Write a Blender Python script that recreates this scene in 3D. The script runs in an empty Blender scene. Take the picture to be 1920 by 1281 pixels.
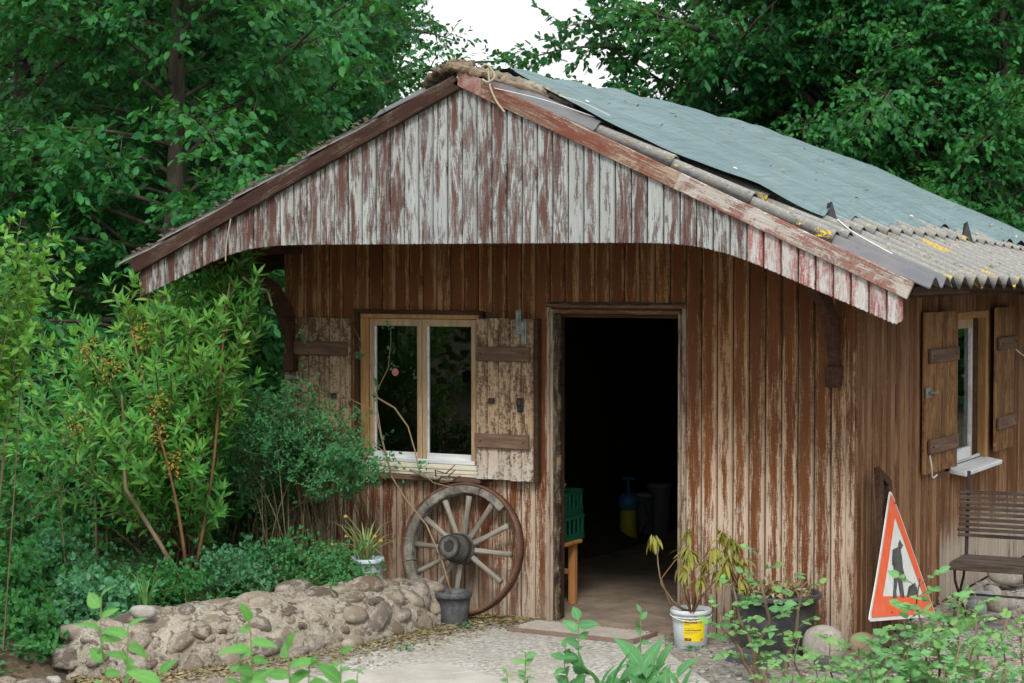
import bpy, math, random
import numpy as np
from mathutils import Matrix, Vector

# ------------------------------------------------------------------ camera, world, sun, exposure
S = bpy.context.scene
COL = S.collection
R = math.radians
FPX = 3740.0
YAW = R(27.4)
PITCH = math.atan((640.5 - 500.0) / FPX)
CAM = np.array([3.661, -11.492, 2.289])
_r = np.array([math.cos(YAW), math.sin(YAW), 0.0])
_fh = np.array([-math.sin(YAW), math.cos(YAW), 0.0])
_up = np.array([0.0, 0.0, 1.0])
_f = _fh * math.cos(PITCH) - _up * math.sin(PITCH)
_u = _up * math.cos(PITCH) + _fh * math.sin(PITCH)

cd = bpy.data.cameras.new('camera')
cam = bpy.data.objects.new('camera', cd)
COL.objects.link(cam)
cam.matrix_world = Matrix(((_r[0], _u[0], -_f[0], CAM[0]), (_r[1], _u[1], -_f[1], CAM[1]), (_r[2], _u[2], -_f[2], CAM[2]), (0, 0, 0, 1)))
cd.sensor_width = 36.0
cd.lens = 36.0 * FPX / 1920.0
cd.clip_end = 600.0
cd.dof.use_dof = True
cd.dof.focus_distance = 12.3
cd.dof.aperture_fstop = 7.0
S.camera = cam

SUN_EL, SUN_AZ = R(42), R(155)      # overcast: a wide soft sun, high, in front and to the right of the shed
wd = bpy.data.worlds.new('World')
S.world = wd
wd.use_nodes = True
wn = wd.node_tree
wn.nodes.clear()
w_out = wn.nodes.new('ShaderNodeOutputWorld')
w_bg = wn.nodes.new('ShaderNodeBackground')
w_sky = wn.nodes.new('ShaderNodeTexSky')
w_sky.sky_type = 'NISHITA'
w_sky.sun_disc = False
w_sky.sun_elevation = SUN_EL
w_sky.sun_rotation = SUN_AZ
w_sky.dust_density = 4.0
w_tc = wn.nodes.new('ShaderNodeTexCoord')
w_sep = wn.nodes.new('ShaderNodeSeparateXYZ')
w_mr = wn.nodes.new('ShaderNodeMapRange')          # the overcast deck: thinner (brighter) overhead than at the horizon
w_mr.inputs['From Min'].default_value = 0.0
w_mr.inputs['From Max'].default_value = 1.0
w_mr.inputs['To Min'].default_value = 8.5
w_mr.inputs['To Max'].default_value = 14.0
w_cl = wn.nodes.new('ShaderNodeVectorMath'); w_cl.operation = 'SCALE'
w_cl.inputs[0].default_value = (0.97, 1.0, 1.0)
w_mix = wn.nodes.new('ShaderNodeMix'); w_mix.data_type = 'RGBA'
w_mix.inputs['Factor'].default_value = 0.9
wn.links.new(w_tc.outputs['Generated'], w_sep.inputs[0])
wn.links.new(w_sep.outputs['Z'], w_mr.inputs['Value'])
wn.links.new(w_mr.outputs['Result'], w_cl.inputs['Scale'])
wn.links.new(w_sky.outputs['Color'], w_mix.inputs['A'])
wn.links.new(w_cl.outputs['Vector'], w_mix.inputs['B'])
wn.links.new(w_mix.outputs['Result'], w_bg.inputs['Color'])
w_bg.inputs['Strength'].default_value = 0.078
wn.links.new(w_bg.outputs['Background'], w_out.inputs['Surface'])

sl = bpy.data.lights.new('sun', 'SUN')
sl.energy = 1.5
sl.angle = R(16)
sl.color = (1.0, 0.96, 0.9)
sun = bpy.data.objects.new('sun', sl)
COL.objects.link(sun)
_sd = Vector((math.sin(SUN_AZ) * math.cos(SUN_EL), math.cos(SUN_AZ) * math.cos(SUN_EL), math.sin(SUN_EL)))
sun.rotation_euler = _sd.to_track_quat('Z', 'Y').to_euler()

S.view_settings.view_transform = 'Standard'
S.view_settings.look = 'None'
S.view_settings.gamma = 1.0
S.view_settings.use_curve_mapping = False
S.view_settings.exposure = 0.85
S.render.engine = 'CYCLES'
S.cycles.max_bounces = 7
S.cycles.transparent_max_bounces = 8
S.cycles.use_denoising = True

# ------------------------------------------------------------------ survey helpers: where a sight line meets a real plane
def ray(x, y): return _f + _r * (x - 960.0) / FPX - _u * (y - 640.5) / FPX
def on_y(x, y, Y=0.0): d = ray(x, y); return CAM + d * (Y - CAM[1]) / d[1]
def on_x(x, y, X=0.0): d = ray(x, y); return CAM + d * (X - CAM[0]) / d[0]
def on_z(x, y, Z=0.0): d = ray(x, y); return CAM + d * (Z - CAM[2]) / d[2]
def at_d(x, y, D): return CAM + ray(x, y) * D
def foot(x, D, z=0.0):
    p = at_d(x, 500, D); return np.array([p[0], p[1], z])

# ------------------------------------------------------------------ object helpers
W = {}
def tag(o, label=None, cat=None, group=None, kind=None):
    if label: o['label'] = label
    if cat: o['category'] = cat
    if group: o['group'] = group
    if kind: o['kind'] = kind
    return o

def link(o, parent=None, mat=None):
    COL.objects.link(o)
    m = Matrix.Identity(4) if mat is None else mat
    W[o.name] = m
    if parent is not None:
        o.parent = parent
        o.matrix_parent_inverse = W[parent.name].inverted()
    o.matrix_basis = m
    return o

def empty(name, loc, label, cat, group=None):
    o = bpy.data.objects.new(name, None)
    o.empty_display_size = 0.1
    link(o, None, Matrix.Translation(Vector([float(c) for c in loc])))
    return tag(o, label, cat, group)

def frame(origin, X, Y, Z):
    return Matrix(((X[0], Y[0], Z[0], origin[0]), (X[1], Y[1], Z[1], origin[1]), (X[2], Y[2], Z[2], origin[2]), (0, 0, 0, 1)))

def T(x, y, z): return Matrix.Translation(Vector((float(x), float(y), float(z))))

class MB:
    """collects boxes, tubes, lathes ... into one mesh"""
    def __init__(s): s.v = []; s.f = []; s.uv = None
    def add(s, vs, fs):
        n = len(s.v); s.v.extend([tuple(float(c) for c in p) for p in vs]); s.f.extend([tuple(i + n for i in f) for f in fs]); return s
    def box(s, x0, x1, y0, y1, z0, z1):
        return s.add([(x0, y0, z0), (x1, y0, z0), (x1, y1, z0), (x0, y1, z0), (x0, y0, z1), (x1, y0, z1), (x1, y1, z1), (x0, y1, z1)],
                     [(0, 3, 2, 1), (4, 5, 6, 7), (0, 1, 5, 4), (1, 2, 6, 5), (2, 3, 7, 6), (3, 0, 4, 7)])
    def bbox(s, x0, x1, y0, y1, z0, z1, b=0.004):
        """a box with chamfered long edges on every side"""
        pts = []
        for z, k in ((z0, b), (z0 + b, 0), (z1 - b, 0), (z1, b)):
            pts += [(x0 + b + k * .0, y0 + k, z), (x1 - b, y0 + k, z), (x1 - k, y0 + b, z), (x1 - k, y1 - b, z), (x1 - b, y1 - k, z), (x0 + b, y1 - k, z), (x0 + k, y1 - b, z), (x0 + k, y0 + b, z)]
        fs = [tuple(range(7, -1, -1)), tuple(range(24, 32))]
        for r in range(3):
            for i in range(8):
                j = (i + 1) % 8
                fs.append((r * 8 + i, r * 8 + j, r * 8 + 8 + j, r * 8 + 8 + i))
        return s.add(pts, fs)
    def tube(s, pts, rad, n=6, cap=True):
        pts = [np.array(p, float) for p in pts]
        k = len(pts)
        rad = rad if hasattr(rad, '__len__') else [rad] * k
        vs = []; ref = np.array([0.31, 0.17, 0.93])
        for i, p in enumerate(pts):
            d = pts[min(i + 1, k - 1)] - pts[max(i - 1, 0)]
            d = d / (np.linalg.norm(d) + 1e-9)
            a = np.cross(d, ref)
            if np.linalg.norm(a) < 0.05: a = np.cross(d, np.array([1.0, 0, 0]))
            a /= np.linalg.norm(a); b = np.cross(d, a)
            ref = np.cross(a, d) if i else ref
            for j in range(n):
                t = 2 * math.pi * j / n
                vs.append(p + (a * math.cos(t) + b * math.sin(t)) * rad[i])
        fs = []
        for i in range(k - 1):
            for j in range(n):
                q = (j + 1) % n
                fs.append((i * n + j, i * n + q, i * n + n + q, i * n + n + j))
        if cap:
            fs.append(tuple(range(n - 1, -1, -1))); fs.append(tuple(range((k - 1) * n, k * n)))
        return s.add(vs, fs)
    def lathe(s, prof, n=28, axis='z'):
        vs = []
        for r, h in prof:
            for j in range(n):
                t = 2 * math.pi * j / n
                c, q = r * math.cos(t), r * math.sin(t)
                vs.append((c, q, h) if axis == 'z' else (c, -h, q))
        fs = []
        for i in range(len(prof) - 1):
            for j in range(n):
                q = (j + 1) % n
                fs.append((i * n + j, i * n + q, i * n + n + q, i * n + n + j))
        if prof[0][0] > 1e-6 and prof[0] != prof[-1]: fs.append(tuple(range(n - 1, -1, -1)))
        if prof[-1][0] > 1e-6 and prof[0] != prof[-1]: fs.append(tuple(range((len(prof) - 1) * n, len(prof) * n)))
        return s.add(vs, fs)
    def prism(s, poly, y0, y1):
        """polygon in x,z extruded from y0 (front) to y1"""
        n = len(poly)
        vs = [(x, y0, z) for x, z in poly] + [(x, y1, z) for x, z in poly]
        fs = [tuple(range(n)), tuple(range(2 * n - 1, n - 1, -1))] + [((i + 1) % n, i, n + i, n + (i + 1) % n) for i in range(n)]
        return s.add(vs, fs)
    def mesh(s, name, smooth=False):
        me = bpy.data.meshes.new(name)
        me.from_pydata(s.v, [], s.f)
        me.update()
        if smooth: me.shade_smooth()
        return me
    def build(s, name, mat, parent=None, M=None, smooth=False, label=None):
        me = s.mesh(name, smooth)
        if mat: me.materials.append(mat)
        o = bpy.data.objects.new(name, me)
        link(o, parent, M)
        if label: o['label'] = label
        return o

def np_mesh(name, V, faces):
    """V (n,3); faces: list of (m,k) index arrays"""
    me = bpy.data.meshes.new(name)
    me.vertices.add(len(V)); me.vertices.foreach_set('co', np.ascontiguousarray(V, np.float32).ravel())
    idx = np.concatenate([f.ravel() for f in faces]).astype(np.int32)
    tot = np.concatenate([np.full(len(f), f.shape[1]) for f in faces])
    st = np.concatenate([[0], np.cumsum(tot)[:-1]]).astype(np.int32)
    me.loops.add(len(idx)); me.loops.foreach_set('vertex_index', idx)
    me.polygons.add(len(st)); me.polygons.foreach_set('loop_start', st)
    me.update(calc_edges=True)
    return me

def mesh_obj(name, me, mat, parent=None, M=None, label=None):
    if mat and not me.materials: me.materials.append(mat)
    o = bpy.data.objects.new(name, me)
    link(o, parent, M)
    if label: o['label'] = label
    return o

def copy_tree(o, M, parent=None):
    """a thing with copies of its parts and sub-parts, standing at M"""
    c = o.copy(); COL.objects.link(c)
    if parent is None:
        W[c.name] = M; c.matrix_basis = M
    else:
        c.parent = parent
    for ch in [q for q in o.children]: copy_tree(ch, None, c)
    return c

# ------------------------------------------------------------------ materials
class NT:
    def __init__(s, name):
        s.m = bpy.data.materials.new(name); s.m.use_nodes = True
        s.t = s.m.node_tree; s.t.nodes.clear()
        s.out = s.t.nodes.new('ShaderNodeOutputMaterial')
    def n(s, typ, ins=None, **kw):
        nd = s.t.nodes.new(typ)
        for k, v in kw.items(): setattr(nd, k, v)
        for k, v in (ins or {}).items(): s.set(nd.inputs[k], v)
        return nd
    def set(s, sock, v):
        if isinstance(v, bpy.types.NodeSocket): s.t.links.new(v, sock)
        elif isinstance(v, bpy.types.Node): s.t.links.new(v.outputs[0], sock)
        else:
            if sock.type == 'RGBA' and len(v) == 3: v = tuple(v) + (1.0,)
            sock.default_value = v
    def math(s, op, a, b=0.5, c=0.0, clamp=False):
        nd = s.t.nodes.new('ShaderNodeMath'); nd.operation = op; nd.use_clamp = clamp
        s.set(nd.inputs[0], a); s.set(nd.inputs[1], b); s.set(nd.inputs[2], c)
        return nd.outputs[0]
    def mix(s, f, a, b, blend='MIX'):
        nd = s.t.nodes.new('ShaderNodeMix'); nd.data_type = 'RGBA'; nd.blend_type = blend
        s.set(nd.inputs[0], f); s.set(nd.inputs[6], a); s.set(nd.inputs[7], b)
        return nd.outputs[2]
    def ramp(s, v, a, b, lo=0.0, hi=1.0):
        nd = s.n('ShaderNodeMapRange', {'Value': v, 'From Min': a, 'From Max': b, 'To Min': lo, 'To Max': hi})
        return nd.outputs[0]
    def noise(s, vec, scale=1.0, detail=4.0, rough=0.6, dist=0.0):
        nd = s.n('ShaderNodeTexNoise', {'Scale': scale, 'Detail': detail, 'Roughness': rough, 'Distortion': dist})
        if vec is not None: s.set(nd.inputs['Vector'], vec)
        return nd.outputs[0]
    def obj(s): return s.n('ShaderNodeTexCoord').outputs['Object']
    def scl(s, vec, sc, off=None):
        nd = s.n('ShaderNodeMapping'); s.set(nd.inputs['Vector'], vec); nd.inputs['Scale'].default_value = sc
        if off is not None: s.set(nd.inputs['Location'], off)
        return nd.outputs[0]
    def rnd(s): return s.n('ShaderNodeObjectInfo').outputs['Random']
    def bump(s, h, dist=0.01, strength=1.0):
        return s.n('ShaderNodeBump', {'Height': h, 'Distance': dist, 'Strength': strength}).outputs[0]
    def bsdf(s, col, rough=0.7, nrm=None, spec=0.35, metal=0.0, **kw):
        b = s.n('ShaderNodeBsdfPrincipled')
        s.set(b.inputs['Base Color'], col); s.set(b.inputs['Roughness'], rough)
        b.inputs['Metallic'].default_value = metal; b.inputs['Specular IOR Level'].default_value = spec
        if nrm is not None: s.set(b.inputs['Normal'], nrm)
        for k, v in kw.items(): s.set(b.inputs[k], v)
        return b
    def done(s, sh):
        s.t.links.new(sh.outputs[0] if isinstance(sh, bpy.types.Node) else sh, s.out.inputs['Surface']); return s.m

def peel(name, paint, paint2, bare, bare2, bias=0.0, edge=0.25, half=0.05, zg=(0.0, 1.0, 0.0), zsplash=None, patch=(16, 2.6), streak=(90, 6), rv=0.12, soft=0.03, bleach=None, lin=0.0, amp=1.0, fine=0.6):
    """old paint flaking off a board: paint on top of bare wood, lost in streaks along the grain and from the board's edges"""
    t = NT(name)
    uv = t.n('ShaderNodeUVMap').outputs[0]
    sep = t.n('ShaderNodeSeparateXYZ', {0: uv})
    u, v = sep.outputs[0], sep.outputs[1]
    r = t.rnd()
    def vec(su, sv, k):
        return t.n('ShaderNodeCombineXYZ', {0: t.math('MULTIPLY', u, su), 1: t.math('MULTIPLY', v, sv), 2: t.math('MULTIPLY', r, k)}).outputs[0]
    nA = t.noise(vec(patch[0], patch[1], 173.0), 1.0, 7.0, 0.72, 0.5)
    nB = t.noise(vec(streak[0], streak[1], 311.0), 1.0, 6.0, 0.72)
    nF = t.math('ADD', t.math('MULTIPLY', t.noise(vec(260, 60, 41.0), 1.0, 3.0, 0.6), 0.6), t.math('MULTIPLY', t.noise(vec(26, 130, 43.0), 1.0, 3.0, 0.6), 0.4))
    nC = t.noise(vec(240, 7, 97.0), 1.0, 3.0, 0.6)
    nD = t.noise(vec(6, 1.1, 57.0), 1.0, 3.0, 0.5)
    nE = t.noise(vec(10, 1.6, 29.0), 1.0, 5.0, 0.65)
    e = t.n('ShaderNodeMapRange', {'Value': t.math('DIVIDE', t.math('ABSOLUTE', u), half), 'From Min': 0.35, 'From Max': 1.0}, interpolation_type='SMOOTHSTEP').outputs[0]
    e = t.math('MULTIPLY', e, t.ramp(nE, 0.36, 0.62, 0.15, 1.25))
    cen = lambda nn, k: t.math('MULTIPLY', t.math('SUBTRACT', nn, 0.5), k)
    val = t.math('ADD', t.math('ADD', cen(nA, 1.25 * amp), cen(nB, (0.85 if fine > 0.4 else 0.55) * amp)), cen(nF, fine * amp))
    if lin:
        uo = t.math('ABSOLUTE', t.math('ADD', u, t.math('MULTIPLY', t.math('SUBTRACT', t.math('FRACT', t.math('MULTIPLY', r, 63.1)), 0.5), half * 0.5)))
        val = t.math('ADD', val, t.math('MULTIPLY', t.math('DIVIDE', uo, half), lin))
    val = t.math('ADD', val, t.math('MULTIPLY', e, edge))
    r2 = t.math('FRACT', t.math('MULTIPLY', r, 37.7))
    val = t.math('ADD', val, t.math('MULTIPLY', t.math('SUBTRACT', r2, 0.5), rv))
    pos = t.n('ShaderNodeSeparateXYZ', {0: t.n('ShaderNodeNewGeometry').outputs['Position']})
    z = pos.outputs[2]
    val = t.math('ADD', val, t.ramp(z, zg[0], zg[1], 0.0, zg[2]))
    val = t.math('ADD', val, bias)
    mask = t.n('ShaderNodeMapRange', {'Value': val, 'From Min': -soft, 'From Max': soft}, interpolation_type='SMOOTHSTEP').outputs[0]
    pc = t.mix(t.ramp(nD, 0.35, 0.65), paint, paint2)
    pc = t.mix(t.ramp(nC, 0.3, 0.75, 0.0, 0.5), pc, tuple(c * 0.55 for c in paint))
    bc = t.mix(t.ramp(nC, 0.36, 0.62), bare2, bare)
    wash = t.ramp(val, -0.16, 0.0, 0.0, 0.42)
    bc = t.mix(t.ramp(nD, 0.4, 0.7, 0.0, 0.55), bc, tuple(0.5 * (a + b) * 0.75 for a, b in zip(bare2, bare)))
    if bleach:
        bm = t.math('MULTIPLY', t.ramp(z, bleach[0], bleach[1]), t.ramp(nB, 0.3, 0.6, 0.55, 1.0), clamp=True)
        bc = t.mix(bm, bc, bleach[2])
    kn = t.n('ShaderNodeTexVoronoi', {'Vector': vec(13, 3.2, 71.0), 'Scale': 1.0, 'Randomness': 1.0}).outputs['Distance']
    knm = t.math('MULTIPLY', t.ramp(kn, 0.05, 0.16, 1.0, 0.0), t.ramp(nD, 0.5, 0.56))
    bc = t.mix(t.math('MULTIPLY', knm, 0.8), bc, tuple(c * 0.5 for c in paint2))
    pc = t.mix(wash, pc, bc)
    col = t.mix(mask, pc, t.mix(t.ramp(val, 0.0, 0.10, 0.35, 0.0), bc, paint2))
    if zsplash:
        sp = t.math('MULTIPLY', t.ramp(z, zsplash[0], zsplash[1], 1.0, 0.0), t.ramp(nA, 0.35, 0.6, 0.4, 1.0), clamp=True)
        col = t.mix(t.math('MULTIPLY', sp, zsplash[2]), col, zsplash[3])
    col = t.mix(t.math('MULTIPLY', t.math('FRACT', t.math('MULTIPLY', r, 91.3)), 0.28), col, t.mix(0.5, col, (0.02, 0.013, 0.01)))
    h = t.math('ADD', t.math('MULTIPLY', mask, -0.5), t.math('MULTIPLY', nC, 0.8))
    return t.done(t.bsdf(col, t.mix(mask, (0.55, 0.55, 0.55), (0.85, 0.85, 0.85)), t.bump(h, 0.0035, 0.8), 0.15))

def wood(name, c1, c2, axis=2, gs=40.0, rough=0.8, dark=0.0, bd=0.004):
    t = NT(name)
    ob = t.obj(); r = t.rnd()
    off = t.n('ShaderNodeCombineXYZ', {0: t.math('MULTIPLY', r, 31.0), 1: t.math('MULTIPLY', r, 17.0), 2: t.math('MULTIPLY', r, 53.0)}).outputs[0]
    sc = [gs, gs, gs]; sc[axis] = gs * 0.07
    nA = t.noise(t.scl(ob, tuple(sc), off), 1.0, 5.0, 0.65, 0.3)
    sb = [6.0] * 3; sb[axis] = 2.0
    nB = t.noise(t.scl(ob, tuple(sb), off), 1.0, 4.0, 0.6)
    c = t.mix(t.ramp(nA, 0.34, 0.66), c1, c2)
    c = t.mix(t.ramp(nB, 0.48, 0.66, 0.0, 0.25 + dark), c, tuple(q * 0.35 for q in c1))
    return t.done(t.bsdf(c, rough, t.bump(nA, bd), 0.18))

def plain(name, col, rough=0.5, var=0.25, sc=9.0, dirt=None, dirt_amt=0.5, spec=0.4, metal=0.0, bd=0.0015):
    t = NT(name)
    ob = t.obj()
    nA = t.noise(ob, sc, 5.0, 0.65)
    nB = t.noise(ob, sc * 9.0, 4.0, 0.6)
    c = t.mix(t.ramp(nA, 0.3, 0.7), col, tuple(q * (1 - var) for q in col))
    if dirt: c = t.mix(t.math('MULTIPLY', t.ramp(t.math('ADD', nA, t.math('MULTIPLY', nB, 0.4)), 0.6, 0.85), dirt_amt), c, dirt)
    return t.done(t.bsdf(c, t.ramp(nB, 0.3, 0.7, rough * 0.8, min(1.0, rough * 1.2)), t.bump(nB, bd), spec, metal))

def leaf_mat(name, cols, trans=0.35, rough=0.5, veins=False, spec=0.22):
    """leaves: each leaf (a mesh island) takes its own green; some light comes through"""
    t = NT(name)
    g = t.n('ShaderNodeNewGeometry')
    r = g.outputs['Random Per Island']
    rp = t.n('ShaderNodeValToRGB', {'Fac': r})
    el = rp.color_ramp.elements
    while len(el) < len(cols): el.new(0.5)
    for i, c in enumerate(cols):
        el[i].position = i / (len(cols) - 1); el[i].color = tuple(c) + (1.0,)
    nz = t.noise(t.n('ShaderNodeTexCoord').outputs['Object'], 1.3, 2.0, 0.5)
    c = t.mix(t.ramp(nz, 0.35, 0.65, 0.0, 0.45), rp.outputs[0], tuple(0.6 * q for q in cols[0]))
    n2_ = t.noise(t.n('ShaderNodeTexCoord').outputs['Object'], 0.7, 3.0, 0.6)
    c = t.mix(t.ramp(n2_, 0.50, 0.68, 0.0, 0.4), c, (min(1, cols[-1][0] * 1.35 + .012), min(1, cols[-1][1] * 1.12), cols[-1][2] * 0.8))
    if veins:
        us = t.n('ShaderNodeSeparateXYZ', {0: t.n('ShaderNodeUVMap').outputs[0]})
        au = t.math('ABSOLUTE', us.outputs[0])
        rib = t.ramp(au, 0.03, 0.10, 1.0, 0.0)
        lat = t.ramp(t.math('ABSOLUTE', t.math('SUBTRACT', t.math('FRACT', t.math('MULTIPLY', t.math('SUBTRACT', us.outputs[1], t.math('MULTIPLY', au, 0.22)), 9.0)), 0.5)), 0.0, 0.13, 1.0, 0.0)
        vn = t.math('MAXIMUM', rib, t.math('MULTIPLY', lat, 0.55))
        c = t.mix(t.math('MULTIPLY', vn, 0.5), c, tuple(min(1, q * 1.5 + .05) for q in cols[1]))
        blot = t.noise(t.n('ShaderNodeTexCoord').outputs['Object'], 60.0, 4.0, 0.7)
        c = t.mix(t.ramp(blot, 0.5, 0.75, 0.0, 0.35), c, tuple(q * 0.55 for q in cols[2]))
    und = t.mix(0.25, c, (0.10, 0.26, 0.11))
    c = t.mix(t.math('MULTIPLY', g.outputs['Backfacing'], 0.7), c, und)
    b = t.bsdf(c, rough, None, spec)
    tr = t.n('ShaderNodeBsdfTranslucent', {'Color': t.mix(0.5, c, (0.16, 0.34, 0.04), 'MIX')})
    return t.done(t.n('ShaderNodeMixShader', {0: trans, 1: b.outputs[0], 2: tr.outputs[0]}))

# ------------------------------------------------------------------ palette
BROWN, BROWN2 = (0.088, 0.034, 0.019), (0.15, 0.058, 0.030)
M = {}
M['gable'] = peel('gable paint', (0.098, 0.050, 0.042), (0.14, 0.076, 0.062), (0.42, 0.445, 0.445), (0.29, 0.305, 0.305), bias=-0.06, edge=0.04, half=0.047, patch=(25, 3.4), streak=(110, 8), rv=0.18, lin=0.14, amp=1.15, fine=0.3, soft=0.028)
M['gable_left'] = peel('gable paint brown', (0.095, 0.047, 0.039), (0.135, 0.07, 0.056), (0.45, 0.47, 0.46), (0.30, 0.31, 0.30), bias=-0.14, edge=0.04, half=0.047, patch=(25, 3.4), streak=(110, 8), rv=0.2, lin=0.14, amp=1.15, fine=0.3, soft=0.028)
M['gable_red'] = peel('gable paint red', (0.29, 0.095, 0.085), (0.36, 0.14, 0.125), (0.54, 0.54, 0.53), (0.43, 0.40, 0.39), bias=0.10, edge=0.0, half=0.05, patch=(26, 5.0), streak=(90, 10), rv=0.08, soft=0.13, lin=-0.20)
M['verge'] = peel('verge paint', (0.28, 0.085, 0.065), (0.21, 0.07, 0.055), (0.54, 0.51, 0.46), (0.40, 0.36, 0.32), bias=0.03, edge=-0.10, half=0.056, patch=(10, 3.4), streak=(110, 4), rv=0.05)
M['verge_red'] = peel('verge paint redder', (0.22, 0.075, 0.05), (0.16, 0.055, 0.038), (0.42, 0.33, 0.26), (0.28, 0.20, 0.15), bias=-0.07, edge=0.08, half=0.056, patch=(11, 3.2), streak=(110, 4), rv=0.05)
M['verge_brown'] = peel('verge paint brown', (0.034, 0.016, 0.012), (0.058, 0.027, 0.019), (0.16, 0.12, 0.09), (0.10, 0.072, 0.054), bias=-0.15, edge=0.1, half=0.05, patch=(9, 3.2), streak=(110, 4))
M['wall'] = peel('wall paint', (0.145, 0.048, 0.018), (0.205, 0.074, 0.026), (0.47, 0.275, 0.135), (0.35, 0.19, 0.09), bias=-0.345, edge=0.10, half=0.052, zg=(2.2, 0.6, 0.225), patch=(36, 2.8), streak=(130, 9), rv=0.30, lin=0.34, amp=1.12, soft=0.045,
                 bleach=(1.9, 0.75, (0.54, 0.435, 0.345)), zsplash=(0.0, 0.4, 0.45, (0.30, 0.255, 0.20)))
M['wall_left'] = peel('wall paint below window', (0.135, 0.046, 0.021), (0.19, 0.068, 0.030), (0.44, 0.32, 0.235), (0.31, 0.22, 0.155), bias=-0.22, edge=0.10, half=0.052, zg=(0.95, 0.2, 0.12), patch=(36, 3.4), streak=(130, 9), rv=0.26, lin=0.26, amp=1.1, soft=0.045,
                      zsplash=(0.0, 0.5, 0.6, (0.31, 0.265, 0.20)))
M['side'] = peel('side paint', (0.100, 0.038, 0.016), (0.170, 0.066, 0.027), (0.38, 0.215, 0.12), (0.24, 0.125, 0.066), bias=-0.14, edge=0.05, half=0.05, zg=(2.2, 1.2, 0.10), patch=(52, 1.9), streak=(200, 4), rv=0.30, soft=0.07, lin=0.10, amp=1.15)
M['side_far'] = peel('side paint bleached foot', (0.100, 0.038, 0.016), (0.170, 0.066, 0.027), (0.38, 0.22, 0.125), (0.25, 0.13, 0.07), bias=-0.13, edge=0.05, half=0.05, zg=(0.56, 0.32, 0.30), patch=(52, 1.9), streak=(200, 4), rv=0.24, soft=0.07, lin=0.10, amp=1.15,
                     bleach=(0.56, 0.32, (0.36, 0.32, 0.27)))
M['shutter'] = peel('shutter paint', (0.105, 0.058, 0.036), (0.155, 0.088, 0.055), (0.52, 0.385, 0.26), (0.36, 0.245, 0.155), bias=-0.01, edge=0.0, half=0.05, zg=(1.95, 1.0, 0.10), patch=(28, 7), streak=(50, 45), rv=0.14, bleach=(1.25, 0.9, (0.52, 0.49, 0.45)))
M['shutter_side'] = peel('side shutter paint', (0.12, 0.052, 0.025), (0.16, 0.072, 0.034), (0.39, 0.215, 0.10), (0.27, 0.14, 0.06), bias=-0.02, edge=0.1, half=0.05, patch=(26, 5), streak=(80, 16), rv=0.14)
M['batten'] = wood('batten wood', (0.11, 0.062, 0.042), (0.20, 0.125, 0.09), 0, 50, dark=0.2)
M['trim'] = peel('door trim paint', (0.10, 0.05, 0.032), (0.15, 0.08, 0.05), (0.44, 0.36, 0.28), (0.30, 0.22, 0.16), bias=0.05, edge=0.1, half=0.03, zg=(2.0, 0.3, 0.12), patch=(24, 3))
M['trim_head'] = peel('lintel trim paint', (0.13, 0.06, 0.033), (0.19, 0.095, 0.05), (0.36, 0.23, 0.14), (0.25, 0.14, 0.08), bias=-0.03, edge=0.0, half=0.03)
M['jamb'] = peel('jamb black wood', (0.022, 0.016, 0.012), (0.04, 0.028, 0.02), (0.26, 0.20, 0.13), (0.13, 0.10, 0.065), bias=-0.07, edge=0.0, half=0.05, patch=(28, 6))
M['window_wood'] = wood('window wood', (0.32, 0.165, 0.06), (0.45, 0.26, 0.115), 2, 60, 0.6, dark=0.1)
M['window_pale'] = wood('window pale wood', (0.34, 0.22, 0.12), (0.50, 0.38, 0.26), 2, 50, 0.7)
M['sill_paint'] = wood('sill paint', (0.52, 0.49, 0.38), (0.66, 0.63, 0.52), 0, 30, 0.7)
M['rail_paint'] = wood('rail paint', (0.55, 0.57, 0.58), (0.72, 0.74, 0.75), 0, 30, 0.6)
M['dark_wood'] = wood('dark wood', (0.035, 0.019, 0.012), (0.075, 0.04, 0.024), 0, 40)
M['beam'] = wood('beam wood', (0.045, 0.022, 0.014), (0.085, 0.042, 0.026), 1, 40)
M['grey_wood'] = wood('weathered grey wood', (0.16, 0.145, 0.12), (0.34, 0.315, 0.27), 2, 45, 0.9, dark=0.25, bd=0.008)
M['felloe_wood'] = plain('felloe wood', (0.27, 0.25, 0.215), 0.9, 0.45, 16, (0.07, 0.06, 0.05), 0.7, bd=0.006)
M['bark'] = wood('ridge bark wood', (0.13, 0.095, 0.062), (0.31, 0.25, 0.185), 0, 34, 0.95, dark=0.4, bd=0.015)
M['rust'] = plain('rusty iron', (0.16, 0.075, 0.045), 0.75, 0.45, 14, (0.07, 0.035, 0.025), 0.7)
M['iron'] = plain('black iron', (0.018, 0.018, 0.018), 0.5, 0.3, 20, (0.06, 0.045, 0.035), 0.5)
M['galv'] = plain('galvanised steel', (0.30, 0.33, 0.32), 0.5, 0.3, 25, (0.13, 0.12, 0.10), 0.6, metal=0.4)
M['soil'] = plain('soil', (0.055, 0.040, 0.028), 0.95, 0.5, 30, (0.14, 0.10, 0.065), 0.6, bd=0.02)
M['orange_wood'] = wood('stool wood', (0.40, 0.17, 0.06), (0.55, 0.27, 0.11), 2, 40, 0.6)
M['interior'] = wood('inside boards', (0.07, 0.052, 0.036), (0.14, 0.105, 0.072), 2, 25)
M['floor'] = plain('dusty shed floor', (0.34, 0.265, 0.20), 0.9, 0.35, 3.5, (0.16, 0.125, 0.095), 0.6, bd=0.006)
M['rope'] = plain('rope', (0.42, 0.36, 0.26), 0.9, 0.3, 60)
M['string'] = plain('white string', (0.68, 0.68, 0.64), 0.8, 0.1, 60)
M['pot_black'] = plain('black plastic', (0.035, 0.040, 0.047), 0.5, 0.25, 8, (0.12, 0.12, 0.11), 0.5)
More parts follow.
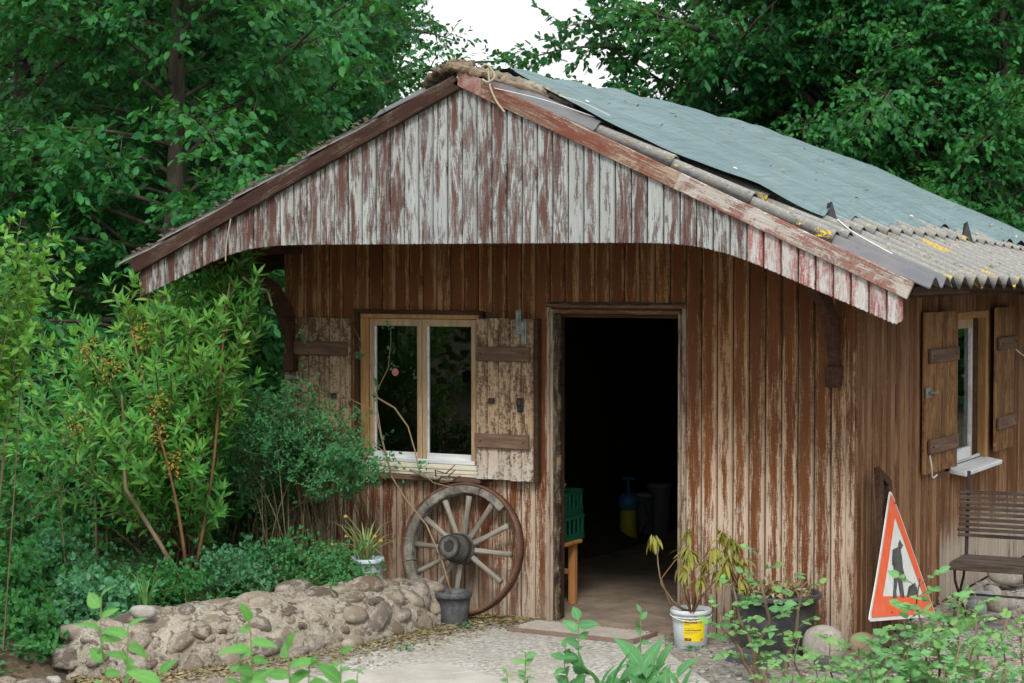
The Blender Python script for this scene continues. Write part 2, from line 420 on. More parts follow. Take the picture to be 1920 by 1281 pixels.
M['pot_grey'] = plain('greyed black plastic', (0.055, 0.062, 0.075), 0.5, 0.25, 8, (0.20, 0.19, 0.17), 0.55)
M['pot_blue'] = plain('pale blue plastic', (0.52, 0.63, 0.70), 0.45, 0.15, 8, (0.35, 0.36, 0.34), 0.5)
M['bucket'] = plain('white plastic', (0.55, 0.60, 0.63), 0.4, 0.12, 6, (0.34, 0.34, 0.31), 0.45)
M['label_yellow'] = plain('yellow print', (0.78, 0.60, 0.015), 0.4, 0.1, 20)
M['ink'] = plain('dark print', (0.06, 0.02, 0.05), 0.5, 0.1)
M['ink_pale'] = plain('thin print', (0.42, 0.25, 0.06), 0.5, 0.1)
M['sign_white'] = plain('sign white sheeting', (0.72, 0.74, 0.73), 0.35, 0.08, 8, (0.45, 0.45, 0.42), 0.35)
M['sign_red'] = plain('sign orange red sheeting', (0.85, 0.095, 0.018), 0.35, 0.12, 8, (0.75, 0.28, 0.18), 0.35)
M['sign_black'] = plain('sign black print', (0.045, 0.045, 0.045), 0.5, 0.3, 30, (0.16, 0.16, 0.16), 0.6)
M['sign_back'] = plain('sign back', (0.33, 0.34, 0.34), 0.5, 0.2)
M['crate'] = plain('green crate plastic', (0.010, 0.10, 0.055), 0.45, 0.2, 7)
M['cloth'] = plain('pale rag', (0.55, 0.52, 0.46), 0.9, 0.2, 20)
M['yellow'] = plain('yellow plastic', (0.42, 0.36, 0.03), 0.4, 0.15)
M['blue'] = plain('blue plastic', (0.04, 0.16, 0.34), 0.4, 0.15)
M['pail'] = plain('pale pail plastic', (0.20, 0.235, 0.24), 0.5, 0.2)
M['sheet_new'] = plain('dark slate sheet', (0.105, 0.105, 0.118), 0.5, 0.25, 7, (0.21, 0.205, 0.2), 0.35)
M['slab'] = plain('paving slab', (0.46, 0.44, 0.40), 0.9, 0.2, 5, (0.34, 0.30, 0.25), 0.5, bd=0.004)
M['slate'] = plain('slate stone', (0.085, 0.09, 0.098), 0.75, 0.35, 8, (0.2, 0.19, 0.17), 0.5, bd=0.006)

def corrugated_mat(name, y0, pitch, phase):
    """grey fibre cement: crests paler and crusted with lichen, valleys darker"""
    t = NT(name)
    p = t.n('ShaderNodeNewGeometry').outputs['Position']
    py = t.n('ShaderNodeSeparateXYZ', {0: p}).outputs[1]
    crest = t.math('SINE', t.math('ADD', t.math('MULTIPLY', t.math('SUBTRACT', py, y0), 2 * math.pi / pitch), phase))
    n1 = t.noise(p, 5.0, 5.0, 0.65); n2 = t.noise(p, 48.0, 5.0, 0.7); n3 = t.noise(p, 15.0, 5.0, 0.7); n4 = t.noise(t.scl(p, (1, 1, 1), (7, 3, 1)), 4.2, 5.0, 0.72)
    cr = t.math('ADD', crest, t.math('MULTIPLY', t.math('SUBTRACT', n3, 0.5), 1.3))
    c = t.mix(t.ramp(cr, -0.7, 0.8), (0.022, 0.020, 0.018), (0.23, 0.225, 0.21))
    c = t.mix(t.math('MULTIPLY', t.ramp(n2, 0.54, 0.62), t.ramp(cr, 0.1, 0.9, 0.0, 0.65), clamp=True), c, (0.40, 0.39, 0.37))
    c = t.mix(t.math('MULTIPLY', t.ramp(n3, 0.54, 0.62), t.ramp(n2, 0.42, 0.5, 0.8, 0.0)), c, (0.045, 0.042, 0.035))
    c = t.mix(t.math('MULTIPLY', t.ramp(n4, 0.615, 0.645), t.ramp(n2, 0.42, 0.5), clamp=True), c, (0.50, 0.33, 0.03))
    c = t.mix(t.math('MULTIPLY', t.ramp(n1, 0.62, 0.66), t.ramp(n2, 0.44, 0.5), clamp=True), c, (0.17, 0.085, 0.02))
    return t.done(t.bsdf(c, 0.9, t.bump(n2, 0.006), 0.2))
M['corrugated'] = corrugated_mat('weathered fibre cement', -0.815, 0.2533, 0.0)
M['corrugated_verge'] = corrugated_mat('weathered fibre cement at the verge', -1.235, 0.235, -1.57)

def tarp_mat():
    t = NT('shade tarp')
    p = t.n('ShaderNodeNewGeometry').outputs['Position']
    py = t.n('ShaderNodeSeparateXYZ', {0: p}).outputs[1]
    n1 = t.noise(p, 1.6, 5.0, 0.65); n2 = t.noise(t.scl(p, (1.6, 30.0, 1.6)), 1.0, 5.0, 0.65); n3 = t.noise(p, 140.0, 2.0, 0.5); n4 = t.noise(t.scl(p, (22.0, 1.0, 22.0)), 1.0, 5.0, 0.65, 0.5); n5 = t.noise(p, 7.0, 6.0, 0.75)
    c = t.mix(t.ramp(n1, 0.3, 0.7), (0.095, 0.155, 0.167), (0.135, 0.203, 0.216))
    c = t.mix(t.ramp(n2, 0.46, 0.66, 0.0, 0.6), c, (0.21, 0.28, 0.288))
    c = t.mix(t.ramp(n4, 0.53, 0.68, 0.0, 0.5), c, (0.05, 0.085, 0.093))
    c = t.mix(t.ramp(n5, 0.60, 0.72, 0.0, 0.5), c, (0.15, 0.15, 0.13))
    sm = t.math('ABSOLUTE', t.math('SUBTRACT', t.math('FRACT', t.math('DIVIDE', t.math('ADD', py, t.math('MULTIPLY', n1, 0.10)), 1.35)), 0.5))
    seam = t.ramp(sm, 0.0, 0.010, 1.0, 0.0)
    c = t.mix(t.math('MULTIPLY', seam, 0.7), c, (0.04, 0.065, 0.07))
    h = t.math('ADD', t.math('MULTIPLY', n3, 0.5), t.math('ADD', t.math('MULTIPLY', n4, 3.0), t.math('ADD', t.math('MULTIPLY', n2, 1.5), t.math('MULTIPLY', seam, 0.8))))
    return t.done(t.bsdf(c, 0.6, t.bump(h, 0.008), 0.3))
M['tarp'] = tarp_mat()
M['tarp_dark'] = plain('tarp flaps and edge shade', (0.012, 0.016, 0.019), 0.6, 0.2)  # near-black: the standing flaps, and the shadow gap painted under the tarp edges

def glass_mat():
    t = NT('window glass')
    fr = t.n('ShaderNodeFresnel', {'IOR': 1.5}).outputs[0]
    nz = t.noise(t.obj(), 14.0, 5.0, 0.7)
    gl = t.n('ShaderNodeBsdfGlossy', {'Color': (1, 1, 1, 1), 'Roughness': 0.015})
    tr = t.n('ShaderNodeBsdfTransparent', {'Color': (0.55, 0.62, 0.58, 1)})
    mx = t.n('ShaderNodeMixShader', {0: fr, 1: tr.outputs[0], 2: gl.outputs[0]})
    df = t.n('ShaderNodeBsdfDiffuse', {'Color': (0.3, 0.3, 0.28, 1)})
    return t.done(t.n('ShaderNodeMixShader', {0: t.ramp(nz, 0.58, 0.8, 0.0, 0.10), 1: mx.outputs[0], 2: df.outputs[0]}))
M['glass'] = glass_mat()

def stone_mat(name, cols, crust=(0.42, 0.40, 0.35), amt=0.5):
    t = NT(name)
    ob = t.obj(); r = t.rnd()
    rp = t.n('ShaderNodeValToRGB', {'Fac': r})
    el = rp.color_ramp.elements
    while len(el) < len(cols): el.new(0.5)
    for i, c in enumerate(cols): el[i].position = i / (len(cols) - 1); el[i].color = tuple(c) + (1.0,)
    off = t.n('ShaderNodeCombineXYZ', {0: t.math('MULTIPLY', r, 91.0), 1: t.math('MULTIPLY', r, 37.0), 2: r}).outputs[0]
    v = t.scl(ob, (1, 1, 1), off)
    n1 = t.noise(v, 1.1, 5.0, 0.7); n2 = t.noise(v, 4.5, 6.0, 0.75)
    c = t.mix(t.ramp(n2, 0.3, 0.7, 0.0, 0.6), rp.outputs[0], t.mix(0.5, rp.outputs[0], (0.05, 0.045, 0.04)))
    c = t.mix(t.math('MULTIPLY', t.ramp(t.math('ADD', n1, t.math('MULTIPLY', n2, 0.6)), 0.76, 0.90), amt), c, crust)
    return t.done(t.bsdf(c, 0.85, t.bump(n2, 0.008), 0.3))
M['stone'] = stone_mat('wall stone', [(0.16, 0.118, 0.085), (0.09, 0.072, 0.058), (0.26, 0.205, 0.15), (0.13, 0.11, 0.095), (0.31, 0.26, 0.20), (0.18, 0.135, 0.095), (0.22, 0.205, 0.185)], (0.46, 0.42, 0.35), 0.55)
M['boulder'] = stone_mat('pale boulder', [(0.42, 0.39, 0.33), (0.50, 0.46, 0.38), (0.36, 0.34, 0.31), (0.46, 0.44, 0.40)], (0.22, 0.20, 0.17), 0.5)
M['bluestone'] = stone_mat('blue grey stone', [(0.25, 0.28, 0.30), (0.30, 0.33, 0.34)], (0.4, 0.4, 0.38), 0.4)

def mortar_mat():
    t = NT('old mortar')
    p = t.n('ShaderNodeNewGeometry').outputs['Position']
    n1 = t.noise(p, 6.0, 5.0, 0.65); n2 = t.noise(p, 60.0, 5.0, 0.75); n3 = t.noise(p, 18.0, 4.0, 0.7)
    c = t.mix(t.ramp(n1, 0.35, 0.65), (0.32, 0.265, 0.20), (0.47, 0.425, 0.355))
    c = t.mix(t.ramp(n2, 0.5, 0.66), c, (0.60, 0.57, 0.50))
    c = t.mix(t.ramp(n3, 0.52, 0.64, 0.0, 0.85), c, (0.10, 0.085, 0.065))
    return t.done(t.bsdf(c, 0.95, t.bump(t.math('ADD', n2, n3), 0.02), 0.2))
M['mortar'] = mortar_mat()

def aggregate_mat(name, base, pale, dark, sc=95.0, tint=(0.33, 0.295, 0.245), tamt=0.5, joints=None):
    t = NT(name)
    p = t.n('ShaderNodeNewGeometry').outputs['Position']
    vo = t.n('ShaderNodeTexVoronoi', {'Vector': p, 'Scale': sc})
    g = t.n('ShaderNodeSeparateColor', {0: vo.outputs['Color']}).outputs[0]
    n1 = t.noise(p, 1.9, 5.0, 0.65); n2 = t.noise(p, 22.0, 4.0, 0.7)
    c = t.mix(t.ramp(g, 0.15, 0.95), dark, pale)
    c = t.mix(t.ramp(n2, 0.35, 0.65, 0.2, 0.75), c, base)
    c = t.mix(t.ramp(n1, 0.47, 0.62, 0.0, tamt), c, tint)
    return t.done(t.bsdf(c, 0.92, t.bump(vo.outputs['Distance'], 0.006), 0.25))
M['path'] = aggregate_mat('exposed aggregate concrete', (0.40, 0.385, 0.35), (0.63, 0.615, 0.575), (0.17, 0.155, 0.135), 55)
M['gravel'] = aggregate_mat('gravel', (0.29, 0.265, 0.235), (0.48, 0.46, 0.43), (0.10, 0.085, 0.07), 45, (0.22, 0.18, 0.13), 0.6)
M['ground'] = aggregate_mat('garden soil', (0.10, 0.075, 0.05), (0.16, 0.12, 0.08), (0.04, 0.03, 0.02), 30, (0.045, 0.085, 0.025), 0.95)

M['leaf_tree'] = leaf_mat('tree leaf', [(0.005, 0.066, 0.024), (0.009, 0.115, 0.036), (0.007, 0.088, 0.032), (0.020, 0.165, 0.040), (0.009, 0.12, 0.046), (0.032, 0.20, 0.048)], 0.31)
M['leaf_tree2'] = leaf_mat('tree leaf lighter', [(0.007, 0.095, 0.030), (0.016, 0.155, 0.040), (0.045, 0.25, 0.048), (0.010, 0.125, 0.044), (0.060, 0.28, 0.052)], 0.34)
M['leaf_shrub'] = leaf_mat('shrub leaf', [(0.065, 0.28, 0.045), (0.12, 0.39, 0.055), (0.24, 0.53, 0.08), (0.055, 0.27, 0.06), (0.12, 0.40, 0.09), (0.34, 0.60, 0.11)], 0.42)
M['leaf_lime'] = leaf_mat('lime leaf', [(0.15, 0.39, 0.05), (0.24, 0.50, 0.07), (0.11, 0.33, 0.055)], 0.4, 0.45)
M['leaf_mid'] = leaf_mat('mid green leaf', [(0.030, 0.18, 0.045), (0.055, 0.255, 0.055), (0.040, 0.20, 0.065), (0.085, 0.31, 0.065)], 0.34)
M['leaf_privet'] = leaf_mat('privet leaf', [(0.035, 0.19, 0.075), (0.065, 0.27, 0.105), (0.045, 0.22, 0.075), (0.10, 0.34, 0.12)], 0.32)
M['leaf_herb'] = leaf_mat('herb leaf', [(0.07, 0.25, 0.125), (0.10, 0.31, 0.155), (0.055, 0.20, 0.09), (0.13, 0.36, 0.18)], 0.3, 0.5)
M['leaf_rose'] = leaf_mat('rose leaf', [(0.12, 0.33, 0.11), (0.19, 0.43, 0.155), (0.095, 0.28, 0.11), (0.27, 0.50, 0.18), (0.26, 0.46, 0.11)], 0.32, 0.5, veins=True)
M['leaf_hornbeam'] = leaf_mat('hornbeam leaf', [(0.11, 0.33, 0.07), (0.16, 0.41, 0.09), (0.085, 0.27, 0.065)], 0.4, 0.42, veins=True)
M['leaf_broad'] = leaf_mat('broad leaf', [(0.09, 0.29, 0.10), (0.14, 0.37, 0.14), (0.06, 0.22, 0.08)], 0.32, 0.38, veins=True)
M['leaf_yellow'] = leaf_mat('yellowed leaf', [(0.38, 0.31, 0.05), (0.46, 0.40, 0.07), (0.30, 0.25, 0.06), (0.33, 0.34, 0.06)], 0.3, 0.5)
M['leaf_pale'] = leaf_mat('daffodil leaf', [(0.30, 0.42, 0.16), (0.22, 0.36, 0.15), (0.40, 0.45, 0.20)], 0.3, 0.45)
M['leaf_dry'] = leaf_mat('dry leaf', [(0.30, 0.20, 0.10), (0.20, 0.12, 0.06), (0.42, 0.31, 0.18), (0.25, 0.15, 0.07), (0.48, 0.40, 0.28)], 0.1, 0.8)
M['leaf_orange'] = leaf_mat('seed heads', [(0.35, 0.17, 0.03), (0.45, 0.26, 0.04), (0.28, 0.12, 0.03)], 0.2, 0.6)
M['grass'] = leaf_mat('grass blade', [(0.10, 0.28, 0.08), (0.15, 0.35, 0.11), (0.22, 0.40, 0.15)], 0.3, 0.5)
M['petal'] = leaf_mat('petal', [(0.70, 0.45, 0.03), (0.75, 0.52, 0.06)], 0.3, 0.5)
M['blossom'] = leaf_mat('rose bud', [(0.70, 0.52, 0.42), (0.60, 0.62, 0.42)], 0.3, 0.5)
def trunk_mat(name, a, b):
    t = NT(name)
    ob = t.obj()
    n1 = t.noise(t.scl(ob, (9, 9, 2.2)), 1.0, 5.0, 0.7); n2 = t.noise(ob, 3.0, 4.0, 0.6)
    c = t.mix(t.ramp(n1, 0.35, 0.65), a, b)
    c = t.mix(t.ramp(n2, 0.5, 0.62, 0.0, 0.6), c, (0.05, 0.075, 0.035))
    return t.done(t.bsdf(c, 0.95, t.bump(n1, 0.03), 0.2))
M['trunk'] = trunk_mat('tree bark', (0.032, 0.027, 0.022), (0.10, 0.086, 0.07))
M['stem'] = trunk_mat('shrub bark', (0.10, 0.075, 0.045), (0.22, 0.17, 0.105))
M['stem_red'] = plain('red brown stem', (0.19, 0.095, 0.04), 0.7, 0.3, 20, (0.11, 0.06, 0.03), 0.5)
M['cane'] = plain('dry cane', (0.30, 0.21, 0.125), 0.7, 0.3, 25, (0.20, 0.13, 0.08), 0.5)
M['stem_green'] = plain('green stem', (0.16, 0.27, 0.08), 0.6, 0.3, 20, (0.22, 0.13, 0.06), 0.5)
M['woody'] = trunk_mat('rose wood', (0.12, 0.085, 0.055), (0.27, 0.20, 0.14))

# ------------------------------------------------------------------ leaves and branches
def nrm(a): return a / (np.linalg.norm(a, axis=-1, keepdims=True) + 1e-9)

def leaf_geo(P, D, N, L, Wd, fine=False, droop=0.12, fold=0.18):
    P = np.asarray(P, float); D = nrm(np.asarray(D, float)); N = np.asarray(N, float)
    N = nrm(N - D * (N * D).sum(1, keepdims=True)); Sx = np.cross(D, N)
    L = np.asarray(L, float)[:, None]; Wd = np.asarray(Wd, float)[:, None]
    n = len(P)
    if not fine:
        tip = P + D * L - N * droop * L
        def sd(t, k, s_): return P + D * L * t + Sx * Wd * .5 * k * s_ + N * (fold * Wd * .5 * k) - N * droop * t * t * L
        V = np.stack([P, sd(.28, .88, 1), sd(.66, .80, 1), tip, sd(.66, .80, -1), sd(.28, .88, -1)], 1).reshape(-1, 3)
        b = np.arange(n)[:, None] * 6
        return V, [np.concatenate([b + np.array([0, 3, 2, 1]), b + np.array([0, 5, 4, 3])])]
    m1 = P + D * L * 0.32 - N * droop * 0.10 * L
    m2 = P + D * L * 0.66 - N * droop * 0.42 * L
    tip = P + D * L - N * droop * L
    def side(m, s, k): return m + Sx * Wd * 0.5 * s * k + N * fold * Wd * 0.5
    V = np.stack([P, m1, m2, tip, side(m1, 1, .92), side(m2, 1, .78), side(m1, -1, .92), side(m2, -1, .78)], 1).reshape(-1, 3)
    b = np.arange(n)[:, None] * 8
    F3 = np.concatenate([b + np.array(k) for k in ([0, 1, 4], [2, 3, 5], [0, 6, 1], [2, 7, 3])])
    F4 = np.concatenate([b + np.array(k) for k in ([1, 2, 5, 4], [1, 6, 7, 2])])
    return V, [F3, F4]

def leaf_hd(name, P, D, N, L, Wd, seg=9, pleat=0.05, serr=0.10, droop=0.2, fold=0.16, seed=1):
    """close leaves: a pointed outline with toothed margin, pleated between the side veins, bent along and across"""
    g = np.random.default_rng(seed)
    P = np.asarray(P, float); D = nrm(np.asarray(D, float)); N = np.asarray(N, float); n = len(P)
    N = nrm(N - D * (N * D).sum(1, keepdims=True)); Sx = np.cross(D, N)
    L = np.asarray(L, float)[:, None]; Wd = np.asarray(Wd, float)[:, None]
    tt = np.linspace(0, 1, seg + 1); dr = droop * g.uniform(.3, 1.7, (n, 1)); tw = g.normal(0, .25, (n, 1)); cv = g.normal(0, .10, (n, 1))
    V = []
    for i, t in enumerate(tt):
        w = (math.sin(math.pi * t ** 0.80) ** 0.85) * (1 - 0.25 * t) if 0 < t < 1 else 0.02
        w *= 1 + (serr if i % 2 else -serr)
        z = pleat * (1 if i % 2 else -1) * Wd
        c = P + D * L * t - N * dr * L * t ** 2 + Sx * cv * L * t * t
        lift = N * (fold * Wd * .5 * w + z * w)
        twist = N * tw * t * Wd * .5 * w
        V += [c, c + Sx * Wd * .5 * w + lift + twist, c - Sx * Wd * .5 * w + lift - twist]
    V = np.stack(V, 1).reshape(-1, 3); k = 3 * (seg + 1)
    b = np.arange(n)[:, None] * k; F = []
    for i in range(seg):
        a = 3 * i
        F += [b + np.array([a, a + 3, a + 4, a + 1]), b + np.array([a, a + 2, a + 5, a + 3])]
    F = np.concatenate(F)
    me = np_mesh(name, V, [F])
    uv = np.zeros((k, 2)); 
    for i, t in enumerate(tt): uv[3 * i] = (0, t); uv[3 * i + 1] = (1, t); uv[3 * i + 2] = (-1, t)
    me.uv_layers.new(name='UVMap').data.foreach_set('uv', uv[(F.ravel() % k)].astype(np.float32).ravel())
    return me

def leaf_mesh(name, P, D, N, L, Wd, **kw):
    V, F = leaf_geo(P, D, N, L, Wd, **kw)
    return np_mesh(name, V, F)

def tubes_mesh(name, paths, n=5):
    """many tapered branches in one mesh: paths = [(points (k,3), radii (k,))]"""
    Vs, Fs = [], []; base = 0
    ang = np.arange(n) * 2 * math.pi / n
    ca, sa = np.cos(ang), np.sin(ang)
    j = np.arange(n); jn = (j + 1) % n
    for P, rad in paths:
        P = np.asarray(P, float); k = len(P)
        d = nrm(np.gradient(P, axis=0))
        ref = np.where(np.abs(d[:, 2:3]) > 0.9, np.array([[1.0, 0, 0]]), np.array([[0, 0, 1.0]]))
        if np.abs(d[:, 2]).max() > 0.85: ref = np.tile([[0.94, 0.3, 0.12]], (k, 1))
        a = nrm(np.cross(d, ref)); b = np.cross(d, a)
        ring = P[:, None, :] + (a[:, None, :] * ca[None, :, None] + b[:, None, :] * sa[None, :, None]) * np.asarray(rad, float)[:, None, None]
        Vs.append(ring.reshape(-1, 3))
        i = np.arange(k - 1)[:, None] * n + base
        Fs.append(np.stack([i + j, i + jn, i + n + jn, i + n + j], -1).reshape(-1, 4))
        base += k * n
    me = np_mesh(name, np.concatenate(Vs), [np.concatenate(Fs)])
    me.shade_smooth()
    return me

def make_tree(name, seed, H, Rm, h0, n_limb, r0, leaf=0.095, dens=1.0, top=0.7, lean=0.0, gap=0.0):
    """tapered trunk, arching limbs, flat sprays of twigs with alternate leaves: returns (wood mesh, leaf mesh)"""
    g = np.random.default_rng(seed)
    zz = np.linspace(-0.1, H, 14)
    wob = np.cumsum(g.normal(0, 0.05, (14, 2)), 0)
    trunk = np.column_stack([wob[:, 0] + lean * zz, wob[:, 1], zz])
    wood = [(trunk, r0 * np.clip(1 - zz / (H * 1.03), 0.06, 1) ** 0.8)]
    P, D, N, L = [], [], [], []
    for q in range(n_limb):
        fr = (q + g.uniform(0, 1)) / n_limb
        h = h0 + (H - h0) * fr ** 0.95
        az = q * 2.399 + g.normal(0, 0.35)
        prof = (1 - 0.75 * fr ** 2) if fr < 0.8 else 0.9 * (1.25 - fr) / 0.45 * (1 - 0.75 * .64) / 0.45 * .45
        ll = Rm * max(0.25, prof) * g.uniform(0.62, 1.05)
        k = 10; s = np.linspace(0, 1, k)
        pitch = g.uniform(0.0, 0.95) + 0.45 * fr
        dirh = np.array([math.cos(az), math.sin(az)])
        o = np.array([np.interp(h, zz, trunk[:, 0]), np.interp(h, zz, trunk[:, 1]), h])
        rise = ll * (np.sin(pitch) * s - (0.25 + 0.25 * math.sin(pitch)) * s ** 2 * g.uniform(0.2, 1.5))
        side = ll * 0.10 * np.sin(s * g.uniform(2, 5) + g.uniform(0, 6)) * s
        pts = np.column_stack([o[0] + dirh[0] * s * ll - dirh[1] * side, o[1] + dirh[1] * s * ll + dirh[0] * side, o[2] + rise])
        rl = max(0.012, r0 * 0.30 * (ll / Rm) * (1 - 0.5 * fr))
        wood.append((pts, rl * (1 - 0.85 * s)))
        # sprays off the limb
        ns = int(ll / 0.20 * dens)
        t0 = np.sort(g.uniform(0.14, 1.0, ns))
        for j, t in enumerate(t0):
            if g.uniform() < gap: continue
            b = np.array([np.interp(t, s, pts[:, c]) for c in range(3)])
            d0 = np.array([np.interp(min(1, t + .08), s, pts[:, c]) - np.interp(max(0, t - .08), s, pts[:, c]) for c in range(3)])
            d0 /= np.linalg.norm(d0) + 1e-9
            sg = 1 if j % 2 else -1
            a = sg * g.uniform(0.5, 1.15)
            dd = np.array([d0[0] * math.cos(a) - d0[1] * math.sin(a), d0[0] * math.sin(a) + d0[1] * math.cos(a), d0[2] * 0.5 + g.normal(0.02, 0.55)])
            dd /= np.linalg.norm(dd)
            sl_ = (0.35 + 0.5 * ll / 3 * (1.15 - t)) * g.uniform(0.6, 1.25)
            m = 5; s2 = np.linspace(0, 1, m)
            sp = b + dd * (s2 * sl_)[:, None]; sp[:, 2] -= 0.22 * sl_ * s2 ** 2
            if sl_ > 0.45: wood.append((sp, 0.008 * (1.1 - s2)))
            nt = max(3, int(sl_ / 0.085))
            tt = np.linspace(0.1, 1.0, nt)
            sgn = np.where(np.arange(nt) % 2, 1, -1)
            aa = sgn * g.uniform(0.6, 1.2, nt)
            ux = dd[0] * np.cos(aa) - dd[1] * np.sin(aa); uy = dd[0] * np.sin(aa) + dd[1] * np.cos(aa)
            tw = nrm(np.column_stack([ux, uy, g.normal(-0.05, 0.55, nt)]))
            tb = b + dd * (tt * sl_)[:, None]; tb[:, 2] -= 0.22 * sl_ * tt ** 2
            tl = g.uniform(0.16, 0.36, nt) * (1.2 - 0.5 * tt)
            nl = 6
            u = np.linspace(0.12, 1.0, nl)
            pp = tb[:, None, :] + tw[:, None, :] * (u[None, :] * tl[:, None])[:, :, None]
            sg2 = np.where(np.arange(nl) % 2, 1, -1)[None, :] * g.uniform(0.35, 1.1, (nt, nl))
            lx = tw[:, 0:1] * np.cos(sg2) - tw[:, 1:2] * np.sin(sg2); ly = tw[:, 0:1] * np.sin(sg2) + tw[:, 1:2] * np.cos(sg2)
            ld = np.stack([lx, ly, np.broadcast_to(tw[:, 2:3], lx.shape) + g.normal(-0.25, 0.4, lx.shape)], -1)
            P.append(pp.reshape(-1, 3)); D.append(ld.reshape(-1, 3))
            nn = g.normal(0, 0.7, (nt * nl, 3)); nn[:, 2] += 0.9
            N.append(nn); L.append(g.uniform(0.7, 1.2, nt * nl) * leaf)
    P = np.concatenate(P); D = np.concatenate(D); N = np.concatenate(N); L = np.concatenate(L)
    return tubes_mesh(name + ' wood', wood, 6), leaf_mesh(name + ' leaves', P, D, N, L, L * 0.62)

def bez(a, b, c, k):
    s = np.linspace(0, 1, k)[:, None]
    return (1 - s) ** 2 * a + 2 * s * (1 - s) * b + s ** 2 * c

def make_shrub(seed, base, tips, leaf, wid, gapn=0.05, t_from=0.35, shoots=6, shoot_len=0.3, up=0.55, r0=0.014, spread=0.12, pairs=True, fine=False, bend=0.35, whorl=True, nup=0.6, ends=5, openn=0.55):
    """stems from BASE to each of TIPS, short side shoots, opposite or alternate leaves standing off them: (wood mesh, leaf mesh)"""
    g = np.random.default_rng(seed)
    wood, axes = [], []
    for tp in tips:
        tp = np.asarray(tp, float)
        b = np.asarray(base, float) + np.array([g.normal(0, spread), g.normal(0, spread), 0])
        ht = tp[2] - b[2]
        mid = b + (tp - b) * np.array([bend, bend, 0.65]) + np.append(g.normal(0, 0.05, 2), 0)
        c = bez(b, mid, tp, 14)
        wood.append((c, r0 * (0.35 + 0.65 * np.linspace(1, 0, 14)) * min(1.0, 0.5 + ht / 3)))
        axes.append((c, t_from, 1.0))
        for q in range(shoots):
            t = g.uniform(t_from, 0.97); i = int(t * 13)
            p = c[i] * (1 - (t * 13 - i)) + c[min(13, i + 1)] * (t * 13 - i)
            az = g.uniform(0, 6.28)
            d = np.array([math.cos(az), math.sin(az), up + g.normal(0, .25)]); d /= np.linalg.norm(d)
            ln = shoot_len * g.uniform(0.5, 1.3)
            e = p + d * ln; m = p + d * ln * 0.5 - np.array([0, 0, 0.12 * ln])
            cc = bez(p, m, e, 6)
            wood.append((cc, r0 * 0.28 * (1.2 - np.linspace(0, 1, 6))))
            axes.append((cc, 0.15, 1.0))
    P, D, N, L = [], [], [], []
    for c, ta, tb in axes:
        seg = np.linalg.norm(np.diff(c, axis=0), axis=1); ln = seg.sum(); cum = np.concatenate([[0], np.cumsum(seg)]) / ln
        n = max(2, int((tb - ta) * ln / gapn))
        tt = np.linspace(ta, tb, n)
        pp = np.column_stack([np.interp(tt, cum, c[:, k]) for k in range(3)])
        ax = nrm(np.column_stack([np.interp(np.minimum(1, tt + .05), cum, c[:, k]) - np.interp(np.maximum(0, tt - .05), cum, c[:, k]) for k in range(3)]))
        ref = np.array([0.3, 0.5, 0.1]) + g.normal(0, .5, 3)
        a = nrm(np.cross(ax, ref)); b = np.cross(ax, a)
        for sgn in ((1, -1) if pairs else (1,)):
            th = (np.arange(n) * (1.5708 if pairs else 2.4) + g.normal(0, 0.3, n))[:, None]
            rad = (a * np.cos(th) + b * np.sin(th)) * sgn
            op = np.clip(g.normal(openn, 0.25, n), 0.1, 1.8)[:, None]
            d = nrm(rad + ax * op)
            P.append(pp); D.append(d)
            nn = ax * nup + g.normal(0, 0.45, (n, 3)) - rad * 0.2; nn[:, 2] += 0.35
            N.append(nn); L.append(leaf * g.uniform(0.65, 1.15, n) * (1.0 - 0.25 * (tt - ta)))
        if whorl:
            m = ends
            th = np.arange(m) * 6.283 / m + g.uniform(0, 6)
            rad = a[-1] * np.cos(th)[:, None] + b[-1] * np.sin(th)[:, None]
            P.append(np.tile(pp[-1], (m, 1))); D.append(nrm(rad * g.uniform(.25, .8, (m, 1)) + ax[-1] * 0.9))
            N.append(ax[-1] - rad * 0.6); L.append(leaf * g.uniform(.55, .9, m))
    P = np.concatenate(P); D = np.concatenate(D); N = np.concatenate(N); L = np.concatenate(L)
    return tubes_mesh('stems', wood, 5), leaf_mesh('leaves', P, D, N, L, L * wid, fine=fine)

def plant(name, label, cat, loc, wood, leaves, wmat, lmat, group=None, lname='foliage', sname='stem', extra=None):
    e = empty(name, loc, label, cat, group)
    mesh_obj(sname, wood, wmat, e); mesh_obj(lname, leaves, lmat, e)
    return e

# ================================================================== THE SETTING: ground, path, slabs
RX, SLOPE = -2.0, 0.455
def ridge_z(y): return 3.43 - 0.0055 * max(0.0, y + 0.6) ** 2
def roof_z(x, y): return ridge_z(y) - SLOPE * abs(x - RX)

def grid_obj(name, xs, ys, zf, mat, parent=None, smooth=True):
    V = np.array([(x, y, zf(x, y)) for y in ys for x in xs]); nx = len(xs)
    i = np.array([(b * nx + a) for b in range(len(ys) - 1) for a in range(nx - 1)])[:, None]
    me = np_mesh(name, V, [i + np.array([0, 1, nx + 1, nx])])
    if smooth: me.shade_smooth()
    return mesh_obj(name, me, mat, parent)

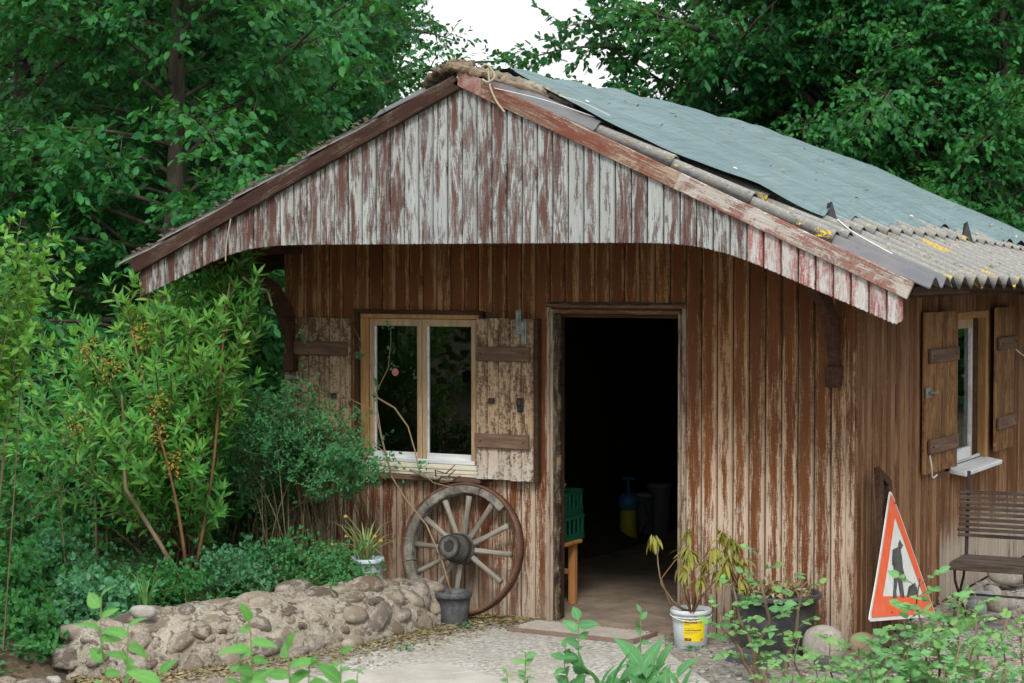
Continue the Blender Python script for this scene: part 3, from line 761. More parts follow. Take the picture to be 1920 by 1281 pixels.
_rg = np.random.default_rng(5)
def hump(x, y):
    """the garden bed left of the shed stands about a foot above the yard; the rest is nearly flat"""
    bed = 1 / (1 + math.exp(max(-40, min(40, (x + 3.25 + 0.15 * math.sin(y * 1.7) - 0.32 * min(0, y + 1.6)) * 9))))
    front = 1 / (1 + math.exp(max(-40, min(40, -(y + 3.4) * 3))))
    return 0.24 * bed * front
xs = np.concatenate([[-150, -60, -30, -18], np.linspace(-12, 5, 86), [9, 18, 40, 120]])
ys = np.concatenate([[-60, -25, -16], np.linspace(-11, 3, 71), [5, 9, 16, 30, 60, 200]])
def ground_z(x, y): return hump(x, y) - 0.02 + 0.012 * math.sin(x * 5.1 + 1.3 * y) * math.sin(y * 4.3)
o = grid_obj('ground', xs, ys, ground_z, M['ground']); o['kind'] = 'structure'

def sheet(name, poly, z, mat, parent=None, kind='structure'):
    me = bpy.data.meshes.new(name); me.from_pydata([(x, y, z) for x, y in poly], [], [tuple(range(len(poly)))]); me.update()
    o = mesh_obj(name, me, mat, parent)
    if kind: o['kind'] = kind
    return o
sheet('gravel_yard', [(-3.2, -9), (9, -9), (9, 4.5), (0.06, 4.5), (0.06, 0.0), (-3.0, 0.0), (-2.75, -1.6), (-3.2, -3.2)], 0.006, M['gravel'])
sheet('path', [(-2.10, -0.30), (-1.9, -0.22), (-1.15, -0.16), (-0.95, -0.62), (-0.50, -1.20), (-0.1, -1.7), (0.2, -3.2), (-2.2, -4.5), (-2.32, -2.3), (-2.50, -1.62), (-2.38, -0.85)], 0.012, M['path'])
pave = [[(-2.32, -2.30), (-1.90, -1.62), (-1.62, -1.76), (-2.02, -2.44)], [(-1.60, -1.775), (-1.25, -1.93), (-1.66, -2.62), (-2.00, -2.455)], [(-2.75, -3.0), (-2.36, -2.33), (-2.06, -2.47), (-2.44, -3.14)]]
pv = empty('stone_paving', (-1.8, -2.3, 0.0), 'pale square paving slabs lying at the front edge of the concrete path', 'paving')
for poly in pave:
    b = MB(); k = len(poly)
    cx_, cy_ = sum(p[0] for p in poly) / k, sum(p[1] for p in poly) / k
    top = [(cx_ + (x - cx_) * 0.985, cy_ + (y - cy_) * 0.985, 0.034) for x, y in poly]
    b.add([(x, y, -0.01) for x, y in poly] + [(x, y, 0.029) for x, y in poly] + top,
          [tuple((i, (i + 1) % k, k + (i + 1) % k, k + i)) for i in range(k)] + [tuple((k + i, k + (i + 1) % k, 2 * k + (i + 1) % k, 2 * k + i)) for i in range(k)] + [tuple(range(2 * k, 3 * k))])
    b.build('paving_slab', M['slab'], pv)

# ================================================================== THE SHED
shed = empty('shed', (-2.0, 3.4, 0.0), 'weathered brown wooden garden shed with peeling paint and wide gable overhang', 'shed')
YB = 7.0       # back of the shed
GY = -1.2      # plane of the gable boards

def plank(name, mat, parent, M4, w, L, t=0.022, zb=None, zt=None, n=1, groove=0.0075, v0=0.0, gd=0.012):
    """tongue-and-groove board in its own frame: x across, z along, front towards -y; zb(x), zt(x) shape its two ends"""
    xs_ = [-w / 2, -w / 2 + groove] + [(-w / 2 + groove) + (w - 2 * groove) * i / n for i in range(1, n)] + [w / 2 - groove, w / 2]
    ys_ = [-t + gd] + [-t] * (len(xs_) - 2) + [-t + gd]
    zb = zb or (lambda x: 0.0); zt = zt or (lambda x: L)
    vs, fs, uv = [], [], []
    k = len(xs_)
    for x, y in zip(xs_, ys_): vs.append((x, y, zb(x)))
    for x, y in zip(xs_, ys_): vs.append((x, y, zt(x)))
    vs += [(-w / 2, 0, zb(-w / 2)), (w / 2, 0, zb(w / 2)), (-w / 2, 0, zt(-w / 2)), (w / 2, 0, zt(w / 2))]
    b0, b1, t0, t1 = 2 * k, 2 * k + 1, 2 * k + 2, 2 * k + 3
    for i in range(k - 1): fs.append((i, i + 1, k + i + 1, k + i))
    fs.append((b0, 0, k, t0)); fs.append((k - 1, b1, t1, 2 * k - 1))
    fs.append(tuple([b0, b1] + list(range(k - 1, -1, -1)))); fs.append(tuple([t1, t0] + list(range(k, 2 * k))))
    me = bpy.data.meshes.new(name); me.from_pydata(vs, [], fs); me.update()
    ul = me.uv_layers.new(name='UVMap')
    co = [(v[0], v[2] + v0) for v in vs]
    ul.data.foreach_set('uv', np.array([co[l.vertex_index] for l in me.loops], np.float32).ravel())
    me.materials.append(mat)
    o = bpy.data.objects.new(name, me)
    return link(o, parent, M4)

FR = lambda x, y, z: frame((x, y, z), (1, 0, 0), (0, 1, 0), (0, 0, 1))                 # faces the yard (-y)
SD = lambda x, y, z: frame((x, y, z), (0, 1, 0), (-1, 0, 0), (0, 0, 1))                # on the side wall, faces +x
def along(p0, p1, out):
    """frame with z from p0 to p1 and -y pointing OUT"""
    p0, p1 = Vector(p0), Vector(p1); Z = (p1 - p0); L = Z.length; Z.normalize()
    Y = -Vector(out).normalized(); X = Y.cross(Z).normalized(); Y = Z.cross(X)
    return frame(p0, X, Y, Z), L

# openings
WX0, WX1, WZ0, WZ1 = -3.46, -2.50, 0.88, 1.955
DX0, DX1, DZ1 = -2.00, -1.085, 2.015
g3 = random.Random(3)

# --- front wall: backing sheet round the openings, then every board by itself
def wall_boxes(b, x0, x1, z1, holes, y0, y1, z0=-0.02):
    xs_ = sorted({x0, x1, *[h[0] for h in holes], *[h[1] for h in holes]})
    for a, c in zip(xs_, xs_[1:]):
        hs = sorted([h for h in holes if h[0] <= a and h[1] >= c], key=lambda h: h[2])
        z = z0
        for h in hs:
            if h[2] > z: b.box(a, c, y0, y1, z, h[2])
            z = h[3]
        b.box(a, c, y0, y1, z, z1)
b = MB(); wall_boxes(b, -3.98, -0.02, 2.52, [(WX0 + .03, WX1 - .03, WZ0, WZ1), (DX0 + .03, DX1 - .03, -0.05, DZ1)], 0.002, 0.045)
b.prism([(-3.98, 2.52), (-0.02, 2.52), (-2.0, 3.36)], 0.002, 0.045)
front = b.build('front_wall', M['interior'], shed)
x = -4.0; pw = 0.1045
while x < -0.05:
    w = pw; cx_ = x + w / 2
    segs = [(0.0, min(roof_z(cx_, 0) - 0.06, 2.9))]
    if WX0 - 0.055 < cx_ < WX1 + 0.055: segs = [(0.0, WZ0), (WZ1 + 0.03, segs[0][1])]
    elif DX0 - 0.03 < cx_ < DX1 + 0.03: segs = [(DZ1 + 0.045, segs[0][1])]
    for z0, z1 in segs:
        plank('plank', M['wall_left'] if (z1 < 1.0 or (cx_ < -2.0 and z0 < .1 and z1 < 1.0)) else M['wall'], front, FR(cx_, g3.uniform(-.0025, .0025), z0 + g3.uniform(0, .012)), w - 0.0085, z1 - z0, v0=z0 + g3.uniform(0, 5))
    x += w
# corner boards
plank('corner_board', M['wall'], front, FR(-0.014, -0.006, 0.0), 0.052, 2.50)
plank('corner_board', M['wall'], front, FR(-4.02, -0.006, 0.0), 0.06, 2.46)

# --- right side wall
SWY0, SWY1, SWZ0, SWZ1 = 2.05, 3.12, 0.90, 1.95
b = MB()
ys_ = [0.045, SWY0 + .02, SWY1 - .02, YB]
b.box(-0.045, -0.002, ys_[0], ys_[1], -0.02, 2.45); b.box(-0.045, -0.002, ys_[2], YB, -0.02, 2.3)
b.box(-0.045, -0.002, ys_[1], ys_[2], -0.02, SWZ0); b.box(-0.045, -0.002, ys_[1], ys_[2], SWZ1, 2.35)
side = b.build('side_wall', M['interior'], shed)
y = 0.012; sw = 0.098
while y < YB - 0.05:
    cy_ = y + sw / 2
    top = roof_z(0, cy_) - 0.07
    segs = [(0.0, top)]
    if SWY0 - 0.04 < cy_ < SWY1 + 0.04: segs = [(0.0, SWZ0 - .02), (SWZ1 + 0.02, top)]
    for z0, z1 in segs:
        plank('plank', M['side'] if cy_ < 1.9 else M['side_far'], side, SD(g3.uniform(-.002, .003), cy_, z0), sw - 0.007, z1 - z0, v0=z0 + g3.uniform(0, 5))
    y += sw
# back, left side, floor (dark inside)
b = MB(); b.box(-3.99, -3.95, 0.045, YB, -0.02, 2.4); b.build('left_wall', M['interior'], shed)
b = MB(); b.box(-3.95, -0.045, YB - 0.06, YB, -0.02, 2.4); b.prism([(-3.99, 2.4), (-0.01, 2.4), (-2.0, ridge_z(YB) - 0.06)], YB - 0.06, YB); b.build('back_wall', M['interior'], shed)
b = MB(); b.box(-3.95, -0.045, 0.046, YB - 0.06, -0.04, 0.016); b.box(DX0 + .03, DX1 - .03, -0.16, 0.046, -0.04, 0.014); b.build('floor', M['floor'], shed)

# --- roof deck (brown boards seen from below), purlins, rafters
EXL = 2.46; EX = 2.72      # half width of the roof
def deck(s):
    b = MB(); ys2 = [GY + 0.02, 0.0, 1.5, 3.0, 4.5, 6.0, YB + 0.3]
    for i in range(len(ys2) - 1):
        ya, yb = ys2[i], ys2[i + 1]
        xa, xb = RX, RX + s * ((EX if s > 0 else EXL) - 0.02)
        P = []
        for yy in (ya, yb):
            for xx in (xa, xb): P += [(xx, yy, roof_z(xx, yy) - 0.045), (xx, yy, roof_z(xx, yy) - 0.02)]
        b.add(P, [(0, 2, 6, 4), (1, 5, 7, 3), (2, 3, 7, 6), (0, 4, 5, 1)] + ([(0, 1, 3, 2)] if i == 0 else []) + ([(4, 6, 7, 5)] if i == len(ys2) - 2 else []))
    return b
roof = deck(1).build('roof', M['dark_wood'], shed)
deck(-1).build('roof', M['dark_wood'], shed)
for s in (1, -1):                                            # ceiling boards under the overhang
    k = 0; d = 0.10
    while d < (EX if s > 0 else EXL) - 0.12:
        x0 = RX + s * d; x1 = RX + s * (d + 0.118)
        b = MB(); P = []
        for yy in (GY + 0.03, -0.03):
            for xx in (x0, x1): P += [(xx, yy, roof_z(xx, yy) - 0.066), (xx, yy, roof_z(xx, yy) - 0.047)]
        b.add(P, [(0, 2, 6, 4), (1, 5, 7, 3), (2, 3, 7, 6), (0, 4, 5, 1), (0, 1, 3, 2), (4, 6, 7, 5)])
        b.build('soffit_board', M['beam'], roof); d += 0.124; k += 1
for xx in (-3.94, -3.05, RX, -0.95, -0.08):
    b = MB(); zt = roof_z(xx, -0.6) - 0.075
    b.bbox(xx - 0.045, xx + 0.045, GY + 0.04, -0.026, zt - 0.10, zt, 0.006); b.build('purlin', M['beam'], shed)
for yy in (-0.55, 0.20, 0.95, 1.70, 2.45, 3.2, 3.95, 4.7):   # rafter tails under the right and left eaves
    for s in (1, -1):
        b = MB(); P = []
        xa, xb = RX + s * 2.03, RX + s * ((EX if s > 0 else EXL) - 0.10)
        for xx in (xa, xb):
            for dy in (-0.035, 0.035): P += [(xx, yy + dy, roof_z(xx, yy) - 0.155 + (0.045 if xx == xb else 0)), (xx, yy + dy, roof_z(xx, yy) - 0.047)]
        b.add(P, [(0, 2, 6, 4), (1, 5, 7, 3), (2, 3, 7, 6), (0, 4, 5, 1), (0, 1, 3, 2), (4, 6, 7, 5)])
        b.build('rafter', M['dark_wood'], shed)
b = MB(); b.box(RX + EX - 0.13, RX + EX - 0.09, GY + 0.1, YB, roof_z(RX + EX - .11, 2) - 0.085, roof_z(RX + EX - .11, 2) - 0.046); b.build('eaves_batten', M['dark_wood'], shed)

# --- gable: vertical boards with a scalloped lower edge that sweeps down to both eaves
def gable_bottom(x):
    return float(np.interp(abs(x - RX), [0, 1.0, 1.2, 1.35, 1.5, 1.65, 1.8, 1.95, 2.1, 2.4, 2.7], [2.43, 2.43, 2.428, 2.422, 2.405, 2.372, 2.322, 2.262, 2.200, 2.080, 1.955]))
gable = MB().prism([(-4.35, 2.27), (-3.3, 2.46), (-0.7, 2.46), (0.35, 2.27), (-2.0, 3.33)], GY + 0.004, GY + 0.02).build('gable', M['dark_wood'], shed)
x = -4.36; gw = 0.0985
while x < 0.62:
    w = min(gw, 0.655 - x)
    cx_ = x + w / 2
    zbase = gable_bottom(cx_)
    def zb(q, cx=cx_, z0=zbase, w=w):
        sc = abs(math.sin((q / w + 0.5) * math.pi * 4)) ** 0.7 * 0.009
        z = gable_bottom(cx + q) - z0 - sc
        e = (cx + q) - (0.655 - 0.05)                        # the last board is rounded off
        if e > 0: z += 0.9 * e * e / 0.05
        return z
    def zt(q, cx=cx_, z0=zbase): return roof_z(cx + q, GY) - 0.055 - z0
    mt = M['gable_red'] if cx_ > -0.22 else (M['gable'] if cx_ > -2.72 else M['gable_left'])
    if zt(0) > 0.03:
        plank('plank', mt, gable, FR(cx_, GY + g3.uniform(-.002, .002), zbase), w - 0.0085, 1, 0.02, zb, zt, n=24, groove=0.005, gd=0.009, v0=g3.uniform(0, 9))
    x += w
# verge boards
vz = lambda xx: roof_z(xx, GY)
def verge(name, mat, xa, xb, drop, w, y, t=0.024):
    m, L = along((xa, y, vz(xa) - drop), (xb, y, vz(xb) - drop), (0, -1, 0))
    s = 1 if xb > xa else -1
    cut = SLOPE if xa == RX else 0.0
    return plank(name, mat, gable, m, w, L, t, zb=lambda q: (q * SLOPE if xa == RX else 0.0) * (-1 if s > 0 else 1) * (1), groove=0.004, n=3)
verge('verge_board', M['verge_red'], RX, -0.62, 0.040, 0.098, GY - 0.024)
verge('verge_board', M['verge'], -0.62, 0.70, 0.040, 0.098, GY - 0.024)
verge('verge_board', M['verge_brown'], RX, -4.40, 0.056, 0.095, GY - 0.024)
verge('verge_moulding', M['verge_brown'], RX, -4.38, 0.096, 0.03, GY - 0.05, 0.018)
cap = MB().prism([(RX - 0.004, 3.445), (RX - 0.004, 3.345), (RX + 0.15, 3.277), (RX + 0.15, 3.375)], GY - 0.054, GY - 0.049)
cap.build('apex_board', plain('old red paint', (0.20, 0.045, 0.035), 0.6, 0.3, 14, (0.55, 0.50, 0.44), 0.35), gable)

# --- knee braces
for s, xx in ((1, -0.10), (-1, -3.96)):
    b = MB()
    prof = [(-0.03, 1.66), (-0.095, 1.70), (-0.13, 1.82), (-0.20, 1.95), (-0.34, 2.08), (-0.58, 2.19), (-0.86, 2.26), (-1.12, 2.29), (-1.12, 2.375), (-0.82, 2.345), (-0.52, 2.28), (-0.26, 2.17), (-0.10, 2.02), (-0.03, 1.87)]
    n = len(prof)
    vs = [(xx - 0.028, y_, z_) for y_, z_ in prof] + [(xx + 0.028, y_, z_) for y_, z_ in prof]
    b.add(vs, [tuple(range(n - 1, -1, -1)), tuple(range(n, 2 * n))] + [(i, (i + 1) % n, n + (i + 1) % n, n + i) for i in range(n)])
    o = b.build('knee_brace', M['beam'], shed)
    b = MB(); b.bbox(xx - 0.04, xx + 0.04, -0.115, -0.025, 1.57, 1.70, 0.006); b.build('foot_block', M['beam'], o)

# --- corrugated roof sheets
def sheet_mesh(name, s, d0, d1, y0, y1, lift0, lift1, pitch=0.235, amp=0.03, taper=0.0, phase=0.0):
    n = max(8, int((y1 - y0) / pitch * 10)); V = []; k = 5
    for j in range(k):
        d = d0 + (d1 - d0) * j / (k - 1); lift = lift0 + (lift1 - lift0) * j / (k - 1)
        for i in range(n + 1):
            y_ = y0 + (y1 - y0) * i / n
            V.append((RX + s * d, y_, roof_z(RX + s * d, y_) + lift + amp * math.sin(2 * math.pi * (y_ - y0) / pitch + phase)))
    top = np.array(V); bot = top.copy(); bot[:, 2] -= 0.008
    i = np.array([a * (n + 1) + c for a in range(k - 1) for c in range(n)])[:, None]
    q = np.array([0, n + 1, n + 2, 1]) if s > 0 else np.array([0, 1, n + 2, n + 1])
    F = [i + q, (i + q[::-1]) + len(top)]
    m = len(top); e0 = np.arange(n)[:, None]; e1 = e0 + (k - 1) * (n + 1)
    F += [np.concatenate([e0, e0 + 1, e0 + 1 + m, e0 + m], 1), np.concatenate([e1, e1 + m, e1 + 1 + m, e1 + 1], 1)]
    a = np.arange(k - 1)[:, None] * (n + 1)
    F += [np.concatenate([a, a + m, a + n + 1 + m, a + n + 1], 1), np.concatenate([a + n, a + n + n + 1, a + n + n + 1 + m, a + n + m], 1)]
    me = np_mesh(name, np.concatenate([top, bot]), F); me.shade_smooth(); me.set_sharp_from_angle(angle=R(50)); return me
cuts = [0.10, 0.86, 1.32, 1.79, 2.26, 2.80]
for k in range(5):
    new = k in (0, 4)
    me = sheet_mesh('roof_sheet', 1, cuts[k] - (0.05 if k else 0), cuts[k + 1], GY - 0.035, GY + 0.42, 0.022 + (0.0 if k % 2 else 0.006), 0.052, 0.235, 0.032 if not new else 0.028, phase=-1.57)
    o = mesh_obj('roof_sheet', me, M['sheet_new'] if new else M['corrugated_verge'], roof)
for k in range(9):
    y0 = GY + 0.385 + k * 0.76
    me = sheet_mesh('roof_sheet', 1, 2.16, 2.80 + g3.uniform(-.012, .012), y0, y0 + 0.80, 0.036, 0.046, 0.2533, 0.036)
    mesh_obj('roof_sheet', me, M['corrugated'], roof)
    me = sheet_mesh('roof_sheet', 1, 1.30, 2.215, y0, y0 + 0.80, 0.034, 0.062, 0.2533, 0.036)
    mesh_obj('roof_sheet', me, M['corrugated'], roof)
for k in range(5):
    me = sheet_mesh('roof_sheet', -1, [0.12, 0.55, 1.05, 1.6, 2.15][k], [0.60, 1.10, 1.65, 2.2, 2.52][k], GY - 0.035, GY + 0.45, 0.024, 0.052, 0.235, 0.028, phase=-1.57)
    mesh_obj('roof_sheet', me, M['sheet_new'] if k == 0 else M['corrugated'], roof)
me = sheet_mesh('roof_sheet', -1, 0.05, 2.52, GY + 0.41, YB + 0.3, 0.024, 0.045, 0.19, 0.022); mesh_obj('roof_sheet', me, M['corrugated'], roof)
b = MB()                                                      # moss and bark crumbs along the left verge
gm = random.Random(8)
for k in range(110):
    d = gm.uniform(0.5, 2.4); x_ = RX - d; y_ = GY + gm.uniform(-0.05, 0.1); z_ = roof_z(x_, y_) + 0.045
    r_ = gm.uniform(0.006, 0.017)
    b.add([(x_ - r_ * 1.6, y_ - r_, z_), (x_ + r_ * 1.6, y_ - r_, z_ - .7 * r_), (x_, y_ + r_ * 1.5, z_), (x_, y_, z_ + r_ * .8)], [(0, 1, 3), (1, 2, 3), (2, 0, 3)])
o = b.build('moss', plain('dry moss', (0.06, 0.045, 0.025), 1.0, 0.5, 30, (0.12, 0.10, 0.06), 0.6), roof); o['kind'] = 'stuff'

# --- front window
win = empty('window', (-2.98, 0.0, WZ0), None, None)
win.parent = shed; win.matrix_parent_inverse = W[shed.name].inverted()
def bar(name, mat, parent, x0, x1, y0, y1, z0, z1, bv=0.004):
    return MB().bbox(x0, x1, y0, y1, z0, z1, bv).build(name, mat, parent)
bar('casing', M['dark_wood'], win, -3.475, -3.442, -0.045, 0.07, WZ0 + .02, WZ1 + .02); bar('casing', M['dark_wood'], win, -2.52, -2.49, -0.04, 0.07, WZ0 + .02, WZ1 + .02)
bar('casing', M['trim_head'] if False else M['dark_wood'], win, -3.475, -2.49, -0.05, 0.07, WZ1 + 0.0205, WZ1 + 0.045)
bar('frame', M['window_wood'], win, -3.44, -3.375, -0.02, 0.06, 1.00, WZ1 - .012); bar('frame', M['window_wood'], win, -2.555, -2.522, -0.02, 0.06, 1.00, WZ1 - .012)
bar('frame', M['window_wood'], win, -3.44, -2.522, -0.022, 0.06, WZ1 - 0.0115, WZ1 + 0.02)
def sash(x0, x1, nm):
    b = MB(); y0, y1 = -0.012, 0.035; z0, z1 = 1.005, WZ1 - 0.014; r = 0.036
    b.bbox(x0, x0 + r, y0, y1, z0, z1); b.bbox(x1 - r, x1, y0, y1, z0, z1); b.bbox(x0 + r, x1 - r, y0, y1, z1 - r - 0.012, z1)
    s_ = b.build('sash', M['window_pale'], win)
    bar('bottom_rail', M['rail_paint'], win, x0 + r, x1 - r, -0.014, 0.035, z0, z0 + 0.045)
    bar('putty', M['rail_paint'], s_, x0 + r, x0 + r + 0.012, -0.006, 0.018, z0 + .045, z1 - r - .012, 0.002)
    MB().box(x0 + r, x1 - r, 0.006, 0.010, z0 + 0.045, z1 - r - 0.012).build('pane', M['glass'], win)
    return s_
sash(-3.372, -2.967, 'l'); sash(-2.963, -2.557, 'r')
b = MB()                                                      # pink disc stuck on the glass; black patch painting the broken hole's darkness
b.lathe([(0.0001, 0.0), (0.026, 0.0), (0.026, 0.002), (0.0001, 0.002)], 18, 'y')
b.build('pink_disc', plain('pink sticker', (0.55, 0.22, 0.18), 0.7), win, T(on_y(741, 698)[0], 0.002, on_y(741, 698)[2]))
hp = on_y(874, 706)
poly = [(0.036 * (1 + .28 * math.sin(3 * t + 1)) * math.cos(t), 0.040 * (1 + .25 * math.sin(2 * t)) * math.sin(t)) for t in np.linspace(0, 6.28, 15)[:-1]]
MB().prism(poly, 0.0, 0.002).build('hole_dark_patch', plain('hole dark', (0.004, 0.004, 0.004), 1.0, spec=0.0), win, T(hp[0], 0.002, hp[2]))
bar('inner_sill', M['rail_paint'], win, -3.375, -2.555, -0.035, -0.0145, 0.985, 1.012)
b = MB(); b.bbox(-3.47, -2.50, -0.045, 0.06, 0.905, 0.983); o = b.build('sill', M['sill_paint'], win)
for zz in (0.935, 0.962): bar('sill_bead', M['sill_paint'], o, -3.46, -2.51, -0.051, -0.0455, zz - .010, zz + 0.010, 0.003)
bar('sill_lip', M['batten'], win, -3.52, -2.49, -0.085, 0.0, 0.872, 0.903, 0.006)

# --- door frame
df = bar('door_frame', M['trim'], shed, 0, 0.0001, 0, 0.0001, 0, 0.0001, 0.00001); COL.objects.unlink(df)
W.pop(df.name); bpy.data.objects.remove(df)
df = plank('door_frame', M['jamb'], shed, FR(DX0 + 0.035, -0.004, 0.0), 0.055, DZ1 - 0.03, 0.03)
plank('trim', M['trim'], df, FR(DX0 - 0.018, -0.020, 0.0), 0.030, DZ1 + 0.03, 0.016)
plank('trim', M['trim'], df, FR(DX0 + 0.0095, -0.022, 0.0), 0.022, DZ1 + 0.0, 0.022)
plank('trim', M['trim'], df, FR(DX1 + 0.005, -0.020, 0.0), 0.028, DZ1 + 0.03, 0.024)
plank('trim', M['trim'], df, FR(DX1 - 0.030, -0.002, 0.0), 0.022, DZ1 - 0.015, 0.022)
m, L = along((DX0 - 0.03, -0.020, DZ1 + 0.025), (DX1 + 0.022, -0.020, DZ1 + 0.025), (0, -1, 0))
plank('lintel', M['trim_head'], df, m, 0.027, L, 0.026)
m, L = along((DX0 + 0.02, -0.012, DZ1 - 0.012), (DX1 - 0.02, -0.012, DZ1 - 0.012), (0, -1, 0))
plank('lintel', M['trim_head'], df, m, 0.03, L, 0.016)
b = MB(); b.box(DX0 + 0.03, DX0 + 0.05, 0.004, 0.07, 0.015, DZ1 - .03); b.box(DX1 - 0.05, DX1 - 0.031, 0.004, 0.07, 0.015, DZ1 - .03); b.box(DX0 + .05, DX1 - .05, 0.004, 0.07, DZ1 - .05, DZ1 - .03)
b.build('jamb_lining', M['dark_wood'], df)

# --- shutters
def latch_boxes(parent, pts, F):
    for (x_, z_, kind) in pts:
        b = MB()
        if kind == 'big':
            b.bbox(-0.02, 0.02, -0.020, 0.0, -0.045, 0.045, 0.003); b.bbox(-0.016, 0.016, -0.040, -0.020, -0.002, 0.036, 0.004); b.bbox(-0.012, 0.014, -0.034, -0.020, -0.040, -0.012, 0.003)
        else: b.bbox(-0.018, 0.018, -0.026, 0.0, -0.018, 0.018, 0.004)
        b.build('latch', M['iron'], parent, F @ T(x_, -0.024, z_))
def shutter(F, w, z0, z1, n, mat, bats, batmat, latches, tilt=0.0, label=None, bw=None, boff=0.0):
    """F: frame at the shutter's lower middle; z0, z1 heights"""
    b = MB(); b.box(-w / 2 + .01, w / 2 - .01, -0.002, 0.004, .01, z1 - z0 - .01)
    s_ = b.build('shutter', M['dark_wood'], shed, F, label=label)
    pw_ = w / n
    for i in range(n):
        plank('plank', mat, s_, F @ T(-w / 2 + (i + .5) * pw_, -0.002 + g3.uniform(-.002, .002), g3.uniform(0, .006)), pw_ - 0.003, z1 - z0 - 0.006, 0.022, v0=g3.uniform(0, 9))
    for zb_ in bats:
        hw = (bw or w * 0.95) / 2
        o = MB().bbox(-hw, hw, -0.022, 0.0, -0.047, 0.047, 0.005).build('batten', batmat, s_, F @ T(boff + g3.uniform(-.01, .01), -0.026, zb_ - z0))
        for q in (-.8, .8): MB().lathe([(0.007, 0.0), (0.007, 0.006), (0.0001, 0.008)], 8, 'y').build('bolt', M['rust'], s_, F @ T(q * hw, -0.048, zb_ - z0))
    latch_boxes(s_, latches, F)
    return s_
FL = frame((-3.755, -0.03, 0.93), Vector((1, 0.05, 0)).normalized(), Vector((-0.05, 1, 0)).normalized(), (0, 0, 1))
shl = shutter(FL, 0.49, 0.93, 1.945, 6, M['shutter'], (1.735, 1.16), M['batten'], [(-0.155, 0.475, 'big'), (0.125, 0.485, 'small')], label='left shutter of the front window')
b = MB(); b.bbox(-0.06, 0.05, -0.012, 0, -0.014, 0.014, 0.003); b.build('bolt_plate', M['galv'], shl, FL @ T(-0.20, -0.024, 0.60))
FRr = frame((-2.305, -0.075, 0.905), Vector((1, -0.045, 0)).normalized(), Vector((0.045, 1, 0)).normalized(), (0, 0, 1))
shr = shutter(FRr, 0.425, 0.905, 1.955, 5, M['shutter'], (1.725, 1.16), M['batten'], [(-0.085, 0.515, 'small'), (0.130, 0.495, 'big')], label='right shutter of the front window, standing off the wall')
bar('edge_strip', M['dark_wood'], shed, -2.097, -2.068, -0.085, -0.024, 0.90, 1.955)
for (px, pz, hh) in ((0.115, 1.03, 0.16), (0.155, 0.96, 0.15)):
    b = MB(); b.bbox(-0.02, 0.02, -0.012, 0.0, -hh / 2, hh / 2, 0.003); b.bbox(-0.008, 0.008, -0.022, -0.012, -hh / 2 + .01, hh / 2 - .01, 0.003)
    b.build('hinge', M['galv'], shr, FRr @ T(px, -0.026, pz))

# --- side window and its shutters
sw_ = empty('window', (0.0, 2.65, SWZ0), None, None); sw_.parent = shed; sw_.matrix_parent_inverse = W[shed.name].inverted()
FS = SD(0, 0, 0)
def sbar(name, mat, y0, y1, xo, xi, z0, z1, parent=None, bv=0.004):
    """along the side wall from y0 to y1, from xo (outer) to xi (inner)"""
    return MB().bbox(y0, y1, -xo, -xi, z0, z1, bv).build(name, mat, parent or sw_, FS)
sbar('frame', M['dark_wood'], SWY0, SWY0 + .05, 0.03, -0.12, SWZ0 - .02, SWZ1 + .02); sbar('frame', M['window_wood'], SWY1 - .06, SWY1, 0.03, -0.12, SWZ0 - .02, SWZ1 + .02)
sbar('frame', M['window_wood'], SWY0 + .05, SWY1 - .06, 0.028, -0.12, SWZ1 - .03, SWZ1 + .02)
ya, yb = SWY0 + .052, SWY0 + .74
b = MB()
b.bbox(ya, ya + .10, 0.0, 0.045, SWZ0 + .02, SWZ1 - .032); b.bbox(yb - .05, yb, 0.0, 0.045, SWZ0 + .02, SWZ1 - .032); b.bbox(ya + .10, yb - .05, 0.0, 0.045, SWZ1 - .10, SWZ1 - .032)
s2 = b.build('sash', M['window_pale'], sw_, FS)
sbar('putty', M['rail_paint'], yb - .062, yb - .0505, 0.006, -0.02, SWZ0 + .1, SWZ1 - .10, s2, 0.002)
sbar('bottom_rail', M['rail_paint'], ya + .10, yb - .05, 0.004, -0.045, SWZ0 + .02, SWZ0 + .10)
MB().box(ya + .10, yb - .05, 0.020, 0.024, SWZ0 + .10, SWZ1 - .10).build('pane', M['glass'], sw_, FS)
for k in range(2): plank('plank', M['dark_wood'], sw_, SD(-0.05, yb + .006 + .13 * (k + .5), SWZ0 + .02), 0.126, SWZ1 - SWZ0 - .06, v0=k * 3.1)
b = MB(); b.box(ya, SWY1 - .06, 0.075, 0.08, SWZ0 + .02, SWZ1 - .03); b.build('blind', M['interior'], sw_, FS)
sbar('inner_sill', M['rail_paint'], SWY0 + .05, SWY1 - .06, -0.01, -0.12, SWZ0 - .035, SWZ0 + .019)
m = frame((0.055, 2.62, SWZ0 - 0.030), Vector((0, 1, 0.0)), Vector((-1, 0, 0.16)).normalized(), Vector((0.16, 0, 1)).normalized())
MB().bbox(-0.52, 0.50, -0.085, 0.07, -0.016, 0.016, 0.005).build('sill', M['rail_paint'], sw_, m)
FA = frame((0.055, 1.68, 0.92), Vector((0.04, 1, 0)).normalized(), Vector((-1, 0.04, 0)).normalized(), (0, 0, 1))
sa = shutter(FA, 0.70, 0.92, 1.99, 6, M['shutter_side'], (1.70, 1.10), M['batten'], [], label='left shutter of the side window', bw=0.62)
b = MB(); b.bbox(-0.05, 0.05, -0.01, 0, -0.035, 0.035, 0.003); b.tube([(0.0, -0.012, 0), (0.05, -0.03, 0.0), (0.11, -0.03, -0.005)], [0.008, 0.008, 0.014], 8); b.build('latch', M['galv'], sa, FA @ T(-0.31, -0.024, 0.54))
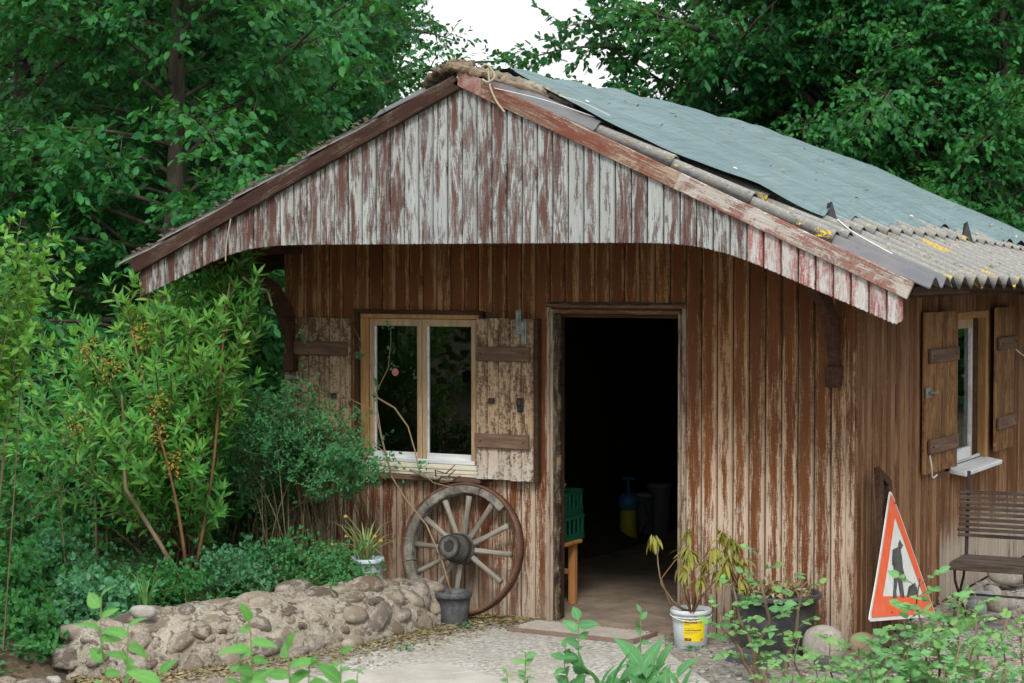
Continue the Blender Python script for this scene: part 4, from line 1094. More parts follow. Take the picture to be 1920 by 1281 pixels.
FB = frame((0.05, 3.47, 0.92), Vector((-0.03, 1, 0)).normalized(), Vector((-1, -0.03, 0)).normalized(), (0, 0, 1))
shutter(FB, 0.62, 0.92, 1.99, 6, M['shutter_side'], (1.72, 1.13), M['batten'], [], label='right shutter of the side window', bw=0.62)

# ================================================================== ON AND AROUND THE SHED
gt = np.random.default_rng(12)
# --- shade tarp over the roof
def noise2(seed, n=9):
    gg = np.random.default_rng(seed); a = gg.uniform(0.5, 2.6, (n, 2)); p = gg.uniform(0, 6.28, n); w = gg.uniform(0.4, 1, n)
    return lambda x, y: sum(w[i] * math.sin(a[i, 0] * x + a[i, 1] * y + p[i]) for i in range(n)) / n
tn = noise2(4); tn2 = noise2(9)
NY, NS = 300, 56
def tarp_edge_y(d):                                      # the front hem runs back from the verge, more so near the ridge
    return np.interp(d, [-1.6, 0.0, 0.2, 0.45, 0.8, 1.2, 1.6, 1.9, 2.1, 2.2], [-0.5, -0.62, -0.88, -1.07, -1.15, -1.12, -1.02, -0.90, -0.80, -0.72])
def tarp_low(v):                                         # the lower hem is wavy
    y = -0.78 + v * 8.1
    return 2.09 + 0.035 * math.sin(y * 2.1 + 1) + 0.02 * math.sin(y * 7.3) + 0.10 * max(0, y - 2.0) * 0.25
V = []
for j in range(NS + 1):
    for i in range(NY + 1):
        v = (i / NY) ** 1.1
        dlo, dhi = -1.6, tarp_low(v)
        d = dlo + (dhi - dlo) * j / NS
        y0 = tarp_edge_y(d); y = y0 + (YB + 0.42 - y0) * v
        ridge_soft = 0.05 * math.exp(-(d / 0.22) ** 2)
        z = ridge_z(y) - SLOPE * math.sqrt(d * d + 0.010) + 0.105
        z += 0.034 * tn(d * 2.2, y * 1.3) + 0.014 * tn2(d * 7, y * 5) + 0.010 * abs(math.sin(2.3 * y + 1.7 * d + 2 * tn(d, y))) ** 3 + 0.012 * math.sin(y * 9 + 2 * d) * (0.4 + 0.6 * j / NS)
        z += 0.008 * math.sin(math.pi * min(1, max(0, (y + 0.6) / 8)))
        if j > NS - 5:                                   # hem follows the corrugations and lifts here and there
            k_ = (j - NS + 5) / 5
            z += k_ * (-0.035 + 0.018 * math.sin(2 * math.pi * (y + 0.815) / 0.2533))
            for yc, hgt, wd_ in ((-0.72, 0.06, 0.05), (3.55, 0.03, 0.2)):
                z += k_ ** 2 * hgt * math.exp(-((y - yc) / wd_) ** 2)
        if v > 0.93: z -= (v - 0.93) / 0.07 * 0.16
        V.append((RX + d, y, z))
V = np.array(V); n1 = NY + 1
i = np.array([a * n1 + b_ for a in range(NS) for b_ in range(NY)])[:, None]
bot = V.copy(); bot[:, 2] -= 0.006
hem_shade = [np.arange(NY)[:, None] + (NS * n1), ]
F = [i + np.array([0, n1, n1 + 1, 1])]
me = np_mesh('tarp', V, F); me.shade_smooth()
tarp = empty('tarp', (RX, 2.5, 3.4), 'blue grey shade tarp spread over the shed roof', 'tarp')
mesh_obj('sheet', me, M['tarp'], tarp)
# black strips under the front and lower edges: shadow gap put into colour
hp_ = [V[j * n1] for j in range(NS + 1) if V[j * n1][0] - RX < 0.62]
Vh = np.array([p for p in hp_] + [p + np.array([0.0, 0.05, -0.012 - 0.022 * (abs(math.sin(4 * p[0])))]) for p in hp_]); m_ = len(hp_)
mesh_obj('hem_shade', np_mesh('hem_shade', Vh, [np.array([(q, q + m_, q + 1 + m_, q + 1) for q in range(m_ - 1)])]), M['tarp_dark'], tarp)
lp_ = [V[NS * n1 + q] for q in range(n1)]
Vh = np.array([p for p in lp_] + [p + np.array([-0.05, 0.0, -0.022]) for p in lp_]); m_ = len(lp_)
mesh_obj('hem_shade', np_mesh('hem_shade', Vh, [np.array([(q, q + 1, q + 1 + m_, q + m_) for q in range(m_ - 1)])]), M['tarp_dark'], tarp)
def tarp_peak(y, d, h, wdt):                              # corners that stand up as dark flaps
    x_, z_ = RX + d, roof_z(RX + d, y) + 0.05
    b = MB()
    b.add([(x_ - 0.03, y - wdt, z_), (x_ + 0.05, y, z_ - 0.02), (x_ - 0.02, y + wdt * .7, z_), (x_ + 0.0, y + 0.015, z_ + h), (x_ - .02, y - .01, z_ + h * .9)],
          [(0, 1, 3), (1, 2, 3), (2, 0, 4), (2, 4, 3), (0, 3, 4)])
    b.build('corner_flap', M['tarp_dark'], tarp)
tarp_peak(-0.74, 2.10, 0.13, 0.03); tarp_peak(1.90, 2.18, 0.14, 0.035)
for (d, y) in ((1.52, -0.72), (0.62, -0.80), (2.0, 1.2)):
    b = MB(); b.lathe([(0.007, 0.0), (0.011, 0.004), (0.016, 0.0), (0.011, -.002), (0.007, 0.0)], 12)
    b.build('eyelet', M['string'], tarp, T(RX + d, y, roof_z(RX + d, y) + 0.115) @ Matrix.Rotation(math.atan(SLOPE), 4, 'Y'), smooth=True)

# --- old bark slabs weighing down the ridge
def slab_mesh(L, w0, w1, t, seed, bend=0.0, nx=26, ny=8):
    gg = np.random.default_rng(seed); V = []; f = noise2(seed)
    for lay in (1, -1):
        for a in range(nx + 1):
            s = a / nx; w = (w0 + (w1 - w0) * s) * (0.82 + 0.18 * math.sin(9 * s + seed) + 0.12 * gg.normal())
            if s < .06 or s > .94: w *= 0.75
            for c in range(ny + 1):
                q = c / ny - 0.5
                V.append((s * L + gg.normal(0, .006), q * w, lay * t * (0.5 - 0.9 * q * q) * (1 + gg.normal(0, .35)) + bend * (s - .5) ** 2 * 4 * -1 + 0.012 * f(s * 12, q * 16)))
    m_ = (nx + 1) * (ny + 1); i = np.array([a * (ny + 1) + c for a in range(nx) for c in range(ny)])[:, None]
    q = np.array([0, ny + 1, ny + 2, 1])
    F = [i + q, i + q[::-1] + m_]
    rim = [c for c in range(ny)] ; e = []
    for c in range(ny): e += [(c, c + 1, c + 1 + m_, c + m_), (nx * (ny + 1) + c + 1, nx * (ny + 1) + c, nx * (ny + 1) + c + m_, nx * (ny + 1) + c + 1 + m_)]
    for a in range(nx): e += [((a + 1) * (ny + 1), a * (ny + 1), a * (ny + 1) + m_, (a + 1) * (ny + 1) + m_), (a * (ny + 1) + ny, (a + 1) * (ny + 1) + ny, (a + 1) * (ny + 1) + ny + m_, a * (ny + 1) + ny + m_)]
    F.append(np.array(e))
    return np_mesh('slab', np.array(V), F)
def slab(name, label, p0, p1, w0, w1, t, seed, mat, bend=0.0, roll=(0, 0, 1)):
    p0, p1 = Vector(p0), Vector(p1); X = (p1 - p0); L = X.length; X.normalize(); Z = Vector(roll); Y = Z.cross(X).normalized(); Z = X.cross(Y)
    return tag(mesh_obj(name, slab_mesh(L, w0, w1, t, seed, bend), mat, None, frame(p0, X, Y, Z)), label, 'bark slab')
slab('bark_slab', 'mossy bark slab capping the left side of the shed ridge', (-2.01, GY + 0.03, 3.50), (-2.27, GY + 0.06, 3.375), 0.24, 0.20, 0.06, 3, M['bark'], 0.02, (-0.4, 0, 1))
slab('bark_slab', 'long weathered slab lying along the ridge top beside the tarp', (-2.06, GY - 0.04, 3.485), (-1.50, GY + 0.16, 3.285), 0.17, 0.11, 0.05, 7, M['bark'], 0.02, (0.45, 0, 1))
slab('bark_slab', 'grey split slab tied down below the ridge over the dark sheet', (-1.83, GY + 0.04, 3.43), (-1.38, GY + 0.22, 3.245), 0.10, 0.06, 0.045, 11, M['grey_wood'], 0.02, (0.45, 0, 1))
slab('bark_slab', 'small bark piece sticking out left of the ridge', (-2.37, GY + 0.10, 3.325), (-2.17, GY + 0.05, 3.345), 0.07, 0.08, 0.03, 15, M['bark'], 0.0, (-0.3, 0, 1))

# --- ropes and strings
def cord(name, pts, r, mat, label, cat='rope', k=24, n=5):
    pts = [np.array(p, float) for p in pts]
    P = []
    for i in range(len(pts) - 1):
        p0 = pts[max(0, i - 1)]; p1 = pts[i]; p2 = pts[i + 1]; p3 = pts[min(len(pts) - 1, i + 2)]
        for t in np.linspace(0, 1, k // (len(pts) - 1) + 1)[(1 if i else 0):]:
            P.append(0.5 * ((2 * p1) + (p2 - p0) * t + (2 * p0 - 5 * p1 + 4 * p2 - p3) * t * t + (3 * p1 - p0 - 3 * p2 + p3) * t ** 3))
    return tag(MB().tube(P, r, n).build(name, mat, smooth=True), label, cat)
rz = lambda d, y, h: (RX + d, y, roof_z(RX + d, y) + h)
cord('rope', [rz(0.20, GY - .055, 0.10), rz(0.22, GY - .07, 0.0), rz(0.26, GY - .065, -0.07), rz(0.31, GY - .06, -0.11)], 0.007, M['rope'], 'knotted pale cloth strip hanging over the verge at the ridge', 'rope')
cord('rope', [rz(0.16, GY - .06, 0.09), rz(0.20, GY - .06, 0.115), rz(0.245, GY - .062, 0.07), rz(0.21, GY - .075, 0.02), rz(0.17, GY - .07, 0.02)], 0.007, M['rope'], 'frayed knot of rope at the top of the right verge', 'rope')
cord('string', [rz(0.24, GY - .06, 0.0), rz(0.55, GY - .02, 0.062), rz(0.82, GY + .08, 0.085)], 0.0022, M['string'], 'thin white string drawn across the dark roof sheet below the ridge', 'string')
cord('string', [rz(0.62, GY + .02, 0.12), rz(0.72, GY + .12, 0.13), rz(0.85, GY + .22, 0.115)], 0.0022, M['string'], 'short white string from the bark slab to the tarp edge', 'string')
cord('string', [rz(2.15, GY + .42, 0.10), rz(2.25, GY + .38, 0.075), rz(2.36, GY + .34, 0.07), rz(2.5, GY + .30, 0.065)], 0.004, M['string'], 'white cord from the tarp corner down over the lower roof sheets', 'string')
cord('rope', [on_y(434, 405, GY - .06), on_y(429, 430, GY - .06), on_y(424, 462, GY - .055), on_y(423, 490, GY - .05)], 0.005, M['rope'], 'thin rope hanging over the left verge board', 'rope')
cord('rope', [on_y(455, 520, -.9), on_y(480, 538, -.8), on_y(500, 545, -.75), on_y(506, 560, -.75), on_y(510, 574, -.75)], 0.008, M['rope'], 'rope end tied under the left eave above the shrub', 'rope')
cord('cable', [(0.075, 1.40, 1.05), (0.10, 1.36, 0.98), (0.09, 1.42, 0.90), (0.085, 1.55, 0.905)], 0.006, M['string'], 'white cord dangling from the lower left side shutter', 'cord')
cord('cable', [(0.09, 3.72, 1.66), (0.06, 4.1, 1.60), (0.06, 4.5, 1.56), (0.04, 5.2, 1.58)], 0.005, M['string'], 'thin pale cable running along the side wall right of its window', 'cable')

M['hub_wood'] = plain('dark hub wood', (0.15, 0.145, 0.135), 0.85, 0.45, 16, (0.04, 0.036, 0.03), 0.7, bd=0.006)
# --- wagon wheel leaning on the wall
wc = on_y(866, 1030, -0.20)
MW = frame((wc[0], -0.195, 0.455), (1, 0, 0), Vector((0, 1, -0.22)).normalized(), Vector((0, 0.22, 1)).normalized())
wheel = empty('wagon_wheel', (wc[0], -0.28, 0.02), 'weathered grey wooden wagon wheel leaning on the front wall below the window', 'wagon wheel')
RW = 0.432
MB().lathe([(RW - 0.016, -0.040), (RW, -0.038), (RW, 0.036), (RW - 0.016, 0.038), (RW - 0.016, -0.040)], 72, 'y').build('tyre', M['rust'], wheel, MW, True)
for k in range(6):                                       # felloes, the last one rotted away in part
    a0 = math.pi / 2 - 0.25 + k * math.pi / 3; a1 = a0 + math.pi / 3 - 0.012
    if k in (3, 4): continue
    if k == 5: a0 = a1 - 0.52
    n = 14; b = MB(); V = []
    for q in range(n + 1):
        a = a0 + (a1 - a0) * q / n; j = gt.normal(0, .0025)
        ri, ro = RW - 0.072 + j, RW - 0.0155
        for rr, yy in ((ri + .006, -0.036), (ro - .004, -0.036 + j), (ro, -0.03), (ro, 0.03), (ri + .006, 0.034), (ri, 0.026), (ri, -0.028)):
            V.append((rr * math.cos(a), yy, rr * math.sin(a)))
    m_ = 7
    F = [(q * m_ + c, q * m_ + (c + 1) % m_, (q + 1) * m_ + (c + 1) % m_, (q + 1) * m_ + c) for q in range(n) for c in range(m_)] + [tuple(range(m_)), tuple(range((n + 1) * m_ - 1, n * m_ - 1, -1))]
    b.add(V, F).build('felloe', M['felloe_wood'], wheel, MW)
for k in range(12):
    a = math.pi / 2 + k * math.pi / 6 - 0.03
    if k == 7: continue
    b = MB(); n = 8; end = 0.140 if k in (11, 10, 9, 8, 7, 6) else 0.155
    rad = lambda s: 0.021 - 0.004 * math.sin(math.pi * s) + gt.normal(0, .0007)
    pts = [(0, 0, 0.07 + (RW - end) * s) for s in np.linspace(0, 1, n)]
    b.tube(pts, [rad(s) for s in np.linspace(0, 1, n)], 9)
    b.build('spoke', M['grey_wood'], wheel, MW @ Matrix.Rotation(-(a - math.pi / 2), 4, 'Y'), True)
hub = MB().lathe([(0.0001, -0.06), (0.088, -0.06), (0.096, -0.045), (0.100, 0.0), (0.097, 0.05), (0.086, 0.085), (0.083, 0.115), (0.077, 0.165), (0.070, 0.185), (0.050, 0.19), (0.036, 0.188), (0.034, 0.16), (0.0001, 0.158)], 32, 'y').build('hub', M['hub_wood'], wheel, MW, True)
for (h0, h1, rr) in ((0.050, 0.085, 0.097), (0.16, 0.188, 0.076), (-0.03, -0.01, 0.101)):
    MB().lathe([(rr - .01, h0), (rr, h0), (rr, h1), (rr - .01, h1), (rr - .01, h0)], 32, 'y').build('hub_band', M['iron'] if h0 > 0 else M['rust'], hub, MW)
MB().lathe([(0.0001, 0.189), (0.030, 0.189), (0.034, 0.1905), (0.034, 0.186), (0.022, 0.184), (0.0001, 0.184)], 20, 'y').build('axle_bore', M['iron'], hub, MW)

# --- garden fork lying along the sill
fk = empty('garden_fork', tuple(on_y(800, 890, -0.12)), 'old cultivator fork with wooden handle hung below the front window sill', 'garden fork')
p = [on_y(x_, y_, -0.13) for x_, y_ in ((768, 881), (800, 893), (850, 901))]
MB().tube(p, [0.006, 0.020, 0.012], 8).build('handle', M['grey_wood'], fk, smooth=True)
tr = [on_y(x_, y_, -0.14) for x_, y_ in ((818, 901), (816, 882), (836, 888), (853, 872))], [on_y(x_, y_, -0.15) for x_, y_ in ((820, 903), (828, 893), (840, 894), (854, 881))], [on_y(x_, y_, -0.14) for x_, y_ in ((850, 901), (832, 905), (821, 902), (816, 884))], [on_y(x_, y_, -0.13) for x_, y_ in ((835, 903), (850, 899), (862, 893), (868, 896))]
for q in tr: MB().tube(q, [0.006, 0.006, 0.005, 0.003], 6).build('tine', M['rust'], fk, smooth=True)

# --- pots and buckets
def pot(name, label, cat, x, y, z, r0, r1, h, mat, rim=0.012, rimh=0.03, soil=0.85, lip=True, soilmat=None):
    e = empty(name, (x, y, z), label, cat)
    MM = T(x, y, z)
    rr = lambda s: r0 + (r1 - r0) * s
    prof = [(0.0001, 0.003), (r0 - .006, 0.0), (r0, 0.006), (rr(0.6), h * 0.6), (rr(1) - .001, h - rimh), (r1 + rim * .8, h - rimh), (r1 + rim, h - rimh + .004), (r1 + rim, h - .004), (r1 + rim - .004, h), (r1 - 0.004, h), (rr(.8) - .006, h * 0.8), (rr(.4) - .006, h * .4), (0.0001, h * .4)]
    MB().lathe(prof, 40).build('body', mat, e, MM, True)
    rs = rr(soil) - 0.007
    b = MB(); gg = np.random.default_rng(int(abs(x) * 100)); n = 22; V = [(0, 0, h * soil + .012)]
    for ring in (0.5, 0.99):
        for q in range(n): V.append((rs * ring * math.cos(6.2832 * q / n), rs * ring * math.sin(6.2832 * q / n), h * soil + gg.normal(0, .006)))
    F = [(0, 1 + q, 1 + (q + 1) % n) for q in range(n)] + [(1 + q, 1 + n + q, 1 + n + (q + 1) % n, 1 + (q + 1) % n) for q in range(n)]
    b.add(V, F).build('soil', soilmat or M['soil'], e, MM, True)
    return e
pot('plant_pot', 'greyed black plastic pot in front of the wagon wheel', 'plant pot', -2.51, -0.40, 0.0, 0.092, 0.112, 0.215, M['pot_grey'], 0.008, 0.035)
pot('plant_pot', 'pale blue plastic pot of daffodils on the stone wall end', 'plant pot', -3.03, -0.62, 0.225, 0.085, 0.108, 0.20, M['pot_blue'], 0.010, 0.028)
pot('large_tub', 'large black plastic tub right of the white bucket', 'tub', -0.37, -0.31, 0.0, 0.205, 0.250, 0.36, M['pot_black'], 0.016, 0.03, 0.9)
bx, by = -0.875, -0.40
bk = pot('plastic_bucket', 'white plastic bucket with yellow label beside the open door', 'bucket', bx, by, 0.0, 0.098, 0.118, 0.235, M['bucket'], 0.008, 0.026, 0.88)
BF = T(bx, by, 0)
MB().lathe([(0.119, 0.188), (0.123, 0.190), (0.123, 0.194), (0.119, 0.196)], 40).build('rim_ring', M['bucket'], bk, BF)
def wrap(name, mat, a0, a1, z0, z1, off, parent, n=12):
    b = MB(); V = []
    rad = lambda z: 0.098 + 0.020 * z / 0.235 + off
    for q in range(n + 1):
        a = a0 + (a1 - a0) * q / n
        for z in (z0, z1): V.append((rad(z) * math.cos(a), rad(z) * math.sin(a), z))
    return b.add(V, [(2 * q, 2 * q + 2, 2 * q + 3, 2 * q + 1) for q in range(n)]).build(name, mat, parent, BF)
view_a = math.atan2(CAM[1] - by, CAM[0] - bx)
lab = wrap('label', M['label_yellow'], view_a - 0.42, view_a + 0.80, 0.050, 0.185, 0.0012, bk)
def text_wrap(txt, size, zc, a_left, mat, off=0.0022, bold=0.0, width=None):
    cu = bpy.data.curves.new('lettering', 'FONT'); cu.body = txt; cu.size = size; cu.offset = bold; cu.resolution_u = 3
    o = bpy.data.objects.new('lettering', cu); COL.objects.link(o)
    bpy.context.view_layer.update()
    me = bpy.data.meshes.new_from_object(o.evaluated_get(bpy.context.evaluated_depsgraph_get()))
    bpy.data.objects.remove(o)
    n = len(me.vertices); co = np.empty(n * 3, np.float32); me.vertices.foreach_get('co', co); co = co.reshape(-1, 3)
    wtot = co[:, 0].max() if n else 1
    k = (width / wtot) if width else 1.0
    z = zc + co[:, 1]; r_ = 0.098 + 0.020 * z / 0.235 + off
    a = a_left + co[:, 0] * k / 0.112
    me.vertices.foreach_set('co', np.stack([r_ * np.cos(a), r_ * np.sin(a), z], 1).astype(np.float32).ravel()); me.update()
    me.materials.append(mat)
    return mesh_obj('lettering', me, mat, lab, BF)
aL = view_a - 0.36
text_wrap('ALPINO', 0.028, 0.163, aL, M['ink'], bold=0.0012, width=0.078)
grp = np.random.default_rng(19)
def small_print(zc, h, a0, width, mat):
    """print too fine to read: a broken line of short marks"""
    b = MB(); x_ = 0.0
    while x_ < width:
        w_ = grp.uniform(0.003, 0.009)
        V = []
        for xx in (x_, min(width, x_ + w_)):
            for zz in (zc - h / 2, zc + h * grp.uniform(.2, .5)):
                r_ = 0.098 + 0.020 * zz / 0.235 + 0.0022; V.append((r_ * math.cos(a0 + xx / 0.112), r_ * math.sin(a0 + xx / 0.112), zz))
        b.add(V, [(0, 2, 3, 1)]); x_ += w_ + grp.uniform(0.0012, 0.003)
    b.build('small_print', mat, lab, BF)
small_print(0.153, 0.004, aL, 0.035, M['ink']); small_print(0.132, 0.005, aL, 0.062, M['ink_pale']); small_print(0.120, 0.006, aL, 0.105, M['ink'])
small_print(0.108, 0.005, aL, 0.075, M['ink_pale']); small_print(0.099, 0.004, aL, 0.060, M['ink_pale'])
for z0, z1, a0, a1, mt in ((0.055, 0.071, -0.38, 0.02, 'ink'), (0.056, 0.066, 0.55, 0.76, 'ink_pale')):
    wrap('logo', M[mt], view_a + a0, view_a + a1, z0, z1, 0.0022, lab, 6)
small_print(0.063, 0.005, view_a - .30, 0.026, M['label_yellow'])
b = MB(); hd = [(0.124 * math.cos(t) + .0, 0.124 * math.sin(t), 0.20 - 0.0 * t) for t in np.linspace(view_a - 1.4, view_a + 1.4, 24)]
hd = [(x_ * 1.03, y_ * 1.03, 0.205 - 0.028 * math.sin(math.pi * q / 23)) for q, (x_, y_, z_) in enumerate(hd)]
b.tube(hd, 0.003, 5).build('handle', M['string'], bk, BF, True)

# --- door mat: expanded steel grating on a frame
MG = frame((-1.62, -0.36, 0.014), Vector((1, -0.055, 0)).normalized(), Vector((0.055, 1, 0)).normalized(), (0, 0, 1))
gr = empty('door_grating', (-1.62, -0.36, 0.0), 'rusty steel mesh grating laid flat before the doorway', 'grating')
b = MB(); gw_, gd_ = 0.43, 0.155
MB().box(-gw_, gw_, -gd_, gd_, -0.002, 0.006).build('dirt_pan', M['soil'], gr, MG)
for y0, y1 in ((-gd_ - .012, -gd_), (gd_, gd_ + .012)): b.box(-gw_ - .012, gw_ + .012, y0, y1, 0.0, 0.024)
for x0, x1 in ((-gw_ - .012, -gw_), (gw_, gw_ + .012)): b.box(x0, x1, -gd_, gd_, 0.0, 0.024)
b.build('frame', plain('dusty rust', (0.22, 0.15, 0.115), 0.85, 0.3, 14), gr, MG)
b = MB(); st = 0.042
for i in range(-14, 15):
    for s in (1, -1):
        # diagonal wires clipped to the frame
        pts = []
        c0 = i * st
        x0, x1 = -gd_ * 1.15 * s + c0, gd_ * 1.15 * s + c0
        ts = [t for t in np.linspace(0, 1, 9) if abs(x0 + (x1 - x0) * t) <= gw_]
        if len(ts) < 2: continue
        t0, t1 = ts[0], ts[-1]
        A = np.array([x0 + (x1 - x0) * t0, -gd_ + 2 * gd_ * t0, 0.021]); B = np.array([x0 + (x1 - x0) * t1, -gd_ + 2 * gd_ * t1, 0.021])
        if s < 0: A[2] = B[2] = 0.0185
        b.tube([A, B], 0.0035, 4, False)
o = b.build('mesh_wires', plain('grey steel mesh', (0.36, 0.325, 0.28), 0.7, 0.3, 20), gr, MG); o['kind'] = 'stuff'

# --- road works sign on a post at the corner
sg = empty('road_sign', (0.30, 0.0, 0.0), 'triangular orange and white road works sign leaning on the side wall', 'road sign')
BL, BR, AP = on_x(1628, 1166, 0.42), on_x(1756, 1156, 0.30), on_x(1669, 914, 0.17)
Xs = Vector(BR - BL); wS = Xs.length; Xs.normalize()
Zs = Vector(AP) - (Vector(BL) + Xs * (Vector(AP - BL).dot(Xs))); hS = Zs.length; apx = Vector(AP - BL).dot(Xs); Zs.normalize(); Ys = Zs.cross(Xs).normalized()
MS = frame(BL, Xs, Ys, Zs)
def tri_pts(ins, rc, seg=5):
    P = [np.array([0.0, 0.0]), np.array([wS, 0.0]), np.array([apx, hS])]
    c = (P[0] + P[1] + P[2]) / 3
    # inset by moving each edge inwards
    def off(i):
        p0, p1, p2 = P[(i - 1) % 3], P[i], P[(i + 1) % 3]
        e1 = (p1 - p0) / np.linalg.norm(p1 - p0); e2 = (p2 - p1) / np.linalg.norm(p2 - p1)
        n1_ = np.array([-e1[1], e1[0]]); n2_ = np.array([-e2[1], e2[0]])
        A = np.stack([n1_, n2_]); bb = np.array([n1_ @ p0 + ins, n2_ @ p1 + ins])
        return np.linalg.solve(A, bb)
    Q = [off(i) for i in range(3)]; out = []
    for i in range(3):
        p0, p1, p2 = Q[(i - 1) % 3], Q[i], Q[(i + 1) % 3]
        d1 = (p0 - p1) / np.linalg.norm(p0 - p1); d2 = (p2 - p1) / np.linalg.norm(p2 - p1)
        a, c2 = p1 + d1 * rc, p1 + d2 * rc
        for t in np.linspace(0, 1, seg): out.append((1 - t) ** 2 * a + 2 * t * (1 - t) * p1 + t ** 2 * c2)
    return out
def bendy(x, z):                                          # the plate is bent: its lower left edge curls out
    return 0.0
def warp(x, z):                                           # and its left edge pinched in at half height
    t = z / hS
    pinch = 0.030 * math.sin(math.pi * min(1, t * 1.02)) * (1 - x / wS) * 1.0
    dent = 0.012 * math.exp(-((t - .45) / .10) ** 2) * max(0, (x - apx * t - (1 - t) * wS * .7)) / wS
    return x + pinch - dent
def ring_pts(pts, sub=8):
    out = []
    for i in range(len(pts)):
        a, c = pts[i], pts[(i + 1) % len(pts)]
        k = max(1, int(np.linalg.norm(c - a) / 0.04))
        for q in range(k): out.append(a + (c - a) * q / k)
    return out
def flat_fill(name, pts, y_off, mat, parent, thick=0.0):
    me = bpy.data.meshes.new(name); import bmesh
    bm = bmesh.new(); vs = [bm.verts.new((warp(p_[0], p_[1]), bendy(p_[0], p_[1]) + y_off, p_[1])) for p_ in pts]
    f_ = bm.faces.new(vs); bmesh.ops.triangulate(bm, faces=[f_])
    if thick:
        r_ = bmesh.ops.extrude_face_region(bm, geom=bm.faces[:]); bmesh.ops.translate(bm, verts=[v for v in r_['geom'] if isinstance(v, bmesh.types.BMVert)], vec=(0, thick, 0))
        bmesh.ops.recalc_face_normals(bm, faces=bm.faces[:])
    bm.to_mesh(me); bm.free()
    return mesh_obj(name, me, mat, parent, MS)
plate = flat_fill('plate', ring_pts(tri_pts(0.0, 0.075)), 0.0, M['sign_white'], sg, 0.004)
def band(name, i0, i1, r0, r1, y_off, mat):
    A = tri_pts(i0, r0); Bp = tri_pts(i1, r1); n = len(A); out = []
    V = []; F = []
    sub = 14
    PA, PB = [], []
    for i in range(n):
        a, a2, c, c2 = A[i], A[(i + 1) % n], Bp[i], Bp[(i + 1) % n]
        k = 1 if i % 5 != 4 else sub
        for q in range(k): PA.append(a + (a2 - a) * q / k); PB.append(c + (c2 - c) * q / k)
    m_ = len(PA)
    V = [(warp(*p_), bendy(*p_) + y_off, p_[1]) for p_ in PA + PB]
    F = [(i, (i + 1) % m_, m_ + (i + 1) % m_, m_ + i) for i in range(m_)]
    return MB().add(V, F).build(name, mat, sg, MS)
band('red_border', 0.020, 0.135, 0.055, 0.008, -0.0022, M['sign_red'])
MSi = MS.inverted()
def on_sign(px, py):
    d = Vector(ray(px, py)); C_ = Vector(CAM); nn = MS.col[1].xyz
    q = C_ + d * ((Vector(BL) - C_).dot(nn) / d.dot(nn)); l_ = MSi @ q; return np.array([l_.x, l_.z])
fig = [[(436, 506), (438, 480), (446, 462), (456, 482), (466, 496), (458, 505), (457, 514), (445, 518)], [(405, 520), (432, 506), (450, 515), (458, 560), (463, 612), (455, 665), (413, 668), (417, 612), (402, 606), (403, 560)],
       [(413, 660), (437, 660), (433, 700), (425, 765), (430, 797), (405, 798), (410, 740)], [(431, 660), (456, 660), (460, 700), (462, 778), (472, 794), (450, 794), (447, 740), (438, 690)],
       [(450, 575), (460, 610), (470, 650), (485, 692), (482, 704), (470, 702), (460, 672), (446, 625)], [(485, 792), (503, 752), (497, 730), (512, 738), (532, 708), (548, 755), (550, 790)]]
for k, pl in enumerate(fig):
    pts = [on_sign(1540 + x_ / 3.042, 860 + z_ / 3.042) for x_, z_ in pl]
    me = bpy.data.meshes.new('worker_pictogram'); import bmesh
    bm = bmesh.new(); bm.faces.new([bm.verts.new((p_[0], -0.0024 - 0.00012 * k, p_[1])) for p_ in pts]); bmesh.ops.triangulate(bm, faces=bm.faces[:]); bm.to_mesh(me); bm.free()
    mesh_obj('worker_pictogram', me, M['sign_black'], plate, MS)
pp0, pp1 = on_x(1655, 882, 0.10), on_x(1672, 1210, 0.34)
for (dx_, nm) in ((0, 'post'),):
    b = MB(); b.bbox(-0.10, -0.045, -0.02, 0.02, -0.05, 1.12, 0.004); b.bbox(0.045, 0.10, -0.02, 0.02, 0.9, 1.12, 0.004); b.bbox(-0.045, 0.045, -0.02, 0.02, 1.06, 1.12, 0.004); b.bbox(-0.045, 0.045, -0.018, 0.018, 0.6, 0.93, 0.004)
    Zp = Vector(pp0 - pp1).normalized(); Xp = Vector((0, 1, 0)); Yp = Zp.cross(Xp).normalized(); Xp = Yp.cross(Zp)
    b.build('post', M['dark_wood'], sg, frame(pp1, Xp, Yp, Zp))
for px, py in ((1678, 943), (1672, 1148)):
    q = on_x(px, py, 0.20 if py < 1000 else 0.415)
    MB().lathe([(0.008, 0.0), (0.008, 0.004), (0.0001, 0.006)], 8, 'y').build('bolt', M['rust'], sg, frame(q, Xs, Ys, Zs))

# --- folding garden chair
cp = empty('garden_chair', (0.62, 0.86, 0.0), 'old slatted folding garden chair with peeling dark slats beside the side wall', 'chair')
CW = 0.47; CX0 = 0.40
MC = frame((CX0, 0.72, 0.0), Vector((1, 0.02, 0)).normalized(), Vector((-0.02, 1, 0)).normalized(), (0, 0, 1))
slatm = wood('chair slat', (0.045, 0.034, 0.027), (0.115, 0.092, 0.075), 0, 60, 0.85, 0.3)
for k in range(7): MB().bbox(0.0, CW, 0.0 + k * .052, 0.046 + k * .052, 0.440, 0.458, 0.004).build('slat', slatm, cp, MC)
MB().bbox(-0.004, CW + .004, -0.012, -0.001, 0.405, 0.452, 0.003).build('seat_rail', slatm, cp, MC)
bkp = lambda z: 0.33 + (z - 0.45) * 0.10
for k in range(9):
    z_ = 0.855 - k * 0.034
    MB().bbox(-0.035, CW + 0.035, bkp(z_) - .014, bkp(z_) - .004, z_ - 0.011, z_ + 0.011, 0.002).build('slat', slatm, cp, MC @ Matrix.Rotation(gt.normal(0, .006), 4, 'Y'))
